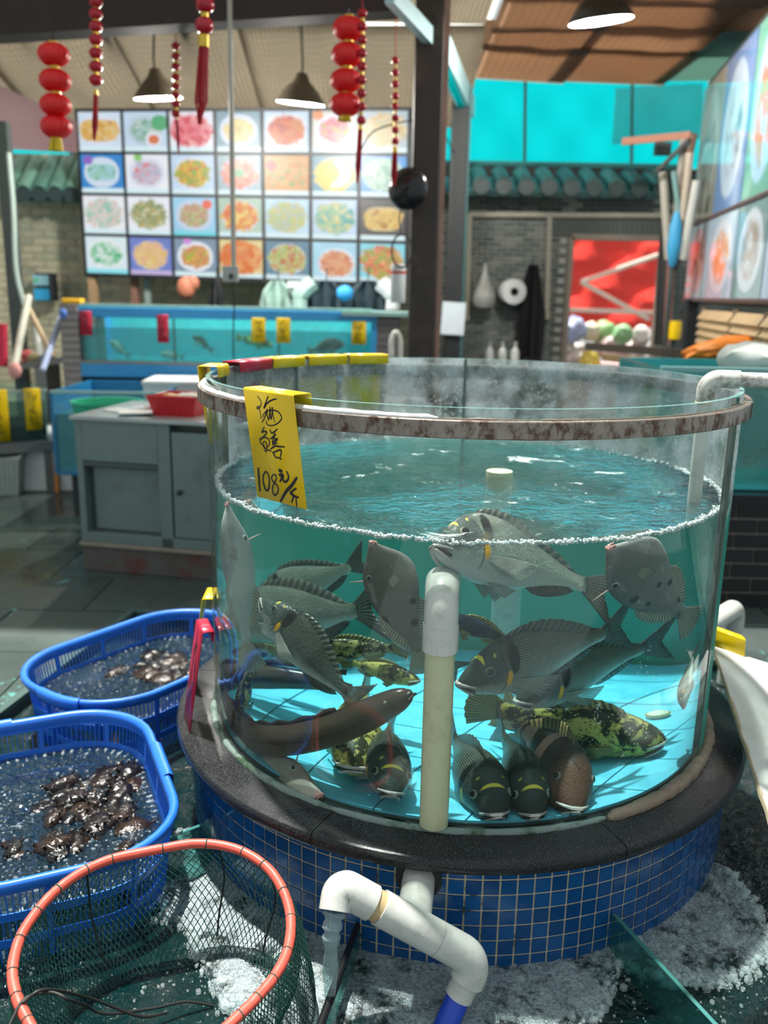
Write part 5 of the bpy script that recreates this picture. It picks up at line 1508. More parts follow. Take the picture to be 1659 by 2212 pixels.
# ------------------------------------------------------------------ brick walls
def m_brick(name, c, var=0.25):
    n = NT(name); p = n.geo('Position')
    return n.done(n.bsdf(n.mix(n.noise(14, 4, v=p), tuple(x * (1 - var) for x in c), tuple(x * (1 + var) for x in c)), 0.8, 0, n.bump(n.noise(60, 4, v=p), 0.4, 0.01)))
def brick_wall(name, pTL, pTR, pBL, bw, bh, mats, mort, seen, gap=0.012, th=0.1, skip=None, maxo=298):
    pTL, pTR, pBL = Vector(pTL), Vector(pTR), Vector(pBL)
    ex, ez = (pTR - pTL), (pBL - pTL); W, H = ex.length, ez.length; ex.normalize(); ez.normalize(); nn = ex.cross(ez).normalized()
    if nn.dot(Vector(CAM) - pTL) < 0: nn = -nn
    wall = MB()
    pieces = [(0, W, 0, H)] if skip is None else skip
    for a, b, c, d in pieces: wall.slab([pTL + ex * a + ez * c, pTL + ex * a + ez * d, pTL + ex * b + ez * d, pTL + ex * b + ez * c] if (ez.cross(ex)).dot(nn) > 0 else [pTL + ex * a + ez * c, pTL + ex * b + ez * c, pTL + ex * b + ez * d, pTL + ex * a + ez * d], th)
    wo = struct(name, wall, mort)
    R3 = Matrix((ex, nn, -ez)).transposed()
    meshes = []
    for mt in mats:
        b = MB(); b.box((0, 0, 0), (bw - gap, 0.016, bh - gap)); meshes.append(b.mesh('brick', mt))
    cand = []
    for r in range(int(H / bh) + 1):
        for k in range(-1, int(W / bw) + 1):
            x0 = k * bw + (r % 2) * bw / 2; x1 = x0 + bw; z0 = r * bh
            if x0 < 0 or x1 > W or z0 + bh > H: continue
            if skip is not None and not any(a <= x0 and x1 <= b and c <= z0 and z0 + bh <= d for a, b, c, d in pieces): continue
            p = pTL + ex * (x0 + x1) / 2 + ez * (z0 + bh / 2)
            d = np.array(p) - CAM; sx = 829.5 + FPX * np.dot(d, _X) / np.dot(d, _F); sy = 1106 - FPX * np.dot(d, _U) / np.dot(d, _F)
            vis = any(a < sx < b and c < sy < e for a, b, c, e in seen)
            cand.append((not vis, random.random(), p))
    cand.sort(key=lambda q: (q[0], q[1]))
    rest = MB(); used = 0
    for nv, _, p in cand:
        p = p + nn * (0.002 + random.uniform(0, .004))
        if used < maxo and not nv:
            o = bpy.data.objects.new('brick', random.choice(meshes)); COL.objects.link(o); o.matrix_world = Matrix.Translation(p) @ R3.to_4x4(); o.parent = wo; used += 1
        else: rest.box(p, (bw - gap, 0.016, bh - gap), R3)
    if rest.v: o = rest.build('bricks_beyond', mats[0], wo); o['kind'] = 'stuff'
    return wo
YL, YR = 6.1, 6.0
tl = PY(-60, 330, YL); tl.x = -6.2; tr = PY(900, 330, YL)
BRL = [m_brick('brick_tan_' + str(i), c) for i, c in enumerate(((0.62, 0.6, 0.42), (0.52, 0.53, 0.38), (0.7, 0.66, 0.48), (0.45, 0.48, 0.36)))]
BRR = [m_brick('brick_grey_' + str(i), c) for i, c in enumerate(((0.13, 0.15, 0.135), (0.10, 0.12, 0.11), (0.17, 0.185, 0.165), (0.08, 0.10, 0.09)))]
brick_wall('wall_left', (tl.x, YL, tl.z), (tr.x, YL, tl.z), (tl.x, YL, 0), 0.2, 0.066, BRL, plain('mortar_tan', (0.55, 0.52, 0.4), 0.9), [(25, 185, 430, 660), (185, 660, 590, 665)])
wl, wr, dl_, dr_ = PY(905, 420, YR).x, PY(1800, 420, YR).x, PY(1226, 600, YR).x, PY(1424, 600, YR).x
zt_, zd_ = PY(1200, 425, YR).z, PY(1320, 514, YR).z
brick_wall('wall_back', (wl, YR, zt_), (wr, YR, zt_), (wl, YR, 0), 0.118, 0.044, BRR, plain('mortar_grey', (0.42, 0.43, 0.39), 0.9), [(935, 1228, 425, 775), (1425, 1470, 425, 700)], 0.009,
           skip=[(0, dl_ - wl, 0, zt_), (dl_ - wl, dr_ - wl, 0, zt_ - zd_), (dr_ - wl, wr - wl, 0, zt_)])
# upright brick lintel over the door
lint = MB(); lo_ = struct('trim_2', MB().box(((dl_ + dr_) / 2, YR - 0.008, zd_ + 0.09), (dr_ - dl_ + 0.3, 0.012, 0.17)), plain('mortar_dark', (0.1, 0.1, 0.09), 0.9))
bm_ = MB().box((0, 0, 0), (0.034, 0.014, 0.15)).mesh('lintel_brick', BRR[1])
for k in range(26):
    o = bpy.data.objects.new('lintel_brick', bm_); COL.objects.link(o); o.parent = lo_; o.location = (dl_ - 0.14 + k * 0.0445, YR - 0.016, zd_ + 0.09)
# door frame, pale conduit on the wall
fr = MB(); M_DFR = plain('door_frame', (0.24, 0.2, 0.16), 0.6)
for x in (dl_, dr_): fr.box((x, YR - 0.03, zd_ / 2), (0.05, 0.1, zd_))
fr.box(((dl_ + dr_) / 2, YR - 0.03, zd_), (dr_ - dl_, 0.1, 0.05)); struct('door_1', fr, M_DFR)
cd = thing('wall_conduit', 'pale conduit frame fixed on the dark brick wall', 'conduit', (0, YR, 1)); M_COND = plain('conduit', (0.42, 0.4, 0.32), 0.5)
yc = YR - 0.05
for a, b in (((1012, 464), (1432, 466)), ((1014, 464), (1008, 692)), ((1187, 470), (1180, 690))):
    m = MB(); A, B = PY(*a, yc), PY(*b, yc); m.tube([A, B], 0.026, 8); m.build('conduit_run', M_COND, cd, smooth=True)

# ------------------------------------------------------------------ eaves of round tiles
M_RT = [plain('roof_tile_green_' + str(i), c, 0.35, 0, 0.25) for i, c in enumerate(((0.16, 0.36, 0.3), (0.2, 0.42, 0.34), (0.12, 0.29, 0.25)))]
M_RTD = [plain('roof_tile_dark_' + str(i), c, 0.4, 0, 0.25) for i, c in enumerate(((0.05, 0.13, 0.125), (0.06, 0.16, 0.15), (0.04, 0.10, 0.10)))]
M_TEND = plain('tile_end_dark', (0.025, 0.05, 0.05), 0.5)
def eave(name, px0, px1, pyl, Y, n, mats, r, slope=0.32, length=0.5, lab=None):
    A, B = PY(px0, pyl, Y), PY(px1, pyl, Y); z = (A.z + B.z) / 2
    base = MB(); base.slab([(A.x - .1, Y - 0.10, z - 0.05), (B.x + .1, Y - 0.10, z - 0.05), (B.x + .1, Y + length, z - 0.05 + slope * (length + .1)), (A.x - .1, Y + length, z - 0.05 + slope * (length + .1))], 0.03)
    eo = struct(name, base, mats[2])
    cov = MB(); pan = MB(); half = [(r * math.cos(PI * k / 8), r * math.sin(PI * k / 8)) for k in range(9)]
    out = half + [(x * 0.82, y * 0.82) for x, y in half[::-1]]
    dy = Vector((0, 1, slope)).normalized()
    cov.prism(out, (0, 0, 0), (1, 0, 0), Vector((0, -slope, 1)).normalized(), -length)
    cov.prism([(r * 1.02 * math.cos(2 * PI * k / 14), r * 1.02 * math.sin(2 * PI * k / 14)) for k in range(14)], (0, 0, 0), (1, 0, 0), (0, 0, 1), 0.012, 1)
    cm = [cov.mesh('cover_tile', [q, M_TEND]) for q in mats]
    w = (B.x - A.x) / n
    pr = w / 2
    low = [(pr * math.cos(PI + PI * k / 8), 0.45 * pr * math.sin(PI + PI * k / 8)) for k in range(9)]
    pan.prism(low + [(x, y * 0.7 + 0.012) for x, y in low[::-1]], (0, 0, 0), (1, 0, 0), Vector((0, -slope, 1)).normalized(), -length)
    pm = [pan.mesh('pan_tile', q) for q in mats]
    for k in range(n + 1):
        o = bpy.data.objects.new('cover_tile', cm[k % 3]); COL.objects.link(o); o.parent = eo; o.location = (A.x + k * w, Y - 0.14, z)
        if k < n: o = bpy.data.objects.new('pan_tile', pm[(k + 1) % 3]); COL.objects.link(o); o.parent = eo; o.location = (A.x + (k + .5) * w, Y - 0.13, z - 0.01)
    return eo
eave('trim_3', 988, 1420, 408, YR - 0.25, 9, M_RTD, 0.072, 0.35, 0.45)
eave('trim_4', 32, 200, 420, YL - 0.25, 5, M_RT, 0.075, 0.75, 0.5)
# dark fascia and beam above the right eave
f = MB(); a, b = PY(905, 352, 5.9), PY(1640, 352, 5.9); f.box(((a.x + b.x) / 2, 6.45, a.z - 0.14), (b.x - a.x, 0.06, 0.4)); struct('trim_5', f, plain('fascia_dark', (0.012, 0.02, 0.02), 0.6))
f = MB(); a, b = PY(905, 350, 5.8), PY(1480, 360, 5.8); f.tube([a, b], 0.022, 6); struct('trim_6', f, plain('fascia_teal', (0.04, 0.2, 0.2), 0.5))

# ------------------------------------------------------------------ translucent sheets letting daylight in
def m_sheet(name, c, k=0.75, wrinkle=0.0, clear=0.0):
    n = NT(name); p = n.geo('Position')
    col = n.mix(n.noise(1.6, 4, v=p), tuple(x * 0.86 for x in c), tuple(min(1, x * 1.1) for x in c))
    nm = n.bump(n.noise(2.5, 4, v=p), wrinkle, 0.1) if wrinkle else None
    lit = n.mixs(k, n.bsdf(col, 0.4, 0, nm), n.transl(col))
    return n.done(n.mixs(clear, lit, n.transp(tuple(min(1, x * 1.15) for x in c))) if clear else lit)
M_CYAN = m_sheet('cyan_sheet', (0.05, 0.86, 0.9), 0.88, 0, 0.8)
M_CYAN_D = m_sheet('cyan_sheet_deep', (0.006, 0.2, 0.21), 0.6)
M_REDT = m_sheet('red_sheet', (1.0, 0.27, 0.24), 0.88, 0.25, 0.55)
M_BAR = plain('dark_bar', (0.03, 0.05, 0.05), 0.5)
YC = 6.9
cs = thing('cyan_sheet', 'glowing cyan translucent sheet above the dark tiled wall', 'sheet', PY(1200, 350, YC))
g = []
for i in range(31):
    row = []
    for j in range(9):
        p = PY(lerp(895, 1530, i / 30), lerp(150, 365, j / 8), YC); row.append((p.x, p.y + 0.02 * math.sin(i * 1.1) * math.sin(j), p.z))
    g.append(row)
m = MB(); m.grid(g); o = m.build('sheet', M_CYAN, cs, smooth=True); md = o.modifiers.new('solid', 'SOLIDIFY'); md.thickness = 0.004
for x in (1135, 1366):
    m = MB(); m.tube([PY(x, 150, YC - .06), PY(x - 2, 362, YC - .06)], 0.016, 6); m.build('bar', M_BAR, cs)
rs = thing('red_sheet', 'bright red tarpaulin hung outside the doorway on pale poles', 'tarpaulin', PY(1320, 700, 8.2))
g = []
for i in range(25):
    row = []
    for j in range(17):
        p = PY(lerp(1190, 1460, i / 24), lerp(470, 712, j / 16), 8.2); row.append((p.x, p.y + 0.05 * math.sin(i * .5 + j * .9) + 0.03 * math.sin(j * 1.7 - i * .3), p.z))
    g.append(row)
m = MB(); m.grid(g); o = m.build('sheet', M_REDT, rs, smooth=True); md = o.modifiers.new('solid', 'SOLIDIFY'); md.thickness = 0.004
M_PALE = plain('pale_pole', (0.95, 0.82, 0.72), 0.5)
for a, b in (((1255, 609), (1432, 548)), ((1255, 609), (1402, 690)), ((1200, 668), (1432, 676))):
    m = MB(); m.tube([PY(*a, 8.05), PY(*b, 8.05)], 0.028, 8); m.build('pole', M_PALE, rs, smooth=True)
# side curtain sheets at left and round the board
for nm, lab, quad, Y, mt in (('cyan_sheet', 'cyan strip of sheet right of the glowing menu board', [(868, 225), (906, 225), (906, 360), (868, 360)], 6.6, M_CYAN), ('cyan_sheet', 'dim teal sheet under the roof above the menu board', [(150, 90), (905, 90), (905, 345), (150, 345)], 7.0, M_CYAN_D), ('cyan_sheet', 'pale cyan sheet at far left above the green eave', [(-60, 90), (215, 90), (215, 380), (-60, 380)], 7.1, M_CYAN)):
    m = MB(); m.slab([PY(*quad[3], Y), PY(*quad[2], Y), PY(*quad[1], Y), PY(*quad[0], Y)], 0.004); one(nm, lab, 'sheet', m, mt)

# ------------------------------------------------------------------ roof
def m_reed(name, c1, c2, c3, scale=46, dirn='Y'):
    n = NT(name); p = n.geo('Position')
    w = n.wave(scale, v=p, dist=1.2, direction=dirn, dscale=2)
    x = n.wave(5.0, v=p, dist=0.6, direction='X' if dirn == 'Y' else 'Y')
    col = n.mix(w, c1, c2); col = n.mix(n.sstep(n.noise(1.3, 4, v=p), 0.42, 0.62), col, c3)
    col = n.mix(n.math('MULTIPLY', n.sstep(x, 0.93, 0.99), 0.7), col, (0.03, 0.025, 0.02))
    return n.done(n.mixs(0.6, n.bsdf(col, 0.7, 0, n.bump(w, 0.5, 0.01)), n.transl(n.mix(0.3, col, tuple(min(1, q * 2) for q in c2)))))
M_REED = m_reed('reed_brown', (0.065, 0.04, 0.025), (0.19, 0.115, 0.07), (0.12, 0.065, 0.038), 12)
M_REED2 = m_reed('reed_tan', (0.085, 0.05, 0.032), (0.24, 0.15, 0.095), (0.15, 0.09, 0.055), 12)
M_REEDG = m_reed('reed_lattice', (0.07, 0.06, 0.045), (0.27, 0.22, 0.165), (0.13, 0.11, 0.085), 9, 'X')
M_REEDT = m_reed('reed_teal', (0.03, 0.09, 0.09), (0.10, 0.26, 0.26), (0.05, 0.16, 0.16), 30)
ZC = 3.36
ceil_ = MB(); ceil_.slab([(0.55, 2.2, ZC + .04), (4.4, 2.2, ZC + .04), (4.4, 6.35, ZC + .04), (0.55, 6.35, ZC + .04)], 0.02)
co = struct('ceiling', ceil_, m_sheet('roof_deck', (0.9, 0.8, 0.7), 0.95))
def mat_panel(x0, x1, y0, y1, z, mt, tilt=0.0, sag=0.02, drop=0.0):
    g = []
    for i in range(13):
        row = []
        for j in range(7):
            u, v = i / 12, j / 6; row.append((lerp(x0, x1, u), lerp(y0, y1, v), z + tilt * (u - .5) + drop * v - sag * math.sin(PI * u) * math.sin(PI * v) * (1 + .5 * math.sin(i))))
        g.append(row)
    m = MB(); m.grid(g); o = m.build('reed_mat', mt, co, smooth=True, fix=False)
    return o
k = 0
for y0, y1 in ((2.2, 3.3), (3.2, 4.1), (4.0, 4.75), (4.65, 5.35), (5.25, 6.3)):
    for x0, x1 in ((0.5, 1.35), (1.25, 2.25), (2.15, 3.2), (3.1, 4.2)):
        mt = (M_REED, M_REED2, M_REED)[k % 3] if not (y0 > 4.6 and x0 > 2) else M_REEDT
        mat_panel(x0 + random.uniform(-.06, .06), x1, y0, y1 + random.uniform(0, .12), ZC - 0.01 - 0.012 * (k % 3), mt, random.uniform(-.04, .04), 0.03); k += 1
# a hanging flap of matting at the cyan window
m = MB(); m.slab([PY(1322, 312, 6.6), PY(1518, 300, 6.6), PY(1518, 180, 6.6), PY(1330, 190, 6.6)], 0.006)
n = NT('reed_see_through'); w = n.wave(34, v=n.geo('Position'), direction='Z', dist=0.6)
M_FLAP = n.done(n.mixs(n.sstep(w, 0.25, 0.6), n.bsdf((0.05, 0.2, 0.2), 0.7), n.transp((0.9, 1, 1))))
one('reed_blind', 'thin reed blind hanging over the right end of the cyan sheet', 'blind', m, M_FLAP)
# left roof: lattice mats, sagging, on dark battens
cl = MB(); cl.slab([(-6.2, 1.9, ZC + .1), (0.52, 1.9, ZC + .1), (0.52, 6.6, ZC + .1), (-6.2, 6.6, ZC + .1)], 0.02)
co2 = struct('ceiling_left', cl, m_sheet('roof_deck_left', (0.92, 0.92, 0.88), 0.95)); _c = co; co = co2
for x0, x1 in ((-5.9, -4.5), (-4.6, -3.3), (-3.4, -2.25), (-2.3, -1.3), (-1.35, -0.45), (-0.5, 0.45)):
    mat_panel(x0, x1, 1.95, 4.7, ZC - 0.02, M_REEDG, 0.0, 0.14); mat_panel(x0, x1, 4.6, 6.15, ZC - 0.06, M_REEDG, 0.02, 0.10, -0.42)
co = _c
for k in range(4):
    m = MB(); a = PY(170 + 150 * k - 260, 125, 3.3); m.box((-3.6 + k * 0.62, 4.3, ZC - 0.09), (0.06, 3.2, 0.05)); one('roof_batten', ('outermost', 'second', 'third', 'innermost')[k] + ' dark roof batten at upper left counted from the left edge', 'batten', m, plain('batten', (0.09, 0.08, 0.06), 0.7), 'roof battens')
# big dark beam across the upper left, rails running back
a, b = PY(-700, 119, 2.75), PY(862, 22, 2.75)
m = MB(); d = (b - a); up_ = Vector((0, 0, 0.34)); bk_ = Vector((0, 0.16, 0)); m.hexa([a, b, b + bk_, a + bk_, a + up_, b + up_, b + bk_ + up_, a + bk_ + up_]); struct('trim_7', m, plain('beam_dark', (0.03, 0.022, 0.02), 0.7, 0, 0.3))
def bar(a, b, w, h, mat, name, label, cat, group=None):
    a, b = Vector(a), Vector(b); d = (b - a).normalized(); u = d.cross(ZUP).normalized(); v = u.cross(d)
    m = MB(); q = [(-w/2, -h/2), (w/2, -h/2), (w/2, h/2), (-w/2, h/2)]
    m.hexa([a + u * x + v * y for x, y in q] + [b + u * x + v * y for x, y in q]); return one(name, label, cat, m, mat, group)
M_RAILC = plain('rail_pale', (0.38, 0.55, 0.58), 0.35, 0.2)
bar(PY(842, -14, 2.5), PY(934, 86, 3.25), 0.05, 0.09, M_RAILC, 'roof_rail', 'pale steel roof rail coming down to the dark column', 'rail')
bar(PY(946, 92, 3.3), PY(1012, 232, 5.6), 0.10, 0.16, plain('rail_white', (0.5, 0.72, 0.74), 0.4), 'roof_rail', 'white-edged roof rail running from the column to the back', 'rail')
bar(PY(955, 118, 3.32), PY(1004, 230, 5.4), 0.04, 0.12, M_CYAN, 'roof_gap_glow', 'cyan gutter strip painted along the roof gap under the white roof rail', 'glow')  # cyan light along the roof gap edge, put into this strip's colour
# dark soffit over the picture wall at right
m = MB(); m.slab([PY(1500, 70, 5.4), PY(1560, -60, 3.4), PY(1700, -200, 3.2), PY(1640, -40, 5.2)], 0.05); struct('trim_8', m, plain('soffit', (0.05, 0.06, 0.055), 0.7))
# maroon awning at the far left
m = MB(); m.slab([PY(-20, 320, 4.8), PY(168, 330, 5.4), PY(165, 262, 5.4), PY(-20, 175, 4.8)], 0.02); one('maroon_awning', 'dark maroon awning edge at the far left under the roof', 'awning', m, plain('maroon', (0.10, 0.05, 0.055), 0.6))

# ------------------------------------------------------------------ columns
M_COLD = plain('column_dark', (0.035, 0.026, 0.022), 0.55, 0, 0.4, 6, 0.5, 0.3, 20, (0.14, 0.09, 0.06), 0.5, 3)
c = PY(913, 600, 3.25); t = thing('steel_column', 'dark brown column in the middle with pale stained edge', 'column', (c.x, c.y, Z_FL))
m = MB(); m.box((c.x, c.y, (3.3 + Z_FL) / 2), (0.165, 0.165, 3.3 - Z_FL)); m.build('shaft', M_COLD, t, bevel=0.008)
m = MB(); m.box((c.x + 0.10, c.y - 0.03, (3.3 + Z_FL) / 2), (0.03, 0.05, 3.3 - Z_FL)); m.build('edge_strip', plain('strip_pink', (0.36, 0.22, 0.17), 0.6, 0, 0.3, 5), t)
m = MB(); m.box((c.x, c.y, Z_FL + 0.06), (0.24, 0.24, 0.12)); m.build('foot', M_COLD, t)
c = PY(985, 500, 5.1); t = thing('steel_column', 'slim black column behind the brown one with paper sheet', 'column', (c.x, c.y, Z_FL))
m = MB(); m.box((c.x, c.y, (3.0 + Z_FL) / 2), (0.13, 0.13, 3.0 - Z_FL)); m.build('shaft', plain('column_black', (0.015, 0.018, 0.018), 0.5), t, bevel=0.008)
m = MB(); m.box((c.x + 0.075, c.y - 0.02, (3.0 + Z_FL) / 2), (0.016, 0.04, 3.0 - Z_FL)); m.build('edge_strip', plain('strip_teal', (0.08, 0.25, 0.25), 0.5), t)
p = PY(979, 688, 5.0); m = MB(); m.box(p, (0.19, 0.004, 0.26), Matrix.Rotation(0.04, 3, 'Y')); o = one('notice_sheet', 'white paper sheet taped to the slim black column', 'paper', m, plain('paper_blueish', (0.66, 0.74, 0.8), 0.7))
# thin hanging pole with a grey box
pt_, pb_ = PY(497, -30, 2.62), PY(506, 592, 2.62); pt_.z = ZC - 0.02
t = thing('hanging_pole', 'thin pale pole hanging in front of the menu board with grey socket box', 'pole', pb_)
m = MB(); m.tube([pt_, PY(505, 585, 2.62)], 0.0135, 8); m.build('rod', plain('pole_grey', (0.42, 0.42, 0.36), 0.5), t, smooth=True)
m = MB(); m.box(PY(498, 592, 2.62), (0.085, 0.05, 0.085)); b_ = m.build('socket_box', plain('box_grey', (0.4, 0.42, 0.41), 0.5), t, bevel=0.006)
m = MB(); q = PY(499, 597, 2.58); m.box(q, (0.02, 0.012, 0.028)); m.build('socket', plain('socket_dark', (0.03, 0.03, 0.03), 0.5), b_)
m = MB(); m.tube(curve_pts([PY(502, 604, 2.62), PY(506, 660, 2.62), PY(504, 720, 2.62), PY(505, 775, 2.62)], 20), 0.004, 6); m.build('cable', M_CORD, t, smooth=True)
# ================================================================== glowing menu board of 28 dish pictures
def m_dish(i, bgc, plate, food, pal, shape=2.2, size=(0.43, 0.40), fr=0.27, fscale=9, ctr=(0.5, 0.53), strip=(0.75, 0.95, 1.0), corner=None, strength=0.74):
    pal = [tuple(q ** 1.7 for q in c_) for c_ in pal]; plate = tuple(q ** 1.5 for q in plate); bgc = tuple(q ** 1.4 for q in bgc)
    n = NT('dish_print_%d' % i); uv = n.coord('UV'); x = n.xyz(uv); u, v = x[0], x[1]
    def ell(cx, cy, rx, ry, p=2.2):
        a = n.math('POWER', n.math('ABSOLUTE', n.math('DIVIDE', n.math('SUBTRACT', u, cx), rx)), p)
        b = n.math('POWER', n.math('ABSOLUTE', n.math('DIVIDE', n.math('SUBTRACT', v, cy), ry)), p)
        return n.math('ADD', a, b)
    sv = n.map(uv, loc=(i * 3.7, i * 1.3, 0))
    c = n.mix(n.noise(2.5, 2, v=sv), bgc, tuple(min(1, q * 1.25 + 0.03) for q in bgc))
    c = n.mix(n.math('SUBTRACT', 1.0, n.sstep(v, 0.10, 0.14)), c, strip)
    d = ell(ctr[0], ctr[1], size[0], size[1], shape)
    c = n.mix(n.math('SUBTRACT', 1.0, n.sstep(d, 0.9, 1.06)), c, plate)
    ringm = n.math('SUBTRACT', 1.0, n.sstep(n.math('ABSOLUTE', n.math('SUBTRACT', d, 0.62)), 0.03, 0.12))
    c = n.mix(n.math('MULTIPLY', ringm, 0.25), c, tuple(q * 0.75 for q in plate))
    f = n.math('ADD', ell(ctr[0], ctr[1], fr * 1.32, fr * 1.15 * (1.0 if food != 'slab' else 0.7), 2.0 if food != 'slab' else 3.5), n.math('MULTIPLY', n.math('SUBTRACT', n.noise(7, 3, v=sv), 0.5), 1.5))
    nd = n.n('ShaderNodeTexVoronoi'); n.put(nd.inputs['Vector'], sv); nd.inputs['Scale'].default_value = fscale
    k = n.math('ADD', n.math('MULTIPLY', n.xyz(nd.outputs['Color'])[0], 0.75), n.math('MULTIPLY', n.noise(fscale * 2.2, 2, v=sv), 0.3))
    fc = n.ramp(k, [(j / max(1, len(pal) - 1) * 0.8 + 0.1, q) for j, q in enumerate(pal)], 'LINEAR')
    c = n.mix(n.math('SUBTRACT', 1.0, n.sstep(f, 0.75, 1.15)), c, fc)
    if food == 'sauce':
        c = n.mix(n.math('SUBTRACT', 1.0, n.sstep(ell(0.7, 0.3, 0.2, 0.2), 0.9, 1.05)), c, (0.8, 0.85, 0.95)); c = n.mix(n.math('SUBTRACT', 1.0, n.sstep(ell(0.7, 0.3, 0.13, 0.12), 0.8, 1.1)), c, (0.75, 0.2, 0.08))
    if food == 'yin':
        s_ = n.math('ADD', u, n.math('MULTIPLY', n.math('SINE', n.math('MULTIPLY', v, 8.0)), 0.12)); c = n.mix(n.math('MULTIPLY', n.sstep(s_, 0.48, 0.53), n.math('SUBTRACT', 1.0, n.sstep(d, 0.6, 0.7))), c, (0.92, 0.88, 0.62))
    if corner is not None:
        for cx, cy, rx, cc in corner: c = n.mix(n.math('SUBTRACT', 1.0, n.sstep(ell(cx, cy, rx, rx), 0.7, 1.2)), c, cc)
    e = n.n('ShaderNodeEmission'); n.put(e.inputs[0], c); e.inputs[1].default_value = strength
    return n.done(n.mixs(0.05, e.outputs[0], n.glossy((1, 1, 1), 0.45)))
W_, BL_, SK = (0.86, 0.91, 1.0), (0.35, 0.55, 0.8), (0.62, 0.75, 0.95)
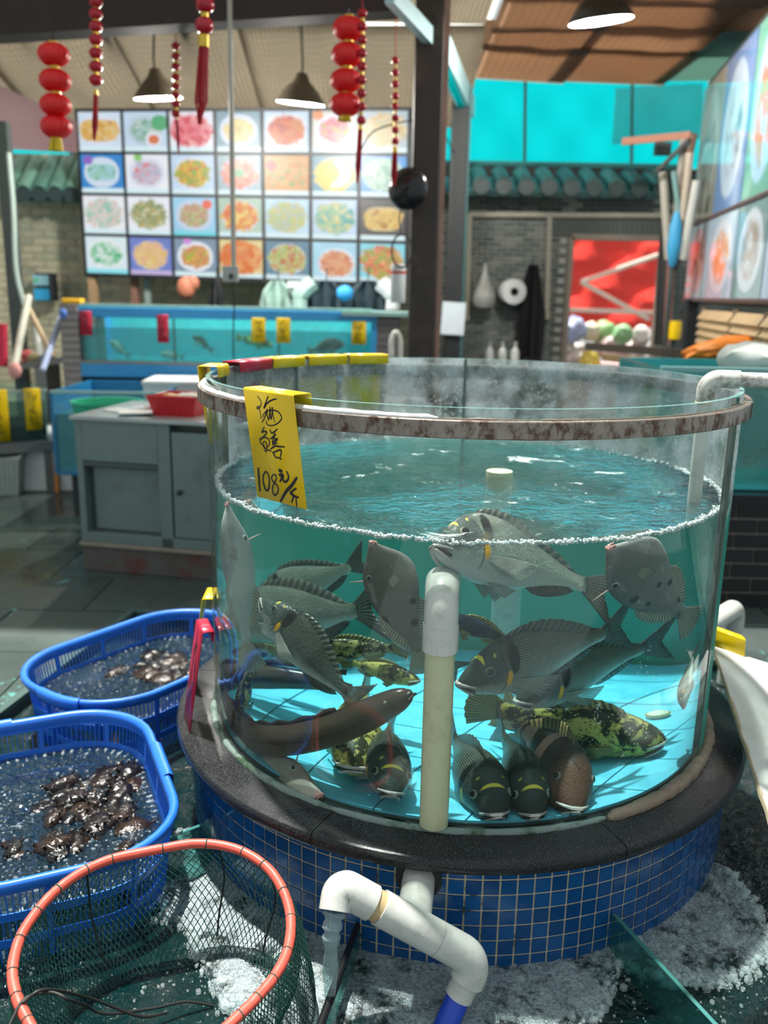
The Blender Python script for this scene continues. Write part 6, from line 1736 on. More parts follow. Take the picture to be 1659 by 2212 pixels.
DISH = [
 ((0.7, 0.8, 0.95), (0.86, 0.9, 1), 'slab', [(0.75, 0.5, 0.18), (0.9, 0.66, 0.3), (0.85, 0.75, 0.5)], dict(fr=0.36)), ((0.62, 0.74, 0.9), (0.7, 0.8, 0.9), 'sauce', [(0.75, 0.82, 0.75), (0.6, 0.75, 0.75), (0.3, 0.55, 0.35)], dict(corner=[(0.85, 0.72, 0.2, (0.1, 0.45, 0.2))])), ((0.85, 0.88, 1), (0.95, 0.9, 0.95), 'pile', [(0.75, 0.1, 0.16), (0.9, 0.3, 0.38), (0.95, 0.6, 0.6)], dict(fr=0.38)), ((0.25, 0.42, 0.5), (0.78, 0.85, 0.97), 'pile', [(0.8, 0.68, 0.25), (0.9, 0.82, 0.5), (0.7, 0.6, 0.3)], {}), (SK, (0.9, 0.92, 0.97), 'pile', [(0.6, 0.1, 0.04), (0.85, 0.3, 0.12), (0.75, 0.45, 0.2)], dict(fr=0.33, shape=4)), ((0.75, 0.75, 0.7), (0.9, 0.92, 1), 'pile', [(0.85, 0.12, 0.25), (0.95, 0.45, 0.5), (0.5, 0.6, 0.2)], dict(corner=[(0.12, 0.9, 0.12, (0.9, 0.3, 0.1))])), ((0.55, 0.65, 0.7), (0.85, 0.88, 0.9), 'pile', [(0.8, 0.6, 0.25), (0.9, 0.8, 0.6), (0.7, 0.7, 0.5)], dict(fr=0.38)),
 ((0.05, 0.35, 0.7), (0.8, 0.88, 0.98), 'slab', [(0.5, 0.75, 0.6), (0.6, 0.82, 0.9), (0.4, 0.65, 0.5)], dict(corner=[(0.18, 0.85, 0.12, (0.3, 0.15, 0.6))])), (W_, (0.85, 0.88, 0.97), 'pile', [(0.6, 0.62, 0.75), (0.75, 0.75, 0.85), (0.85, 0.45, 0.45)], dict(corner=[(0.3, 0.92, 0.1, (0.3, 0.65, 0.2))])), (SK, (0.88, 0.92, 1), 'pile', [(0.15, 0.55, 0.15), (0.85, 0.7, 0.15), (0.85, 0.4, 0.15), (0.3, 0.65, 0.2)], dict(fscale=12, fr=0.32)), ((0.4, 0.55, 0.6), (0.75, 0.78, 0.95), 'pile', [(0.75, 0.2, 0.1), (0.85, 0.45, 0.35), (0.9, 0.6, 0.5)], dict(fr=0.34, corner=[(0.5, 0.55, 0.12, (0.2, 0.5, 0.25))])), ((0.7, 0.4, 0.15), (0.85, 0.5, 0.15), 'slab', [(0.75, 0.4, 0.1), (0.85, 0.6, 0.3), (0.5, 0.5, 0.2)], dict(fr=0.4, corner=[(0.15, 0.75, 0.13, (0.5, 0.1, 0.08))])), ((0.15, 0.4, 0.5), (0.9, 0.92, 0.85), 'yin', [(0.95, 0.7, 0.05), (0.9, 0.8, 0.2), (0.95, 0.75, 0.1)], dict(fr=0.36)), ((0.05, 0.4, 0.75), (0.85, 0.93, 0.98), 'pile', [(0.45, 0.75, 0.55), (0.75, 0.88, 0.8), (0.3, 0.6, 0.5)], dict(fr=0.36, fscale=14)),
 ((0.85, 0.9, 0.98), (0.92, 0.9, 0.93), 'pile', [(0.9, 0.7, 0.65), (0.85, 0.82, 0.8), (0.5, 0.75, 0.65)], dict(fr=0.36, fscale=13)), (W_, (0.88, 0.9, 0.92), 'pile', [(0.75, 0.65, 0.35), (0.4, 0.5, 0.3), (0.85, 0.82, 0.65)], dict(fr=0.34, fscale=13)), ((0.45, 0.7, 0.9), (0.75, 0.82, 0.95), 'pile', [(0.35, 0.6, 0.3), (0.8, 0.5, 0.45), (0.6, 0.75, 0.4)], dict(fscale=13, strip=(0.2, 0.75, 0.85), corner=[(0.82, 0.82, 0.12, (0.9, 0.15, 0.08))])), ((0.5, 0.65, 0.55), (0.85, 0.9, 1), 'pile', [(0.9, 0.65, 0.1), (0.85, 0.3, 0.08), (0.95, 0.8, 0.35)], dict(fr=0.34)), ((0.6, 0.78, 0.92), (0.8, 0.88, 0.96), 'pile', [(0.5, 0.72, 0.5), (0.8, 0.75, 0.35), (0.6, 0.7, 0.75)], dict(fr=0.36, fscale=14)), (SK, (0.85, 0.9, 1), 'pile', [(0.85, 0.78, 0.4), (0.55, 0.75, 0.55), (0.2, 0.6, 0.6), (0.9, 0.85, 0.55)], dict(fr=0.36)), ((0.12, 0.12, 0.11), (0.85, 0.75, 0.5), 'slab', [(0.85, 0.6, 0.2), (0.9, 0.75, 0.35), (0.65, 0.4, 0.12)], dict(size=(0.4, 0.3), shape=3.5, fr=0.33)),
 ((0.75, 0.88, 0.95), (0.93, 0.95, 0.97), 'pile', [(0.9, 0.93, 0.93), (0.2, 0.65, 0.4), (0.85, 0.93, 0.9), (0.35, 0.75, 0.5)], dict(fr=0.3, strip=(0.3, 0.85, 0.95))), ((0.25, 0.32, 0.65), (0.5, 0.55, 0.85), 'pile', [(0.85, 0.72, 0.3), (0.9, 0.65, 0.5), (0.9, 0.82, 0.45)], dict(fr=0.33, strip=(0.6, 0.5, 0.8))), ((0.3, 0.4, 0.5), (0.92, 0.95, 1), 'pile', [(0.55, 0.7, 0.15), (0.85, 0.35, 0.3), (0.85, 0.75, 0.2)], dict(fscale=12, corner=[(0.32, 0.94, 0.1, (0.7, 0.3, 0.8))])), ((0.8, 0.7, 0.4), (0.9, 0.5, 0.2), 'pile', [(0.9, 0.45, 0.1), (0.85, 0.3, 0.08), (0.95, 0.65, 0.35)], dict(fr=0.4, fscale=6)), ((0.2, 0.35, 0.45), (0.82, 0.88, 0.95), 'pile', [(0.5, 0.62, 0.25), (0.75, 0.75, 0.4), (0.75, 0.25, 0.15), (0.65, 0.75, 0.5)], dict(fr=0.34, fscale=12)), ((0.5, 0.75, 0.9), (0.88, 0.93, 1), 'pile', [(0.85, 0.45, 0.25), (0.9, 0.65, 0.45), (0.8, 0.35, 0.25)], dict(fr=0.3, ctr=(0.55, 0.45), fscale=11)), ((0.35, 0.75, 0.85), (0.75, 0.85, 0.95), 'pile', [(0.85, 0.5, 0.2), (0.45, 0.65, 0.25), (0.85, 0.3, 0.2), (0.9, 0.7, 0.4)], dict(fr=0.38, fscale=12))]
YB0, YB1 = 5.55, 5.12
cTL, cBL, cTR, cBR = PY(170, 239, YB0), PY(182, 592, YB0), PY(884, 236, YB1), PY(879, 616, YB1)
cTL.x = cBL.x = (cTL.x + cBL.x) / 2; cTR.x = cBR.x = (cTR.x + cBR.x) / 2
zt2, zb2 = (cTL.z + cTR.z) / 2, (cBL.z + cBR.z) / 2
L0, L1 = Vector((cTL.x, YB0, 0)), Vector((cTR.x, YB1, 0))
board = thing('menu_board', 'wide glowing menu board of dish photographs above the back tank', 'menu board', (L0 + L1) / 2 + Vector((0, 0, zb2)))
def BP(u, v, out=0.0):       # u to the right, v down
    p = L0.lerp(L1, u); d = (L1 - L0).normalized(); nn = Vector((d.y, -d.x, 0)); return p + nn * out + Vector((0, 0, lerp(cTL.z, cBL.z, v) * (1 - u) + lerp(cTR.z, cBR.z, v) * u))
m = MB(); m.slab([BP(-.006, 1.012), BP(1.006, 1.012), BP(1.006, -.012), BP(-.006, -.012)], 0.10); m.build('light_box', plain('board_frame', (0.012, 0.013, 0.014), 0.5), board)
M_DISH = []
for r in range(4):
    for c in range(7):
        i = r * 7 + c; d = DISH[i]
        mt = m_dish(i, d[0], d[1], d[2], d[3], **d[4])
        u0, u1 = c / 7 + 0.006, (c + 1) / 7 - 0.006; v0, v1 = r / 4 + 0.010, (r + 1) / 4 - 0.010
        q = [BP(u0, v1, .014), BP(u1, v1, .014), BP(u1, v0, .014), BP(u0, v0, .014)]
        m = MB(); m.slab(q, 0.012); o = m.build('dish_panel', mt, board, fix=False)
        ul = o.data.uv_layers.new(name='UVMap'); uvm = {4: (0, 0), 5: (1, 0), 6: (1, 1), 7: (0, 1), 0: (0, 0), 1: (1, 0), 2: (1, 1), 3: (0, 1)}
        for lp in o.data.loops: ul.data[lp.index].uv = uvm[lp.vertex_index]
for x, w, cc in ((200, 0.07, (0.36, 0.24, 0.13)), (290, 0.06, (0.2, 0.1, 0.07)), (318, 0.05, (0.2, 0.27, 0.25))):
    a = PY(x, 596, 5.6); m = MB(); m.box((a.x, 5.6, (a.z + 0.7) / 2), (w, w, a.z - 0.7)); m.build('board_post', plain('post', cc, 0.6), board)

# ================================================================== long blue fish tank under the board
M_TBLUE = plain('tank_blue_paint', (0.04, 0.34, 0.72), 0.35, 0, 0.15, 4)
M_TBACK = plain('tank_back_teal', (0.05, 0.5, 0.55), 0.5, 0, 0.3, 3)
def m_simple_water(name, c, k=0.4):
    n = NT(name); return n.done(n.mixs(k, n.mixs(n.schlick(0.03), n.transp(c), n.glossy((1, 1, 1), 0.05)), n.bsdf(tuple(x * 0.6 for x in c), 0.1)))
YT = 4.1
x0, x1 = PY(172, 700, YT).x, PY(802, 700, YT).x
zt3, zt2b, zw3, zb3, zbb = PY(480, 668, YT).z, PY(480, 690, YT).z, PY(480, 712, YT).z, PY(480, 786, YT).z, PY(480, 818, YT).z
lt = thing('long_fish_tank', 'long blue-framed fish tank under the menu board', 'fish tank', ((x0 + x1) / 2, YT, zbb))
DT = 0.75
def bx(nm, c, s, mt, par, bev=0.0, rot=None): m = MB(); m.box(c, s, rot); return m.build(nm, mt, par, bevel=bev)
bx('top_rail', ((x0 + x1) / 2, YT, (zt3 + zt2b) / 2), (x1 - x0, 0.04, zt3 - zt2b), M_TBLUE, lt, 0.004)
bx('bottom_rail', ((x0 + x1) / 2, YT - 0.01, (zb3 + zbb) / 2), (x1 - x0, 0.06, zb3 - zbb), M_TBLUE, lt, 0.004)
bx('sill', ((x0 + x1) / 2, YT - 0.02, zb3), (x1 - x0, 0.05, 0.02), plain('sill_grey', (0.25, 0.27, 0.25), 0.5), lt)
bx('back_panel', ((x0 + x1) / 2, YT + DT, (zt3 + zbb) / 2), (x1 - x0, 0.03, zt3 - zbb), M_TBACK, lt)
bx('side_panel', (x0 - .02, YT + DT / 2, (zt3 + zbb) / 2), (0.04, DT, zt3 - zbb), M_TBLUE, lt); bx('side_panel', (x1 + .02, YT + DT / 2, (zt3 + zbb) / 2), (0.04, DT, zt3 - zbb), M_TBLUE, lt)
bx('tank_bottom', ((x0 + x1) / 2, YT + DT / 2, zb3 - .02), (x1 - x0, DT, 0.03), M_TBACK, lt)
bx('top_ledge', ((x0 + x1) / 2, YT + 0.06, zt3 + .01), (x1 - x0, 0.14, 0.02), plain('ledge_pale_teal', (0.3, 0.55, 0.5), 0.4), lt)
xs = [x0] + [PY(p, 700, YT).x for p in (375, 602)] + [x1]
for a, b in zip(xs, xs[1:]): bx('front_pane', ((a + b) / 2, YT + .005, (zt2b + zb3) / 2), (b - a - 0.012, 0.01, zt2b - zb3), M_GLASS_FAR, lt)
for a in xs[1:3]: bx('pane_joint', (a, YT + .003, (zt2b + zb3) / 2), (0.012, 0.014, zt2b - zb3), M_SEAM, lt)
bx('corner_post', (PY(212, 700, YT).x, YT + .05, (zt2b + zb3) / 2), (0.06, 0.03, zt2b - zb3), plain('post_pale', (0.3, 0.55, 0.48), 0.4), lt)
m = MB(); m.box(((x0 + x1) / 2, YT + DT / 2, (zw3 + zb3) / 2), (x1 - x0 - .03, DT - .05, zw3 - zb3)); o = m.build('long_tank_water', m_simple_water('long_tank_water', (0.55, 0.9, 0.92), 0.1)); tag(o, 'teal water inside the long blue-framed tank', 'water', kind='stuff')
bx('stand', ((x0 + x1) / 2, YT + DT / 2 + .12, (zbb + Z_FL) / 2), (x1 - x0 - .1, DT - .1, zbb - Z_FL), plain('stand_dark', (0.012, 0.03, 0.05), 0.6), lt)
def far_fish(label, a, b, Y, skin='bream_pale', kind='bream', up=ZUP): make_fish(kind, label, PY(*a, Y), PY(*b, Y + .08), up, skin, 0.2)
far_fish('pale fish near the left end of the long tank', (236, 735), (282, 772), YT + .25, 'filef_pale')
far_fish('brownish fish low beside the second red tag in the long tank', (345, 765), (400, 772), YT + .2, 'filef_pale')
far_fish('dark fish in the middle of the long tank', (415, 725), (462, 760), YT + .22, 'bream_dark')
far_fish('mottled fish below the two yellow tags of the long tank', (590, 745), (510, 728), YT + .3, 'grouper_yel', 'grouper')
far_fish('pink-brown fish at the right end of the long tank', (745, 742), (665, 760), YT + .25, 'snap', 'snap')
def flat_tag(label, px0, py0, px1, py1, Y, mat, seed):
    TL, TR = PY(px0, py0, Y), PY(px1, py0, Y); BLp = PY(px0, py1, Y); BLp.x = TL.x; TR.z = TL.z
    price_tag(label, TL, TR, BLp, (0, 1, 0), mat, scribble(seed), 0.03, 0.03)
for j, (lab, a, b, c, d, mt) in enumerate((('leftmost red price tag on the long blue-framed tank', 171, 672, 197, 724, M_RED), ('second red price tag on the long blue-framed tank', 338, 680, 363, 740, M_RED), ('yellow price tag left of its twin on the long tank', 543, 687, 573, 739, M_YEL), ('yellow price tag right of its twin on the long tank', 597, 687, 627, 741, M_YEL), ('yellow price tag at the right end of the long tank', 760, 694, 791, 744, M_YEL))): flat_tag(lab, a, b, c, d, YT - 0.03, mt, 20 + j)
# slatted piers either side of the long tank
def pier(label, p0, p1, py0, py1, Y, n, c):
    a, b = PY(p0, py0, Y), PY(p1, py0, Y); zb_ = Z_FL; t = thing('tiled_pier', label, 'pier', ((a.x + b.x) / 2, Y, zb_)); H = a.z - zb_
    bx('core', ((a.x + b.x) / 2, Y + .25, zb_ + H / 2), (b.x - a.x, 0.5, H), plain('pier_core', tuple(x * 0.35 for x in c), 0.7), t)
    k = int(H / 0.052); mt = plain('pier_tile', c, 0.5, 0, 0.15); me = MB().box((0, 0, 0), (b.x - a.x - .006, 0.02, 0.045)).mesh('pier_tile', mt)
    for i in range(k):
        o = bpy.data.objects.new('pier_tile', me); COL.objects.link(o); o.parent = t; o.location = (0, -0.008, H - 0.03 - i * 0.052)
pier('grey tiled pier at the left end of the long tank', 128, 168, 658, 815, YT - .02, 14, (0.3, 0.27, 0.26)); pier('dark tiled pier at the right end of the long tank', 802, 866, 684, 770, YT + .02, 9, (0.16, 0.15, 0.15))
t = thing('pier_cap', 'pale teal slab lying on the right pier of the long tank', 'slab', PY(830, 680, YT)); bx('slab', PY(815, 677, YT + .2) , (0.5, 0.5, 0.03), plain('slab_teal', (0.3, 0.5, 0.47), 0.4), t)
m = MB(); a = PY(858, 740, YT - .1); m.tube(curve_pts([PY(846, 770, YT - .1), PY(846, 735, YT - .1), PY(855, 718, YT - .1), PY(864, 735, YT - .1), PY(864, 775, YT - .1)], 24), 0.02, 10); one('white_hose', 'white bent hose beside the right pier of the long tank', 'hose', m, M_PVC, smooth=True)

# ================================================================== clothes and bags hanging under the board
M_JK = plain('jacket_dark', (0.015, 0.035, 0.045), 0.7, 0, 0.4)
def garment(name, label, cat, px, py0, py1, w, Y, mat, arms=None, armmat=None):
    p0, p1 = PY(px, py0, Y), PY(px, py1, Y); t = thing(name, label, cat, p1); m = MB(); H = p0.z - p1.z; g = []
    for i in range(15):
        a = PI * i / 14; row = []
        for j in range(9):
            v = j / 8; ww = w * (0.35 + 0.65 * min(1, v * 2.2)) * (1 + 0.08 * math.sin(5 * a + j)); row.append((p0.x - ww * math.cos(a), Y - (0.09 + 0.03 * math.sin(i * 1.9)) * math.sin(a), p0.z - H * v - 0.02 * math.sin(3 * a) * (v > .9)))
        g.append(row)
    m.grid(g); m.build('cloth', mat, t, smooth=True)
    for s in (arms or ()):
        m = MB(); m.tube(curve_pts([(p0.x + s * w * 0.6, Y - .05, p0.z - H * .1), (p0.x + s * w * 1.15, Y - .08, p0.z - H * .45), (p0.x + s * w * 1.2, Y - .1, p0.z - H * .95)], 12), [0.07] * 8 + [0.06] * 5, 8); m.build('sleeve', armmat or mat, t, smooth=True)
    m = MB(); m.tube([(p0.x, Y + .02, p0.z + .1), (p0.x, Y + .02, p0.z - .03)], 0.006, 5); m.build('hook', M_BAR, t)
    return t
M_GRN = plain('cloth_pale_green', (0.3, 0.45, 0.4), 0.7, 0, 0.3); M_WHT = plain('cloth_white', (0.55, 0.6, 0.6), 0.7)
garment('hanging_jacket', 'dark jacket with pale sleeve hanging left of its twin below the board', 'jacket', 705, 606, 672, 0.17, 5.0, M_JK, (-1,), M_GRN)
garment('hanging_jacket', 'dark jacket with pale sleeve hanging right of the blue hat', 'jacket', 795, 606, 672, 0.17, 5.0, M_JK, (1,), M_WHT)
garment('hanging_apron', 'pale green apron hanging below the middle of the board', 'apron', 600, 606, 668, 0.14, 5.1, M_GRN)
garment('hanging_coat', 'narrow black coat hanging left of the pale green apron', 'coat', 467, 604, 664, 0.06, 5.1, plain('coat_black', (0.01, 0.012, 0.014), 0.7))
m = MB(); m.ball(PY(745, 633, 4.85), 0.07, 2, (1, 0.6, 0.9)); one('blue_hat', 'bright blue hat between the two dark jackets', 'hat', m, plain('cap_blue', (0.04, 0.35, 0.75), 0.6), smooth=True)
m = MB(); m.ball(PY(402, 622, 5.2), 0.09, 2, (0.9, 0.5, 1.1)); m.ball(PY(417, 612, 5.2), 0.07, 2, (0.8, 0.5, 0.9)); one('hanging_ham', 'reddish bundle hanging under the menu board at left', 'bundle', m, plain('bundle_red', (0.4, 0.14, 0.08), 0.6, 0, 0.4, 14), smooth=True)
m = MB(); m.box(PY(650, 615, 5.0), (0.22, 0.03, 0.05), 0.1); one('folded_cloth', 'folded white cloth hanging under the board', 'cloth', m, M_WHT)

# ================================================================== black coat, bag, paper roll on the dark wall
garment('hanging_coat', 'long black coat hanging on the dark brick wall by the door', 'coat', 1152, 572, 775, 0.13, 5.85, plain('coat_black2', (0.006, 0.006, 0.008), 0.8))
c = PY(1106, 630, 5.8); t = thing('paper_roll', 'big white paper roll hung on the dark brick wall', 'paper roll', c)
m = MB(); m.lathe([(0.035, -0.07), (0.105, -0.07), (0.11, -0.06), (0.11, 0.07), (0.035, 0.07)], c, 32, axis=(0.15, -1, 0), close=True); m.build('roll', plain('roll_white', (0.72, 0.74, 0.74), 0.7), t, smooth=40)
m = MB(); m.lathe([(0.03, -0.075), (0.036, -0.075), (0.036, 0.08), (0.03, 0.08)], c, 20, axis=(0.15, -1, 0), close=True); m.build('core', plain('roll_core', (0.05, 0.05, 0.05), 0.7), t)
n = NT('plastic_bag'); M_BAG = n.done(n.mixs(0.45, n.bsdf(n.mix(n.noise(9, 4), (0.3, 0.3, 0.28), (0.7, 0.72, 0.68)), 0.25, 0, n.bump(n.noise(12, 4), 0.6, 0.03)), n.transp((0.9, 0.9, 0.9))))
c = PY(1046, 632, 5.8); m = MB(); m.lathe([(0.012, 0.25), (0.02, 0.18), (0.06, 0.08), (0.10, -0.02), (0.105, -0.08), (0.07, -0.13), (0, -0.14)], c, 16); one('plastic_bag', 'clear plastic bag hanging left of the paper roll', 'bag', m, M_BAG, smooth=True)
for j, (px, lab) in enumerate(((1057, 'first'), (1085, 'second'), (1112, 'third'))):
    p = PY(px, 770, 5.3); t = thing('white_bottle', lab + ' white bottle from the left below the black wall items', 'bottle', p); m = MB(); m.lathe([(0, -0.1), (0.035, -0.1), (0.037, 0.03), (0.03, 0.06), (0.014, 0.08), (0.014, 0.10), (0, 0.10)], p, 16); m.build('bottle', plain('bottle_white', (0.6, 0.62, 0.6), 0.4), t, smooth=True); m = MB(); m.lathe([(0.017, 0.09), (0.017, 0.125), (0, 0.125)], p, 12); m.build('cap', plain('cap_grey', (0.4, 0.4, 0.4), 0.5), t, smooth=True)
a, b = PY(1030, 783, 5.2), PY(1135, 783, 5.2); m = MB(); m.box(((a.x + b.x) / 2, 5.35, a.z / 2), (b.x - a.x, 0.35, a.z - .04)); one('low_shelf', 'dark low shelf against the brick wall carrying white bottles', 'shelf', m, plain('shelf_dark', (0.02, 0.022, 0.022), 0.7))

# ================================================================== things on the brown column
c = PY(879, 406, 3.0); t = thing('black_disc', 'round glossy black dish hung on the brown column', 'dish', c); M_BLK = plain('gloss_black', (0.006, 0.007, 0.009), 0.22)
m = MB(); m.lathe([(0.0, 0.045), (0.06, 0.035), (0.105, 0.008), (0.118, -0.01), (0.12, -0.022), (0.112, -0.02), (0.06, 0.02), (0, 0.03)], c, 36, axis=(-0.35, -1, 0.1)); m.build('dish', M_BLK, t, smooth=50)
m = MB(); ax = Vector((-0.35, -1, 0.1)).normalized(); m.lathe([(0.0, 0.06), (0.02, 0.058), (0.026, 0.04)], c, 16, axis=ax); m.build('boss', M_BLK, t, smooth=True)
m = MB(); ring_ = [PY(868 + 22 * math.cos(k / 24 * 2 * PI), 542 + 36 * math.sin(k / 24 * 2 * PI), 3.05) for k in range(24)]; m.tube(ring_, 0.006, 6, closed=True); m.tube(curve_pts([PY(868, 505, 3.05), PY(862, 470, 3.08), PY(875, 440, 3.1)], 10), 0.005, 6); one('cable_loop', 'dark loop of cable hanging beside the brown column', 'cable', m, M_CORD, smooth=True)
c = PY(860, 612, 3.15); t = thing('white_canister', 'white upright canister hung left of the brown column', 'canister', c)
m = MB(); m.lathe([(0, -0.115), (0.043, -0.115), (0.046, -0.10), (0.046, 0.10), (0.040, 0.112), (0, 0.115)], c, 24); m.build('body', plain('canister_white', (0.62, 0.66, 0.66), 0.45), t, smooth=40)
m = MB(); m.lathe([(0.0468, 0.055), (0.0468, 0.072)], c, 24); m.build('red_stripe', plain('stripe_red', (0.6, 0.08, 0.05), 0.5), t)
m = MB(); m.tube(curve_pts([PY(772, 345, 3.4), PY(800, 290, 3.4), PY(850, 268, 3.4), PY(905, 262, 3.3), PY(955, 285, 4.2), PY(980, 330, 5.0)], 30), 0.005, 6); one('sagging_cable', 'thin cable looping across the brown column in front of the board', 'cable', m, M_CORD, smooth=True)

# ================================================================== red lanterns and bead strings
M_LRED = plain('lantern_red', (0.72, 0.008, 0.012), 0.45, 0, 0.1); M_GOLD = plain('gold', (0.7, 0.48, 0.06), 0.35, 0.5); M_BEAD = plain('bead_red', (0.4, 0.006, 0.02), 0.2); M_TAS = plain('tassel_red', (0.36, 0.004, 0.014), 0.7); M_TASY = plain('tassel_yellow', (0.72, 0.52, 0.02), 0.6)
def lantern(label, px, Y, ys, rpx, tas):
    t = thing('red_lantern_string', label, 'lantern', PY(px[-1], tas[1], Y)); sc = (PY(px[0] + 1, ys[0], Y) - PY(px[0], ys[0], Y)).length; prev = None
    for x, y in zip(px, ys):
        c = PY(x, y, Y); R = rpx * sc; m = MB(); seg = 40; prof = [(R * math.sin(PI * k / 12) ** 0.9 if 0 < k < 12 else 0.0, R * 0.72 * -math.cos(PI * k / 12)) for k in range(13)]
        m.lathe(prof, c, seg); m.v = [tuple(c + (Vector(v) - c) * (1 + 0.025 * math.cos(20 * math.atan2(v[1] - c.y, v[0] - c.x)))) for v in m.v]
        m.build('lantern', M_LRED, t, smooth=True)
        for s in (1, -1): m = MB(); m.lathe([(R * .22, -R * .05), (R * .32, -R * .05), (R * .32, R * .05), (R * .22, R * .05)], c + Vector((0, 0, s * R * .72)), 16, close=True); m.build('gold_ring', M_GOLD, t)
    m = MB(); tp = PY(px[0], ys[0] - rpx * .7, Y); m.tube([Vector((tp.x, tp.y, ZC - .03)), tp], 0.004, 5); m.build('cord', M_CORD, t)
    a, b = PY(px[-1], tas[0], Y), PY(px[-1], tas[1], Y); m = MB()
    for k in range(16): q = 2 * PI * k / 16; r = rpx * sc * .45 * (0.5 + .5 * (k % 3) / 2); m.tube([a + Vector((r * .6 * math.cos(q), r * .6 * math.sin(q), 0)), b + Vector((r * math.cos(q), r * math.sin(q), 0))], 0.007, 5)
    m.build('tassel', M_TASY, t, smooth=True)
lantern('four-ball red lantern string with yellow tassel at the far left', (116, 119, 120, 121), 2.3, (118, 174, 227, 274), 33, (292, 326))
lantern('four-ball red lantern string hanging left of the brown column', (753, 750, 747, 746), 2.5, (62, 118, 174, 226), 34, (243, 262))
def beads(label, Y, pts, r, tassel=None, tw=6, gold=True):
    sc = (PY(pts[0][0] + 1, pts[0][1], Y) - PY(pts[0][0], pts[0][1], Y)).length; t = thing('bead_string', label, 'bead string', PY(*pts[-1], Y))
    for k, (x, y) in enumerate(pts):
        c = PY(x, y, Y); m = MB(); m.ball(c, r * sc, 2, (1, 1, 0.86)); m.build('bead', M_BEAD, t, smooth=True)
        if gold and k: c2 = (PY(*pts[k - 1], Y) + c) / 2; m = MB(); m.lathe([(0.0, -r * sc * .35), (r * sc * .4, -r * sc * .2), (r * sc * .4, r * sc * .2), (0, r * sc * .35)], c2, 8); m.build('gold_spacer', M_GOLD, t)
    m = MB(); tp = PY(*pts[0], Y); m.tube([Vector((tp.x, tp.y, ZC - .03)), tp, PY(*pts[-1], Y)], 0.003, 5); m.build('thread', M_TAS, t)
    if tassel:
        (ax_, ay), (bx_, by) = tassel; a, b = PY(ax_, ay, Y), PY(bx_, by, Y); m = MB(); m.tube([PY(ax_, ay - tw * 2, Y), PY(ax_, ay, Y)], tw * sc * .9, 12); m.build('collar', M_GOLD, t, smooth=True); m = MB()
        for k in range(14): q = 2 * PI * k / 14; r_ = tw * sc * (0.4 + .6 * (k % 2)); o_ = Vector((r_ * math.cos(q), r_ * math.sin(q), 0)); m.tube([a + o_ * .7, a.lerp(b, .7) + o_, b.lerp(a, .12 * (k % 3)) + o_ * .3], 0.0045, 5)
        m.build('tassel', M_TAS, t, smooth=True)
beads('small red bead string with thin tassel left of the hanging pole', 2.3, [(207, y) for y in (4, 30, 57, 86, 115, 144, 173)], 15, ((207, 205), (204, 302)), 5)
beads('faint red bead string in front of the left pendant lamp', 3.2, [(380, y) for y in (100, 122, 144, 167, 187, 206, 225, 246)], 10, ((382, 258), (386, 330)), 2)
beads('large red beads with long dark red tassel beside the hanging pole', 2.0, [(443, 10), (441, 55)], 21, ((440, 102), (432, 268)), 13)
beads('long red bead string against the lantern left of the brown column', 2.45, [(783 - k * .3, 28 + k * 29) for k in range(9)], 11, ((778, 280), (772, 395)), 5)
beads('red bead string hanging in front of the black dish', 2.7, [(854, y) for y in (130, 157, 182, 208, 230, 255, 281, 305)], 9, ((853, 330), (851, 402)), 6)

# ================================================================== pendant lamps
def m_lampin():
    n = NT('lamp_inside'); return n.done(n.bsdf((0.8, 0.84, 0.9), 0.4))
M_LIN = m_lampin(); n = NT('bulb'); e_ = n.n('ShaderNodeEmission'); e_.inputs[0].default_value = (1, 0.98, 0.95, 1); e_.inputs[1].default_value = 14; M_BULB = n.done(e_.outputs[0])
def lamp(label, px, py, Y, wpx, tilt, mat):
    c = PY(px, py, Y); sc = (PY(px + 1, py, Y) - c).length; R = wpx / 2 * sc; t = thing('pendant_lamp', label, 'lamp', c); ax = Vector((tilt, -0.12, 1)).normalized()
    m = MB(); m.lathe([(R, 0), (R * .97, R * .14), (R * .7, R * .5), (R * .34, R * .85), (R * .2, R * 1.15), (0, R * 1.2)], c, 32, axis=ax); m.build('shade', mat, t, smooth=True)
    m = MB(); m.lathe([(R * .99, 0.0), (R * .93, R * .12), (R * .66, R * .46), (R * .3, R * .8), (0, R * .85)], c, 32, axis=ax); m.build('shade_inside', M_LIN, t, smooth=True)
    m = MB(); m.ball(c + ax * R * .18, R * .26, 2); m.build('bulb', M_BULB, t, smooth=True)
    m = MB(); m.tube([c + ax * R * 1.15, c + ax * R * 1.5, Vector((c.x, c.y, ZC - .02))], 0.008, 6); m.build('cord', M_CORD, t)
    ld = bpy.data.lights.new('lamp_light', 'POINT'); ld.energy = 130; ld.color = (1, 0.95, 0.88); ld.shadow_soft_size = R * .3; lo = bpy.data.objects.new('lamp_light', ld); COL.objects.link(lo); lo.parent = t; lo.location = ax * R * -.12
M_SHD = plain('shade_brown', (0.12, 0.10, 0.07), 0.35, 0.3); M_SHB = plain('shade_black', (0.02, 0.025, 0.022), 0.4)
lamp('left pendant lamp with brown cone shade under the lattice roof', 342, 213, 4.2, 102, -0.06, M_SHD); lamp('pendant lamp with brown cone shade above the menu board', 649, 224, 4.2, 104, 0.08, M_SHD); lamp('large black pendant lamp hanging under the brown reed roof', 1298, 46, 3.2, 138, -0.12, M_SHB)
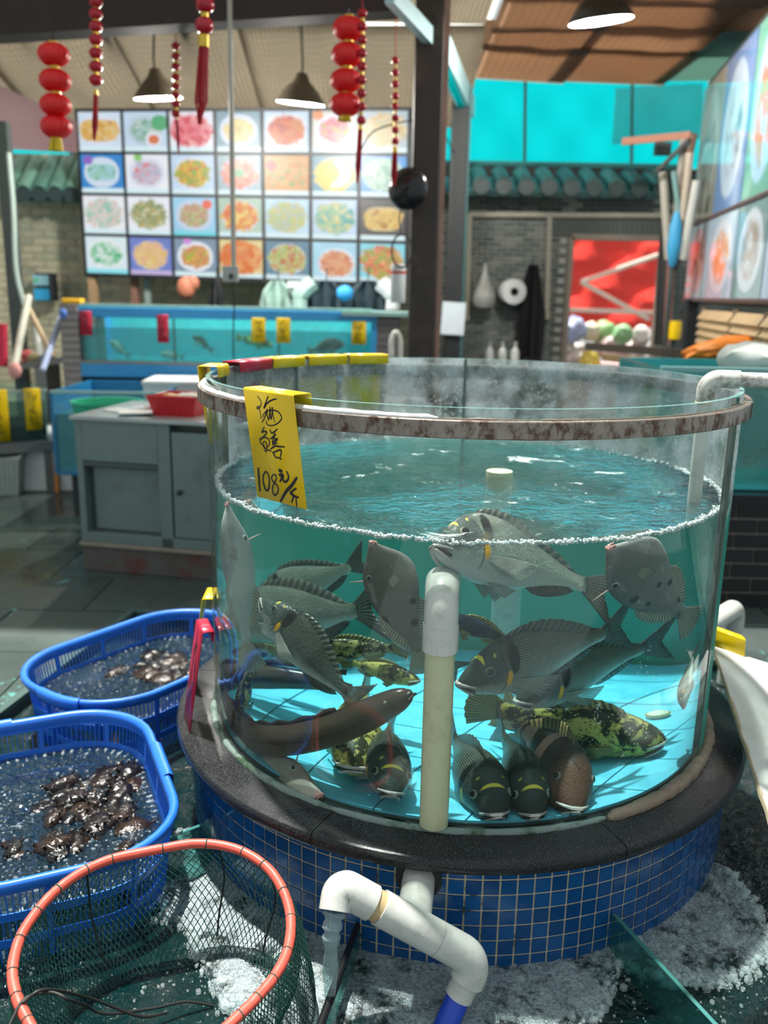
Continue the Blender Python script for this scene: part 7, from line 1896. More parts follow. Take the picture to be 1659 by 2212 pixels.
# ================================================================== left side: steel cabinet with trays
A = PZ(181, 1230, Z_FL); B = PZ(480, 1256, Z_FL); dx = (B - A); dx.z = 0; dx.normalize(); dy = Vector((-dx.y, dx.x, 0))
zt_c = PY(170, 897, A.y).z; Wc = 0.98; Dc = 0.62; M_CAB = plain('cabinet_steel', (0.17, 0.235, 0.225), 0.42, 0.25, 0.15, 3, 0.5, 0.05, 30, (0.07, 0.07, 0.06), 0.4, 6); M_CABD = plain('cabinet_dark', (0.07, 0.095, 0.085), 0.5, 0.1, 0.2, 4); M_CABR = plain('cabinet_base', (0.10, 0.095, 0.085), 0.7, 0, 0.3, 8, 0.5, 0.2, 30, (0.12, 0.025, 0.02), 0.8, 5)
cab = thing('steel_cabinet', 'grey-green steel cabinet on the paving left of the tank', 'cabinet', A)
def cb(nm, u0, u1, d0, d1, z0, z1, mt, par, bev=0.003): m = MB(); m.hexa([A + dx * u + dy * d + Vector((0, 0, z - A.z)) for z in (z0, z1) for u, d in ((u0, d0), (u1, d0), (u1, d1), (u0, d1))]); return m.build(nm, mt, par, bevel=bev)
zb_c = Z_FL + 0.15; zk = lerp(Z_FL, zt_c, 0.68)
cb('base', 0.0, Wc, 0.0, Dc, Z_FL, zb_c - 0.02, M_CABR, cab); cb('base_lip', -0.01, Wc + .01, -0.012, Dc, zb_c - 0.02, zb_c, plain('lip_worn', (0.3, 0.26, 0.2), 0.5, 0.2, 0.3), cab)
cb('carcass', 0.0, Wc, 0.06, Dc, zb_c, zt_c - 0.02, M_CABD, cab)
for u0, u1 in ((0, 0.035), (0.435, 0.50), (Wc - .035, Wc)): cb('upright', u0, u1, 0.0, 0.06, zb_c, zt_c - .02, M_CAB, cab)
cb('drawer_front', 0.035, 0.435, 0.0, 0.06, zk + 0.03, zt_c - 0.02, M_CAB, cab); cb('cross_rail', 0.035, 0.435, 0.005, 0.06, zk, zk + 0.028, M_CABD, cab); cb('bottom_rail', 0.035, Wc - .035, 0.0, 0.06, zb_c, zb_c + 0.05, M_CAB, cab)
cb('recess_panel', 0.06, 0.42, 0.05, 0.058, zb_c + 0.06, zk - 0.01, M_CAB, cab)
dr1 = cb('door', 0.508, 0.93, 0.002, 0.06, zb_c + 0.055, zt_c - 0.06, M_CAB, cab); kn = A + dx * 0.545 + dy * -0.012 + Vector((0, 0, lerp(zb_c, zt_c, 0.45) - A.z)); m = MB(); m.ball(kn, 0.014, 2); m.build('knob', plain('knob', (0.03, 0.03, 0.03), 0.4), dr1, smooth=True)
cb('worktop', -0.015, Wc + .02, -0.02, Dc + .02, zt_c - 0.02, zt_c, plain('worktop_steel', (0.4, 0.45, 0.44), 0.3, 0.3, 0.2, 5), cab)
m = MB(); m.tube(curve_pts([A + dx * .8 + dy * -.02 + Vector((0, 0, zt_c - A.z)), A + dx * .8 + dy * -.04 + Vector((0, 0, zt_c - A.z - .15)), A + dx * .84 + dy * -.05 + Vector((0, 0, zt_c - A.z - .34)), A + dx * .98 + dy * -.05 + Vector((0, 0, zt_c - A.z - .4))], 24), 0.005, 6); one('black_flex', 'black flex hanging down the cabinet door', 'cable', m, M_CORD, smooth=True)
def papers():
    r = random.Random(3); cols = ((0.6, 0.64, 0.62), (0.45, 0.5, 0.5), (0.5, 0.2, 0.14), (0.66, 0.36, 0.2), (0.7, 0.7, 0.66), (0.35, 0.15, 0.14))
    names = ('pale scrap', 'grey scrap', 'rust red scrap', 'orange scrap', 'white scrap', 'dark red scrap')
    spots = ((0.14, 0.22), (0.22, 0.34), (0.36, 0.2), (0.40, 0.30), (0.28, 0.1), (0.33, 0.28))
    for k, (u, d) in enumerate(spots):
        c = A + dx * u + dy * d + Vector((0, 0, zt_c - A.z + 0.004 + k * .003)); m = MB(); m.box(c, (0.16, 0.12, 0.004), r.uniform(-1, 1)); one('flat_scrap', names[k] + ' lying on the steel cabinet top', 'scrap', m, plain('scrap_%d' % k, cols[k], 0.6))
papers()
def tray(name, label, cat, c, w, d, h, ang, mat, slots=True, taper=0.8, wall=0.006):
    c = Vector(c); M = Matrix.Translation(c) @ Matrix.Rotation(ang, 4, 'Z'); t = thing(name, label, cat, M=M)
    def pt(u, v, z): k = lerp(taper, 1, z / h); return M @ Vector((u * w / 2 * k, v * d / 2 * k, z))
    m = MB(); m.add([pt(-1, -1, 0), pt(1, -1, 0), pt(1, 1, 0), pt(-1, 1, 0)], [(0, 1, 2, 3)]); o = m.build('bottom', mat, t); md = o.modifiers.new('s', 'SOLIDIFY'); md.thickness = wall
    cs = ((-1, -1), (1, -1), (1, 1), (-1, 1))
    for k in range(4):
        a, b = cs[k], cs[(k + 1) % 4]; m = MB(); m.add([pt(*a, 0), pt(*b, 0), pt(*b, h), pt(*a, h)], [(0, 1, 2, 3)]); o = m.build('side', mat, t, fix=False); md = o.modifiers.new('s', 'SOLIDIFY'); md.thickness = wall; md.offset = 0
    m = MB(); m.tube([pt(*q, h) for q in cs], wall * 1.4, 8, closed=True); m.build('rim', mat, t, smooth=True)
    if slots:
        n = 9
        for k in range(n): u = -0.8 + 1.6 * k / (n - 1); m = MB(); m.tube([pt(u, -1.02, h * .1), pt(u, -1.02, h * .9)], wall * .8, 5); m.build('rib', mat, t)
    return t, pt
M_TRED = m_plastic('tray_red', (0.55, 0.015, 0.025), 0.35); M_WFOAM = plain('foam_white', (0.7, 0.73, 0.72), 0.8, 0, 0.06, 8, 0.3, 0.2, 80, (0.4, 0.38, 0.3), 0.3, 6)
c = PZ(377, 903, zt_c); c.y += 0.14; tr_, tp_ = tray('red_tray', 'red plastic tray on the steel cabinet beside the yellow tag', 'tray', c, 0.25, 0.22, 0.095, math.atan2(dx.y, dx.x), M_TRED)
for k, (u, v, cc, nm) in enumerate(((-.4, -.2, (0.7, 0.36, 0.1), 'orange'), (0.1, .1, (0.65, 0.66, 0.62), 'white'), (.5, -.1, (0.66, 0.6, 0.5), 'cream'), (-.1, -.4, (0.7, 0.45, 0.2), 'tan'), (.3, .5, (0.5, 0.55, 0.4), 'greenish'))):
    m = MB(); m.ball(tp_(u, v, 0.085), 0.035, 2, (1.2, 0.9, 0.6)); one('tray_parcel', nm + ' parcel heaped in the red tray', 'parcel', m, plain('parcel_%d' % k, cc, 0.5), smooth=True)
def foam_box(label, c, w, d, h, ang, lid=True):
    c = Vector(c); M = Matrix.Translation(c) @ Matrix.Rotation(ang, 4, 'Z'); t = thing('foam_box', label, 'box', M=M); R3 = Matrix.Rotation(ang, 3, 'Z')
    m = MB(); m.box(c + Vector((0, 0, h / 2)), (w, d, h), R3); m.build('box', M_WFOAM, t, bevel=0.012)
    if lid: m = MB(); m.box(c + Vector((0, 0, h + .015)), (w + .015, d + .015, 0.035), R3); m.build('lid', M_WFOAM, t, bevel=0.008)
    return t
c = PZ(372, 862, 0.72); foam_box('white foam box behind the red tray', (c.x + .05, c.y + .2, 0.6), 0.5, 0.4, PY(372, 824, c.y).z - 0.63, 0.05)
m = MB(); m.box((c.x + .05, c.y + .2, 0.32), (0.6, 0.5, 0.54)); one('dark_stand', 'dark stand under the white foam box behind the cabinet', 'stand', m, plain('stand_d', (0.02, 0.03, 0.035), 0.6))
# blue floor tank with glass front, green tub
Yt = 3.1; a, b = PY(108, 830, Yt), PY(345, 830, Yt); zt4, zb4 = PY(220, 848, Yt).z, 0.28
bt = thing('blue_floor_tank', 'low blue tank with glass front behind the cabinet', 'fish tank', ((a.x + b.x) / 2, Yt, zb4)); M_BT = plain('floor_tank_blue', (0.02, 0.2, 0.42), 0.4, 0, 0.2); xm = (a.x + b.x) / 2; wd = b.x - a.x; dp = 0.75
bx('front_pane', (xm, Yt, (zt4 + zb4) / 2), (wd, 0.012, zt4 - zb4), M_GLASS_FAR, bt); bx('back_wall', (xm, Yt + dp, (zt4 + zb4) / 2), (wd, 0.02, zt4 - zb4), M_BT, bt); bx('side_wall', (a.x, Yt + dp / 2, (zt4 + zb4) / 2), (0.02, dp, zt4 - zb4), M_BT, bt); bx('side_wall', (b.x, Yt + dp / 2, (zt4 + zb4) / 2), (0.02, dp, zt4 - zb4), M_BT, bt); bx('bottom', (xm, Yt + dp / 2, zb4), (wd, dp, 0.02), M_BT, bt)
bx('stand', (xm, Yt + dp / 2 + .05, (zb4 + Z_FL) / 2), (wd - .1, dp - .15, zb4 - Z_FL), plain('stand_e', (0.03, 0.05, 0.05), 0.6), bt); bx('front_rim', (xm, Yt - .005, zt4), (wd, 0.03, 0.018), plain('rim_teal', (0.3, 0.5, 0.48), 0.3), bt)
m = MB(); m.box((xm, Yt + dp / 2, lerp(zb4, zt4, .38)), (wd - .04, dp - .04, (zt4 - zb4) * .7)); tag(m.build('floor_tank_water', m_simple_water('floor_tank_water', (0.3, 0.75, 0.8), 0.35)), 'teal water inside the low blue floor tank', 'water', kind='stuff')
c = PZ(232, 905, 0.62); t = thing('green_tub', 'round green tub half hidden behind the cabinet', 'tub', (c.x, 2.6, 0.4)); c = PY(232, 872, 2.6); r_ = 0.19
m = MB(); m.lathe([(r_ * .8, -0.3), (r_, 0), (r_ * 1.05, 0.005), (r_ * 1.05, 0.018), (r_ * .97, 0.016), (r_ * .78, -0.29), (0, -0.29)], c, 32); m.build('tub', m_plastic('tub_green', (0.02, 0.42, 0.24), 0.4), t, smooth=40)
m = MB(); m.lathe([(0.0, -0.03), (r_ * .95, -0.03)], c, 24); m.build('ice_water', plain('tub_water', (0.42, 0.62, 0.5), 0.2, 0, 0.3, 14), t)
m = MB(); m.lathe([(0.16, -0.3), (0.16, -(c.z - Z_FL)), (0, -(c.z - Z_FL))], c, 20); m.build('foot', M_CABD, t)

# ------------------------------------------------------------------ table with a small tank and two tags at the far left
f1 = PZ(112, 1062, Z_FL); Yl = f1.y; ztb = PY(60, 950, Yl).z; a, b = PY(-60, 940, Yl - .25), PY(108, 925, Yl)
tb = thing('steel_table', 'low steel table with small glass tank at far left', 'table', f1); M_TST = plain('table_steel', (0.24, 0.26, 0.25), 0.4, 0.4, 0.2)
dxt = (Vector((b.x, b.y, 0)) - Vector((a.x, a.y, 0))).normalized(); dyt = Vector((-dxt.y, dxt.x, 0)); o0 = Vector((b.x, b.y, 0)); Lt = 1.0; Dt = 0.6
def tq(u, d, z): return o0 - dxt * u + dyt * d + Vector((0, 0, z))
def tbox(nm, u0, u1, d0, d1, z0, z1, mt, par): m = MB(); m.hexa([tq(u, d, z) for z in (z0, z1) for u, d in ((u1, d0), (u0, d0), (u0, d1), (u1, d1))]); return m.build(nm, mt, par)
tbox('top_frame', -0.02, Lt, -0.02, Dt, ztb - 0.07, ztb, M_TST, tb)
for u, d in ((0.0, 0.0), (Lt - .05, 0), (0, Dt - .05), (Lt - .05, Dt - .05)): tbox('leg', u, u + .05, d, d + .05, Z_FL, ztb - .07, M_TST, tb)
st_ = thing('small_glass_tank', 'small glass tank with dark water on the low steel table', 'fish tank', tq(.4, .3, ztb)); zs = PY(60, 838, Yl + .1).z
tbox('front_pane', 0.01, Lt - .02, 0.0, 0.008, ztb, zs, M_GLASS_FAR, st_); tbox('side_pane', 0.01, 0.018, 0.0, Dt - .04, ztb, zs, M_GLASS_FAR, st_); tbox('back_pane', 0.01, Lt - .02, Dt - .05, Dt - .04, ztb, zs, M_GLASS_FAR, st_)
tbox('gravel', 0.02, Lt - .03, 0.01, Dt - .06, ztb + .001, lerp(ztb, zs, .3), plain('gravel_dark', (0.02, 0.03, 0.025), 0.6), st_)
tbox('rim', 0.0, Lt - .01, -0.006, 0.012, zs - .012, zs + .006, plain('rim_pale', (0.4, 0.5, 0.45), 0.3), st_)
tag(tbox('small_tank_water', 0.02, Lt - .03, 0.012, Dt - .06, lerp(ztb, zs, .3), lerp(ztb, zs, .8), m_simple_water('small_tank_water', (0.7, 0.8, 0.7), 0.3), None), 'cloudy water inside the small glass tank', 'water', kind='stuff')
for lab, u0, u1, k, hh in (('yellow price tag on the right of the small glass tank', 0.155, 0.05, 31, .8), ('yellow price tag cut by the left frame edge on the small tank', 0.40, 0.26, 32, 1.0)):
    TL_, TR_ = tq(u0, -0.02, zs + .012), tq(u1, -0.02, zs + .012); price_tag(lab, TL_, TR_, TL_ + Vector((0, 0, -(zs - ztb) * hh)), dyt, M_YEL, scribble(k), 0.035, 0.03)
c = PZ(132, 1060, Z_FL); foam_box('white foam box on the floor under the steel table', (c.x - .06, c.y + .22, Z_FL), 0.42, 0.5, PY(130, 935, c.y).z - Z_FL - .03, 0.1, True)
c = PZ(5, 1062, Z_FL); tr2, _ = tray('white_crate', 'white crate at the left frame edge under the steel table', 'crate', (c.x, c.y + .05, Z_FL), 0.34, 0.4, 0.27, 0.1, plain('crate_white', (0.42, 0.48, 0.44), 0.5, 0, 0.2))
m = MB(); p = PZ(124, 1064, Z_FL); m.tube([p, p + Vector((-.01, 0.05, .4))], 0.016, 6); one('orange_pole', 'thin orange pole leaning by the white foam box', 'pole', m, plain('orange', (0.7, 0.25, 0.05), 0.5))
# mops and poles, blue dispenser, grey post at the left
def stick(label, a, b, Y0, Y1, r, mat, cat='pole', name='leaning_pole', head=None):
    t = thing(name, label, cat, PY(*b, Y1)); m = MB(); m.tube([PY(*a, Y0), PY(*b, Y1)], r, 8); m.build('shaft', mat, t, smooth=True)
    if head: m = MB(); m.ball(PY(*head[0], Y1), head[1], 2, (1, .6, 1.2)); m.build('head', head[2], t, smooth=True)
stick('blue-handled pole leaning left of the long tank', (138, 668), (92, 800), 4.3, 3.9, 0.022, plain('pole_lilac', (0.42, 0.5, 0.72), 0.4), head=((136, 678), 0.03, plain('grip_blue', (0.08, 0.2, 0.6), 0.4)))
stick('pale pole with pink end leaning at the far left', (62, 640), (30, 800), 4.4, 3.9, 0.028, plain('pole_cream', (0.55, 0.56, 0.46), 0.5), head=((32, 800), 0.05, plain('mop_pink', (0.75, 0.35, 0.33), 0.6)))
stick('tan pole crossing behind the pale pole at left', (48, 640), (120, 780), 4.6, 4.5, 0.022, plain('pole_tan', (0.48, 0.36, 0.2), 0.5))
stick('short white pole between the crossed poles at left', (78, 700), (86, 780), 4.7, 4.6, 0.03, plain('pole_white', (0.6, 0.64, 0.58), 0.5))
a = PY(10, 330, 4.6); m = MB(); m.box((a.x, 4.6, 1.3), (0.09, 0.09, 2.6)); one('grey_post', 'dark grey post at the left frame edge', 'post', m, plain('post_grey', (0.05, 0.065, 0.06), 0.5)); a = PY(30, 340, 4.5); m = MB(); m.tube(curve_pts([PY(18, 330, 4.5), PY(28, 450, 4.5), PY(34, 580, 4.5), PY(52, 660, 4.5)], 20), 0.02, 8); one('pale_downpipe', 'pale bent downpipe right of the grey post', 'pipe', m, plain('pipe_pale', (0.4, 0.5, 0.45), 0.5), smooth=True)
c = PY(92, 620, 5.9); t = thing('blue_dispenser', 'small blue box with green mark on the tan brick wall', 'dispenser', c); bx('case', c + Vector((.02, .05, 0)), (0.17, 0.1, 0.25), plain('disp_dark', (0.02, 0.025, 0.03), 0.5), t, .01); bx('upper_panel', c + Vector((-.01, -.005, .06)), (0.14, 0.02, 0.09), plain('disp_pale', (0.3, 0.6, 0.7), 0.4), t); bx('lower_panel', c + Vector((-.01, -.005, -.065)), (0.14, 0.02, 0.1), plain('disp_blue', (0.03, 0.42, 0.75), 0.4), t); bx('mark', c + Vector((-.05, -.018, .06)), (0.035, 0.004, 0.03), plain('disp_green', (0.1, 0.6, 0.25), 0.4), t)
m = MB(); m.box(PY(158, 650, 4.35), (0.14, 0.1, 0.035)); one('yellow_sponge', 'orange-yellow block on the left pier top', 'block', m, plain('sponge', (0.85, 0.5, 0.02), 0.6), bevel=.008)
a, b = PY(20, 790, 4.2), PY(150, 770, 4.2); m = MB(); m.slab([a, b, b + Vector((0, .45, .0)), a + Vector((0, .45, .0))], 0.04); m.box(((a.x + b.x) / 2, 4.35, a.z / 2), (0.08, 0.3, a.z)); one('grey_shelf', 'grey shelf board with clutter at the far left', 'shelf', m, plain('shelf_grey', (0.3, 0.31, 0.3), 0.6))
for k, (px, py, cc, nm) in enumerate(((58, 768, (0.6, 0.12, 0.12), 'red'), (44, 775, (0.75, 0.36, 0.32), 'pink'), (70, 772, (0.35, 0.3, 0.16), 'olive'), (100, 776, (0.3, 0.4, 0.5), 'grey-blue'))):
    m = MB(); m.ball(PY(px, py, 4.3), 0.055, 2, (1.1, .8, .8)); one('cleaning_rag', nm + ' crumpled rag on the grey shelf at far left', 'rag', m, plain('rag_%d' % k, cc, 0.8, 0, 0.3, 20, 0.3, 0.5, 30), smooth=True)
m = MB(); m.tube([PY(2, 700, 4.0), PY(4, 790, 4.0)], 0.045, 8); one('red_bundle', 'red rolled bundle at the left frame edge', 'bundle', m, plain('bundle_crimson', (0.5, 0.02, 0.06), 0.6), smooth=True)

# ================================================================== right side: picture wall
def wall_pt(s, z): return Vector((2.06 - 0.154 * s, 4.2 - s, z))       # s metres toward the viewer along the wall
def spx(px, zref=1.45):      # where along the wall a picture column is seen
    lo, hi = -0.8, 4.2
    for _ in range(50):
        mi = (lo + hi) / 2; p = np.array(wall_pt(mi, zref)) - CAM; x = 829.5 + FPX * np.dot(p, _X) / np.dot(p, _F)
        if x < px: lo = mi
        else: hi = mi
    return lo
def zpx(s, py):
    lo, hi = 0.0, 5.0
    for _ in range(50):
        mi = (lo + hi) / 2; p = np.array(wall_pt(s, mi)) - CAM; y = 1106 - FPX * np.dot(p, _U) / np.dot(p, _F)
        if y > py: lo = mi
        else: hi = mi
    return lo
def m_poster(i, cols, sc=5):
    n = NT('poster_print_%d' % i); uv = n.map(n.coord('UV'), loc=(i * 2.1, i * .7, 0)); x = n.xyz(n.coord('UV'))
    e = n.math('ADD', n.math('POWER', n.math('DIVIDE', n.math('SUBTRACT', x[0], .5), .42), 2.0), n.math('POWER', n.math('DIVIDE', n.math('SUBTRACT', x[1], .5), .44), 2.0))
    c = n.mix(n.noise(2, 2, v=uv), cols[0], tuple(q * .8 for q in cols[0])); c = n.mix(n.math('SUBTRACT', 1.0, n.sstep(e, 0.85, 1.05)), c, cols[1])
    f = n.ramp(n.noise(sc, 4, v=uv), [(0.35, cols[2]), (0.5, cols[3]), (0.65, cols[1])]); c = n.mix(n.math('SUBTRACT', 1.0, n.sstep(n.math('ADD', e, n.math('MULTIPLY', n.noise(6, 3, v=uv), .6)), 0.6, 0.95)), c, f)
    return n.done(n.mixs(n.math('ADD', 0.16, n.math('MULTIPLY', n.schlick(0.06), 0.7), clamp=True), n.bsdf(c, 0.5, spec=0.2), n.glossy((0.95, 1, 1), 0.05)))
pw = thing('picture_wall', 'right-hand wall display of glossy dish posters in dark frames', 'poster display', wall_pt(1, 1.4))
s_ed = [spx(p) for p in (1478, 1520, 1577, 1642)]; s_ed += [s_ed[-1] + (s_ed[-1] - s_ed[-2]) * 1.05, s_ed[-1] + (s_ed[-1] - s_ed[-2]) * 2.2]
z0p, z1p = zpx(s_ed[0], 648), zpx(s_ed[0], 488); z2p = z1p + (z1p - z0p) * 1.75
PC = [((0.6, 0.75, 0.85), (0.8, 0.5, 0.55), (0.6, 0.1, 0.12), (0.75, 0.3, 0.2)), ((0.55, 0.7, 0.85), (0.75, 0.8, 0.9), (0.75, 0.3, 0.1), (0.85, 0.5, 0.3)), ((0.25, 0.4, 0.4), (0.6, 0.68, 0.75), (0.3, 0.3, 0.25), (0.45, 0.4, 0.35)), ((0.45, 0.6, 0.8), (0.65, 0.75, 0.9), (0.75, 0.55, 0.12), (0.8, 0.65, 0.3)), ((0.4, 0.6, 0.7), (0.7, 0.8, 0.9), (0.7, 0.3, 0.15), (0.6, 0.4, 0.2)),
      ((0.4, 0.42, 0.36), (0.55, 0.56, 0.5), (0.3, 0.3, 0.26), (0.45, 0.4, 0.38)), ((0.2, 0.35, 0.65), (0.55, 0.7, 0.85), (0.2, 0.25, 0.3), (0.5, 0.6, 0.7)), ((0.2, 0.5, 0.4), (0.4, 0.62, 0.8), (0.2, 0.4, 0.2), (0.6, 0.2, 0.15)), ((0.5, 0.6, 0.75), (0.7, 0.76, 0.85), (0.45, 0.3, 0.12), (0.6, 0.5, 0.25)), ((0.4, 0.5, 0.7), (0.7, 0.76, 0.85), (0.5, 0.3, 0.12), (0.6, 0.5, 0.25))]
m = MB(); m.slab([wall_pt(s_ed[0] - .03, z0p - .03) + Vector((.03, 0, 0)), wall_pt(s_ed[-1], z0p - .03) + Vector((.03, 0, 0)), wall_pt(s_ed[-1], z2p + .05) + Vector((.03, 0, 0)), wall_pt(s_ed[0] - .03, z2p + .05) + Vector((.03, 0, 0))], 0.04); m.build('backing', plain('backing', (0.05, 0.06, 0.06), 0.6), pw)
k = 0
for za, zb in ((z0p, z1p), (z1p, z2p)):
    for j in range(5):
        g = 0.012; q = [wall_pt(s_ed[j] + g, za + g), wall_pt(s_ed[j + 1] - g, za + g), wall_pt(s_ed[j + 1] - g, zb - g), wall_pt(s_ed[j] + g, zb - g)]
        m = MB(); m.slab(q, 0.02); o = m.build('poster_panel', m_poster(k, PC[k]), pw, fix=False); k += 1
        ul = o.data.uv_layers.new(name='UVMap'); uvm = {4: (0, 0), 5: (1, 0), 6: (1, 1), 7: (0, 1), 0: (0, 0), 1: (1, 0), 2: (1, 1), 3: (0, 1)}
        for lp in o.data.loops: ul.data[lp.index].uv = uvm[lp.vertex_index]
M_FRM = plain('frame_dark', (0.10, 0.06, 0.06), 0.4)
for z in (z0p, z1p):
    m = MB(); m.tube([wall_pt(s_ed[0] - .03, z), wall_pt(s_ed[-1], z)], 0.017, 8); m.build('frame_rail', M_FRM, pw, smooth=True)
# louvred shutters under it
lv = thing('louvred_shutters', 'tan wooden louvred shutters below the picture wall', 'shutters', wall_pt(1, 1)); M_LVW = plain('louvre_wood', (0.5, 0.36, 0.2), 0.5, 0, 0.2, 10)
zl0 = zpx(s_ed[1], 740)
for (sa, sb) in ((spx(1520, 1.3), spx(1588, 1.3)), (spx(1592, 1.3), spx(1655, 1.3)), (spx(1660, 1.3), spx(1760, 1.3))):
    for i in range(7):
        z = z0p - 0.07 - i * 0.055; d = (wall_pt(sb, z) - wall_pt(sa, z)); m = MB(); nrm_ = Vector((-0.99, 0.15, 0)); q = [wall_pt(sa, z) , wall_pt(sb, z), wall_pt(sb, z - .06) + nrm_ * .04, wall_pt(sa, z - .06) + nrm_ * .04]; m.slab(q, 0.008); m.build('slat', M_LVW, lv)
    for s in (sa, sb): m = MB(); m.tube([wall_pt(s, z0p - .05), wall_pt(s, z0p - .5)], 0.02, 6); m.build('stile', plain('stile', (0.2, 0.14, 0.09), 0.6), lv)
a = wall_pt(spx(1492, 1.3), 0); m = MB(); m.box((a.x, a.y, z0p / 2), (0.08, 0.08, z0p)); one('black_post', 'black post under the far end of the picture wall', 'post', m, plain('post_black', (0.012, 0.013, 0.013), 0.5))
# stacked sticks, furled umbrella and boards by the picture wall
for lab, a, b, Y0, Y1, r, mt in (('pale board leaning left of the picture wall', (1432, 372), (1444, 560), 4.6, 4.6, 0.03, plain('board_grey', (0.4, 0.38, 0.32), 0.6)), ('grey stick leaning upright by the picture wall', (1478, 300), (1462, 470), 4.4, 4.5, 0.03, plain('stick_grey', (0.3, 0.28, 0.24), 0.6)), ('brown stick leaning right of the grey stick', (1500, 290), (1466, 440), 4.3, 4.5, 0.025, plain('stick_brown', (0.16, 0.09, 0.06), 0.6)), ('short tan stick in the leaning bundle', (1490, 330), (1470, 520), 4.35, 4.4, 0.028, plain('stick_tan', (0.42, 0.36, 0.28), 0.6)), ('dark stick crossing the leaning bundle', (1418, 372), (1490, 300), 4.5, 4.3, 0.018, plain('stick_dark', (0.06, 0.06, 0.055), 0.6)), ('white board slat in the leaning bundle', (1505, 390), (1475, 560), 4.2, 4.3, 0.03, plain('slat_white', (0.5, 0.5, 0.45), 0.6)), ('thin teal stick in the leaning bundle', (1455, 370), (1472, 500), 4.4, 4.4, 0.02, plain('stick_teal', (0.15, 0.28, 0.27), 0.6)), ('dark pole standing beside the doorway', (1440, 480), (1425, 745), 5.2, 5.2, 0.05, plain('pole_black', (0.015, 0.016, 0.016), 0.5)), ('reddish pole standing right of the dark pole', (1450, 560), (1440, 745), 5.1, 5.1, 0.035, plain('pole_red', (0.28, 0.13, 0.11), 0.5))): stick(lab, a, b, Y0, Y1, r, mt)
p = PY(1457, 520, 4.3); t = thing('furled_umbrella', 'furled blue and black umbrella hanging by the picture wall', 'umbrella', p); m = MB(); m.lathe([(0.02, 0.20), (0.045, 0.1), (0.05, -0.05), (0.03, -0.16), (0.005, -0.2)], p, 10); m.build('canopy', plain('umb_blue', (0.03, 0.28, 0.5), 0.5), t, smooth=True); m = MB(); m.tube([p + Vector((0, 0, -.18)), p + Vector((0, 0, -.75))], 0.016, 8); m.build('shaft', M_BAR, t); m = MB(); m.lathe([(0.05, 0.02), (0.055, -0.08), (0.03, -0.2), (0, -0.21)], p + Vector((.02, .03, 0)), 8); m.build('dark_fold', M_BLK, t, smooth=True)
p = PY(1458, 710, 4.3); m = MB(); m.lathe([(0, 0.06), (0.045, 0.055), (0.05, 0.0), (0.045, -0.075), (0, -0.08)], p, 18); one('yellow_bucket', 'small yellow bucket on the pole beside the louvred shutters', 'bucket', m, M_YEL, smooth=40); m = MB(); m.tube([p + Vector((0, 0, .5)), p + Vector((0, 0, -.5))], 0.014, 6); one('bucket_pole', 'dark pole carrying the small yellow bucket', 'pole', m, M_BAR)
bar(PY(1345, 306, 4.8), PY(1492, 292, 4.5), 0.03, 0.05, plain('lath', (0.36, 0.15, 0.09), 0.6), 'wood_lath', 'reddish wooden lath across the cyan sheet at right', 'lath'); m = MB(); m.box(PY(1431, 322, 4.9), (0.12, 0.08, 0.09)); one('black_box', 'small black box below the wooden lath', 'box', m, M_BAR, bevel=.005)
# goods seen through and beside the doorway
GD = [((1240, 712), 0.13, (0.45, 0.5, 0.75), 'lilac'), ((1275, 716), 0.10, (0.75, 0.68, 0.5), 'cream'), ((1305, 722), 0.13, (0.3, 0.5, 0.22), 'green leafy'), ((1345, 722), 0.10, (0.3, 0.55, 0.28), 'bright green'), ((1385, 724), 0.10, (0.75, 0.7, 0.68), 'white'), ((1240, 765), 0.14, (0.75, 0.68, 0.68), 'pale pink'), ((1275, 778), 0.10, (0.85, 0.62, 0.1), 'yellow'), ((1320, 752), 0.14, (0.72, 0.55, 0.55), 'dusty pink'), ((1370, 760), 0.13, (0.7, 0.6, 0.58), 'beige'), ((1415, 760), 0.12, (0.6, 0.64, 0.64), 'grey-white'), ((1220, 745), 0.1, (0.66, 0.66, 0.66), 'light grey')]
for k, ((px, py), r, cc, nm) in enumerate(GD):
    p = PY(px, py, 6.7 + .1 * (k % 3)); vs, fs = ICO[3]; m = MB(); m.add([p + Vector(v) * r * (1 + 0.3 * mnoise.noise((v[0] * 2.2 + k, v[1] * 2.2, v[2] * 2.2))) for v in vs], fs); one('goods_bag', nm + ' bag of goods heaped beyond the doorway', 'bag', m, plain('goods_%d' % k, cc, 0.5, 0, 0.25, 14), smooth=True)
a, b = PY(1190, 785, 6.9), PY(1470, 785, 6.9); m = MB(); m.box(((a.x + b.x) / 2, 6.95, a.z / 2), (b.x - a.x, 0.8, a.z)); one('goods_counter', 'pinkish counter outside the doorway carrying bags', 'counter', m, plain('counter_pink', (0.55, 0.42, 0.42), 0.6))
bar(PY(1268, 748, 3.3), PY(1490, 764, 2.6), 0.035, 0.045, plain('rail_dark', (0.06, 0.045, 0.035), 0.5), 'dark_rail', 'dark rail lying behind the tank rim at right', 'rail'); bar(PY(1305, 772, 3.1), PY(1470, 790, 2.6), 0.03, 0.04, plain('rail_tan', (0.36, 0.24, 0.11), 0.5), 'tan_rail', 'tan wooden rail in front of the dark rail', 'rail')
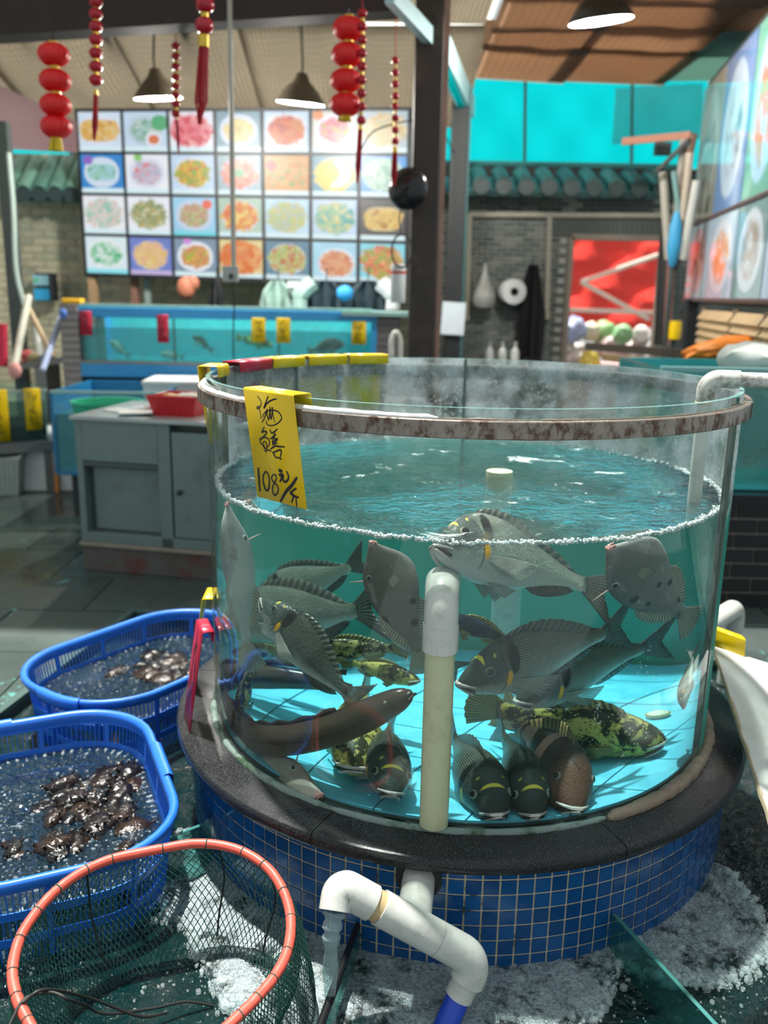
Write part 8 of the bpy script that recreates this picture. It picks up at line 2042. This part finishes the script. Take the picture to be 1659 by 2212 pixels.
# right-hand tank on its black brick base
Yq = 1.55; a = PY(1588, 900, Yq); zt5, zm5 = PY(1620, 800, Yq).z, PY(1620, 1058, Yq).z
rt = thing('right_fish_tank', 'teal fish tank on black brick base behind the supply pipe', 'fish tank', (a.x + .9, Yq, zm5)); W5 = 1.7; xm = a.x + W5 / 2 - .35
bx('front_pane', (xm, Yq, (zt5 + zm5) / 2), (W5, 0.012, zt5 - zm5), M_GLASS_FAR, rt); bx('back_wall', (xm, Yq + .7, (zt5 + zm5) / 2), (W5, 0.02, zt5 - zm5), M_TBACK, rt); bx('side_wall', (xm - W5 / 2, Yq + .35, (zt5 + zm5) / 2), (0.012, 0.7, zt5 - zm5), M_GLASS_FAR, rt); bx('tank_bottom', (xm, Yq + .35, zm5 + .01), (W5, 0.7, 0.02), M_TBACK, rt); bx('ledge', (xm, Yq + .3, zm5 - .03), (W5 + .06, 0.8, 0.05), M_GRANITE, rt); bx('rim', (xm, Yq, zt5), (W5, 0.03, 0.02), plain('rim_teal2', (0.2, 0.42, 0.42), 0.3), rt)
m = MB(); m.box((xm, Yq + .35, lerp(zm5, zt5, .44)), (W5 - .03, .67, (zt5 - zm5) * .84)); tag(m.build('right_tank_water', m_simple_water('right_tank_water', (0.25, 0.72, 0.68), 0.35)), 'deep teal water inside the right-hand tank', 'water', kind='stuff')
make_fish('grouper', 'olive fish low in the right-hand tank', PY(1602, 1005, Yq + .2), PY(1668, 960, Yq + .25), ZUP, 'grouper_dark', 0.1)
bc = MB(); bc.box((xm, Yq + .35, zm5 / 2 - .03), (W5, .7, zm5 - .06)); core = bc.build('brick_base', plain('mortar_pale', (0.5, 0.45, 0.38), 0.8), rt)
me = MB().box((0, 0, 0), (0.195, 0.016, 0.062)).mesh('black_brick', plain('brick_black', (0.012, 0.013, 0.016), 0.35, 0, 0.3, 20)); mh = MB().box((0, 0, 0), (0.0, 0.016, 0.062)).mesh('x', M_INK)
for r in range(int((zm5 - .08) / 0.071)):
    for k in range(-1, 9):
        x = xm - W5 / 2 + 0.1 + k * 0.204 + (r % 2) * 0.102
        if x - 0.1 < xm - W5 / 2 - .01 or x > xm + W5 / 2 - .05: continue
        o = bpy.data.objects.new('black_brick', me); COL.objects.link(o); o.parent = core; o.location = Vector((x, Yq - 0.006, zm5 - 0.10 - r * 0.071)) - MAT[rt.name].translation
# pipe elbow, yellow tag by the white board
p = PY(1582, 1312, 0.72); t = thing('white_drain_elbow', 'white drain elbow between the round tank and black bricks', 'pipe', p); m = MB(); h0 = PY(1545, 1340, .6); h1 = PY(1580, 1318, .72); dd = (h1 - h0).normalized(); pts = [h0 - dd * .25, h1 - dd * .02] + elbow_pts(h1, dd, Vector((0, 0, -1)), 0.045, 8); pts += [pts[-1] + Vector((0, 0, -.12)), Vector((pts[-1].x, pts[-1].y, 0.0))]; m.tube(pts, 0.036, 18); m.build('elbow', M_PVC, t, smooth=50); m = MB(); m.lathe([(0.0365, 0), (0.0405, 0.002), (0.0405, 0.03), (0.0365, 0.032)], pts[-2], 20); m.build('collar', M_PVC, t, smooth=40)
# sacks on the right-hand tank: white bag and orange net bag
p = PY(1625, 778, 1.75); vs, fs = ICO[3]; m = MB(); m.add([p + Vector((v[0] * .16, v[1] * .13, v[2] * .085)) * (1 + 0.12 * mnoise.noise((v[0] * 3, v[1] * 3, v[2] * 3 + 4))) for v in vs], fs); one('white_sack', 'rounded white sack on the right-hand tank behind the supply pipe', 'sack', m, plain('sack_white', (0.5, 0.55, 0.52), 0.6, 0, 0.12, 12, 0.3, 0.5, 18), smooth=True)
p = PY(1560, 752, 2.6); m = MB(); m.add([p + Vector((v[0] * .22, v[1] * .12, v[2] * .06 + .04 * v[0])) * (1 + 0.25 * mnoise.noise((v[0] * 4, v[1] * 4, v[2] * 4))) for v in vs], fs); one('orange_net_bag', 'orange net bag lying behind the white sack', 'bag', m, plain('net_orange', (0.75, 0.22, 0.02), 0.5, 0, 0.3, 30, 0.3, 0.6, 40), smooth=True)
a, b = PY(1480, 800, 2.5), PY(1760, 800, 2.5); m = MB(); m.box(((a.x + b.x) / 2, 2.75, a.z / 2), (b.x - a.x, .5, a.z)); one('dark_counter', 'dark counter behind the right-hand tank', 'counter', m, plain('counter_dark', (0.03, 0.06, 0.06), 0.5))
A_, B_ = bq[0] + Vector((-.01, .03, .05)), bq[3].lerp(bq[0], .45) + Vector((-.02, .02, .05)); price_tag('yellow tag lying over the far edge of the white board', A_, B_, A_ + Vector((0.0, -.008, -.06)), (0, 1, 0), M_YEL, [], 0.035, 0.03)
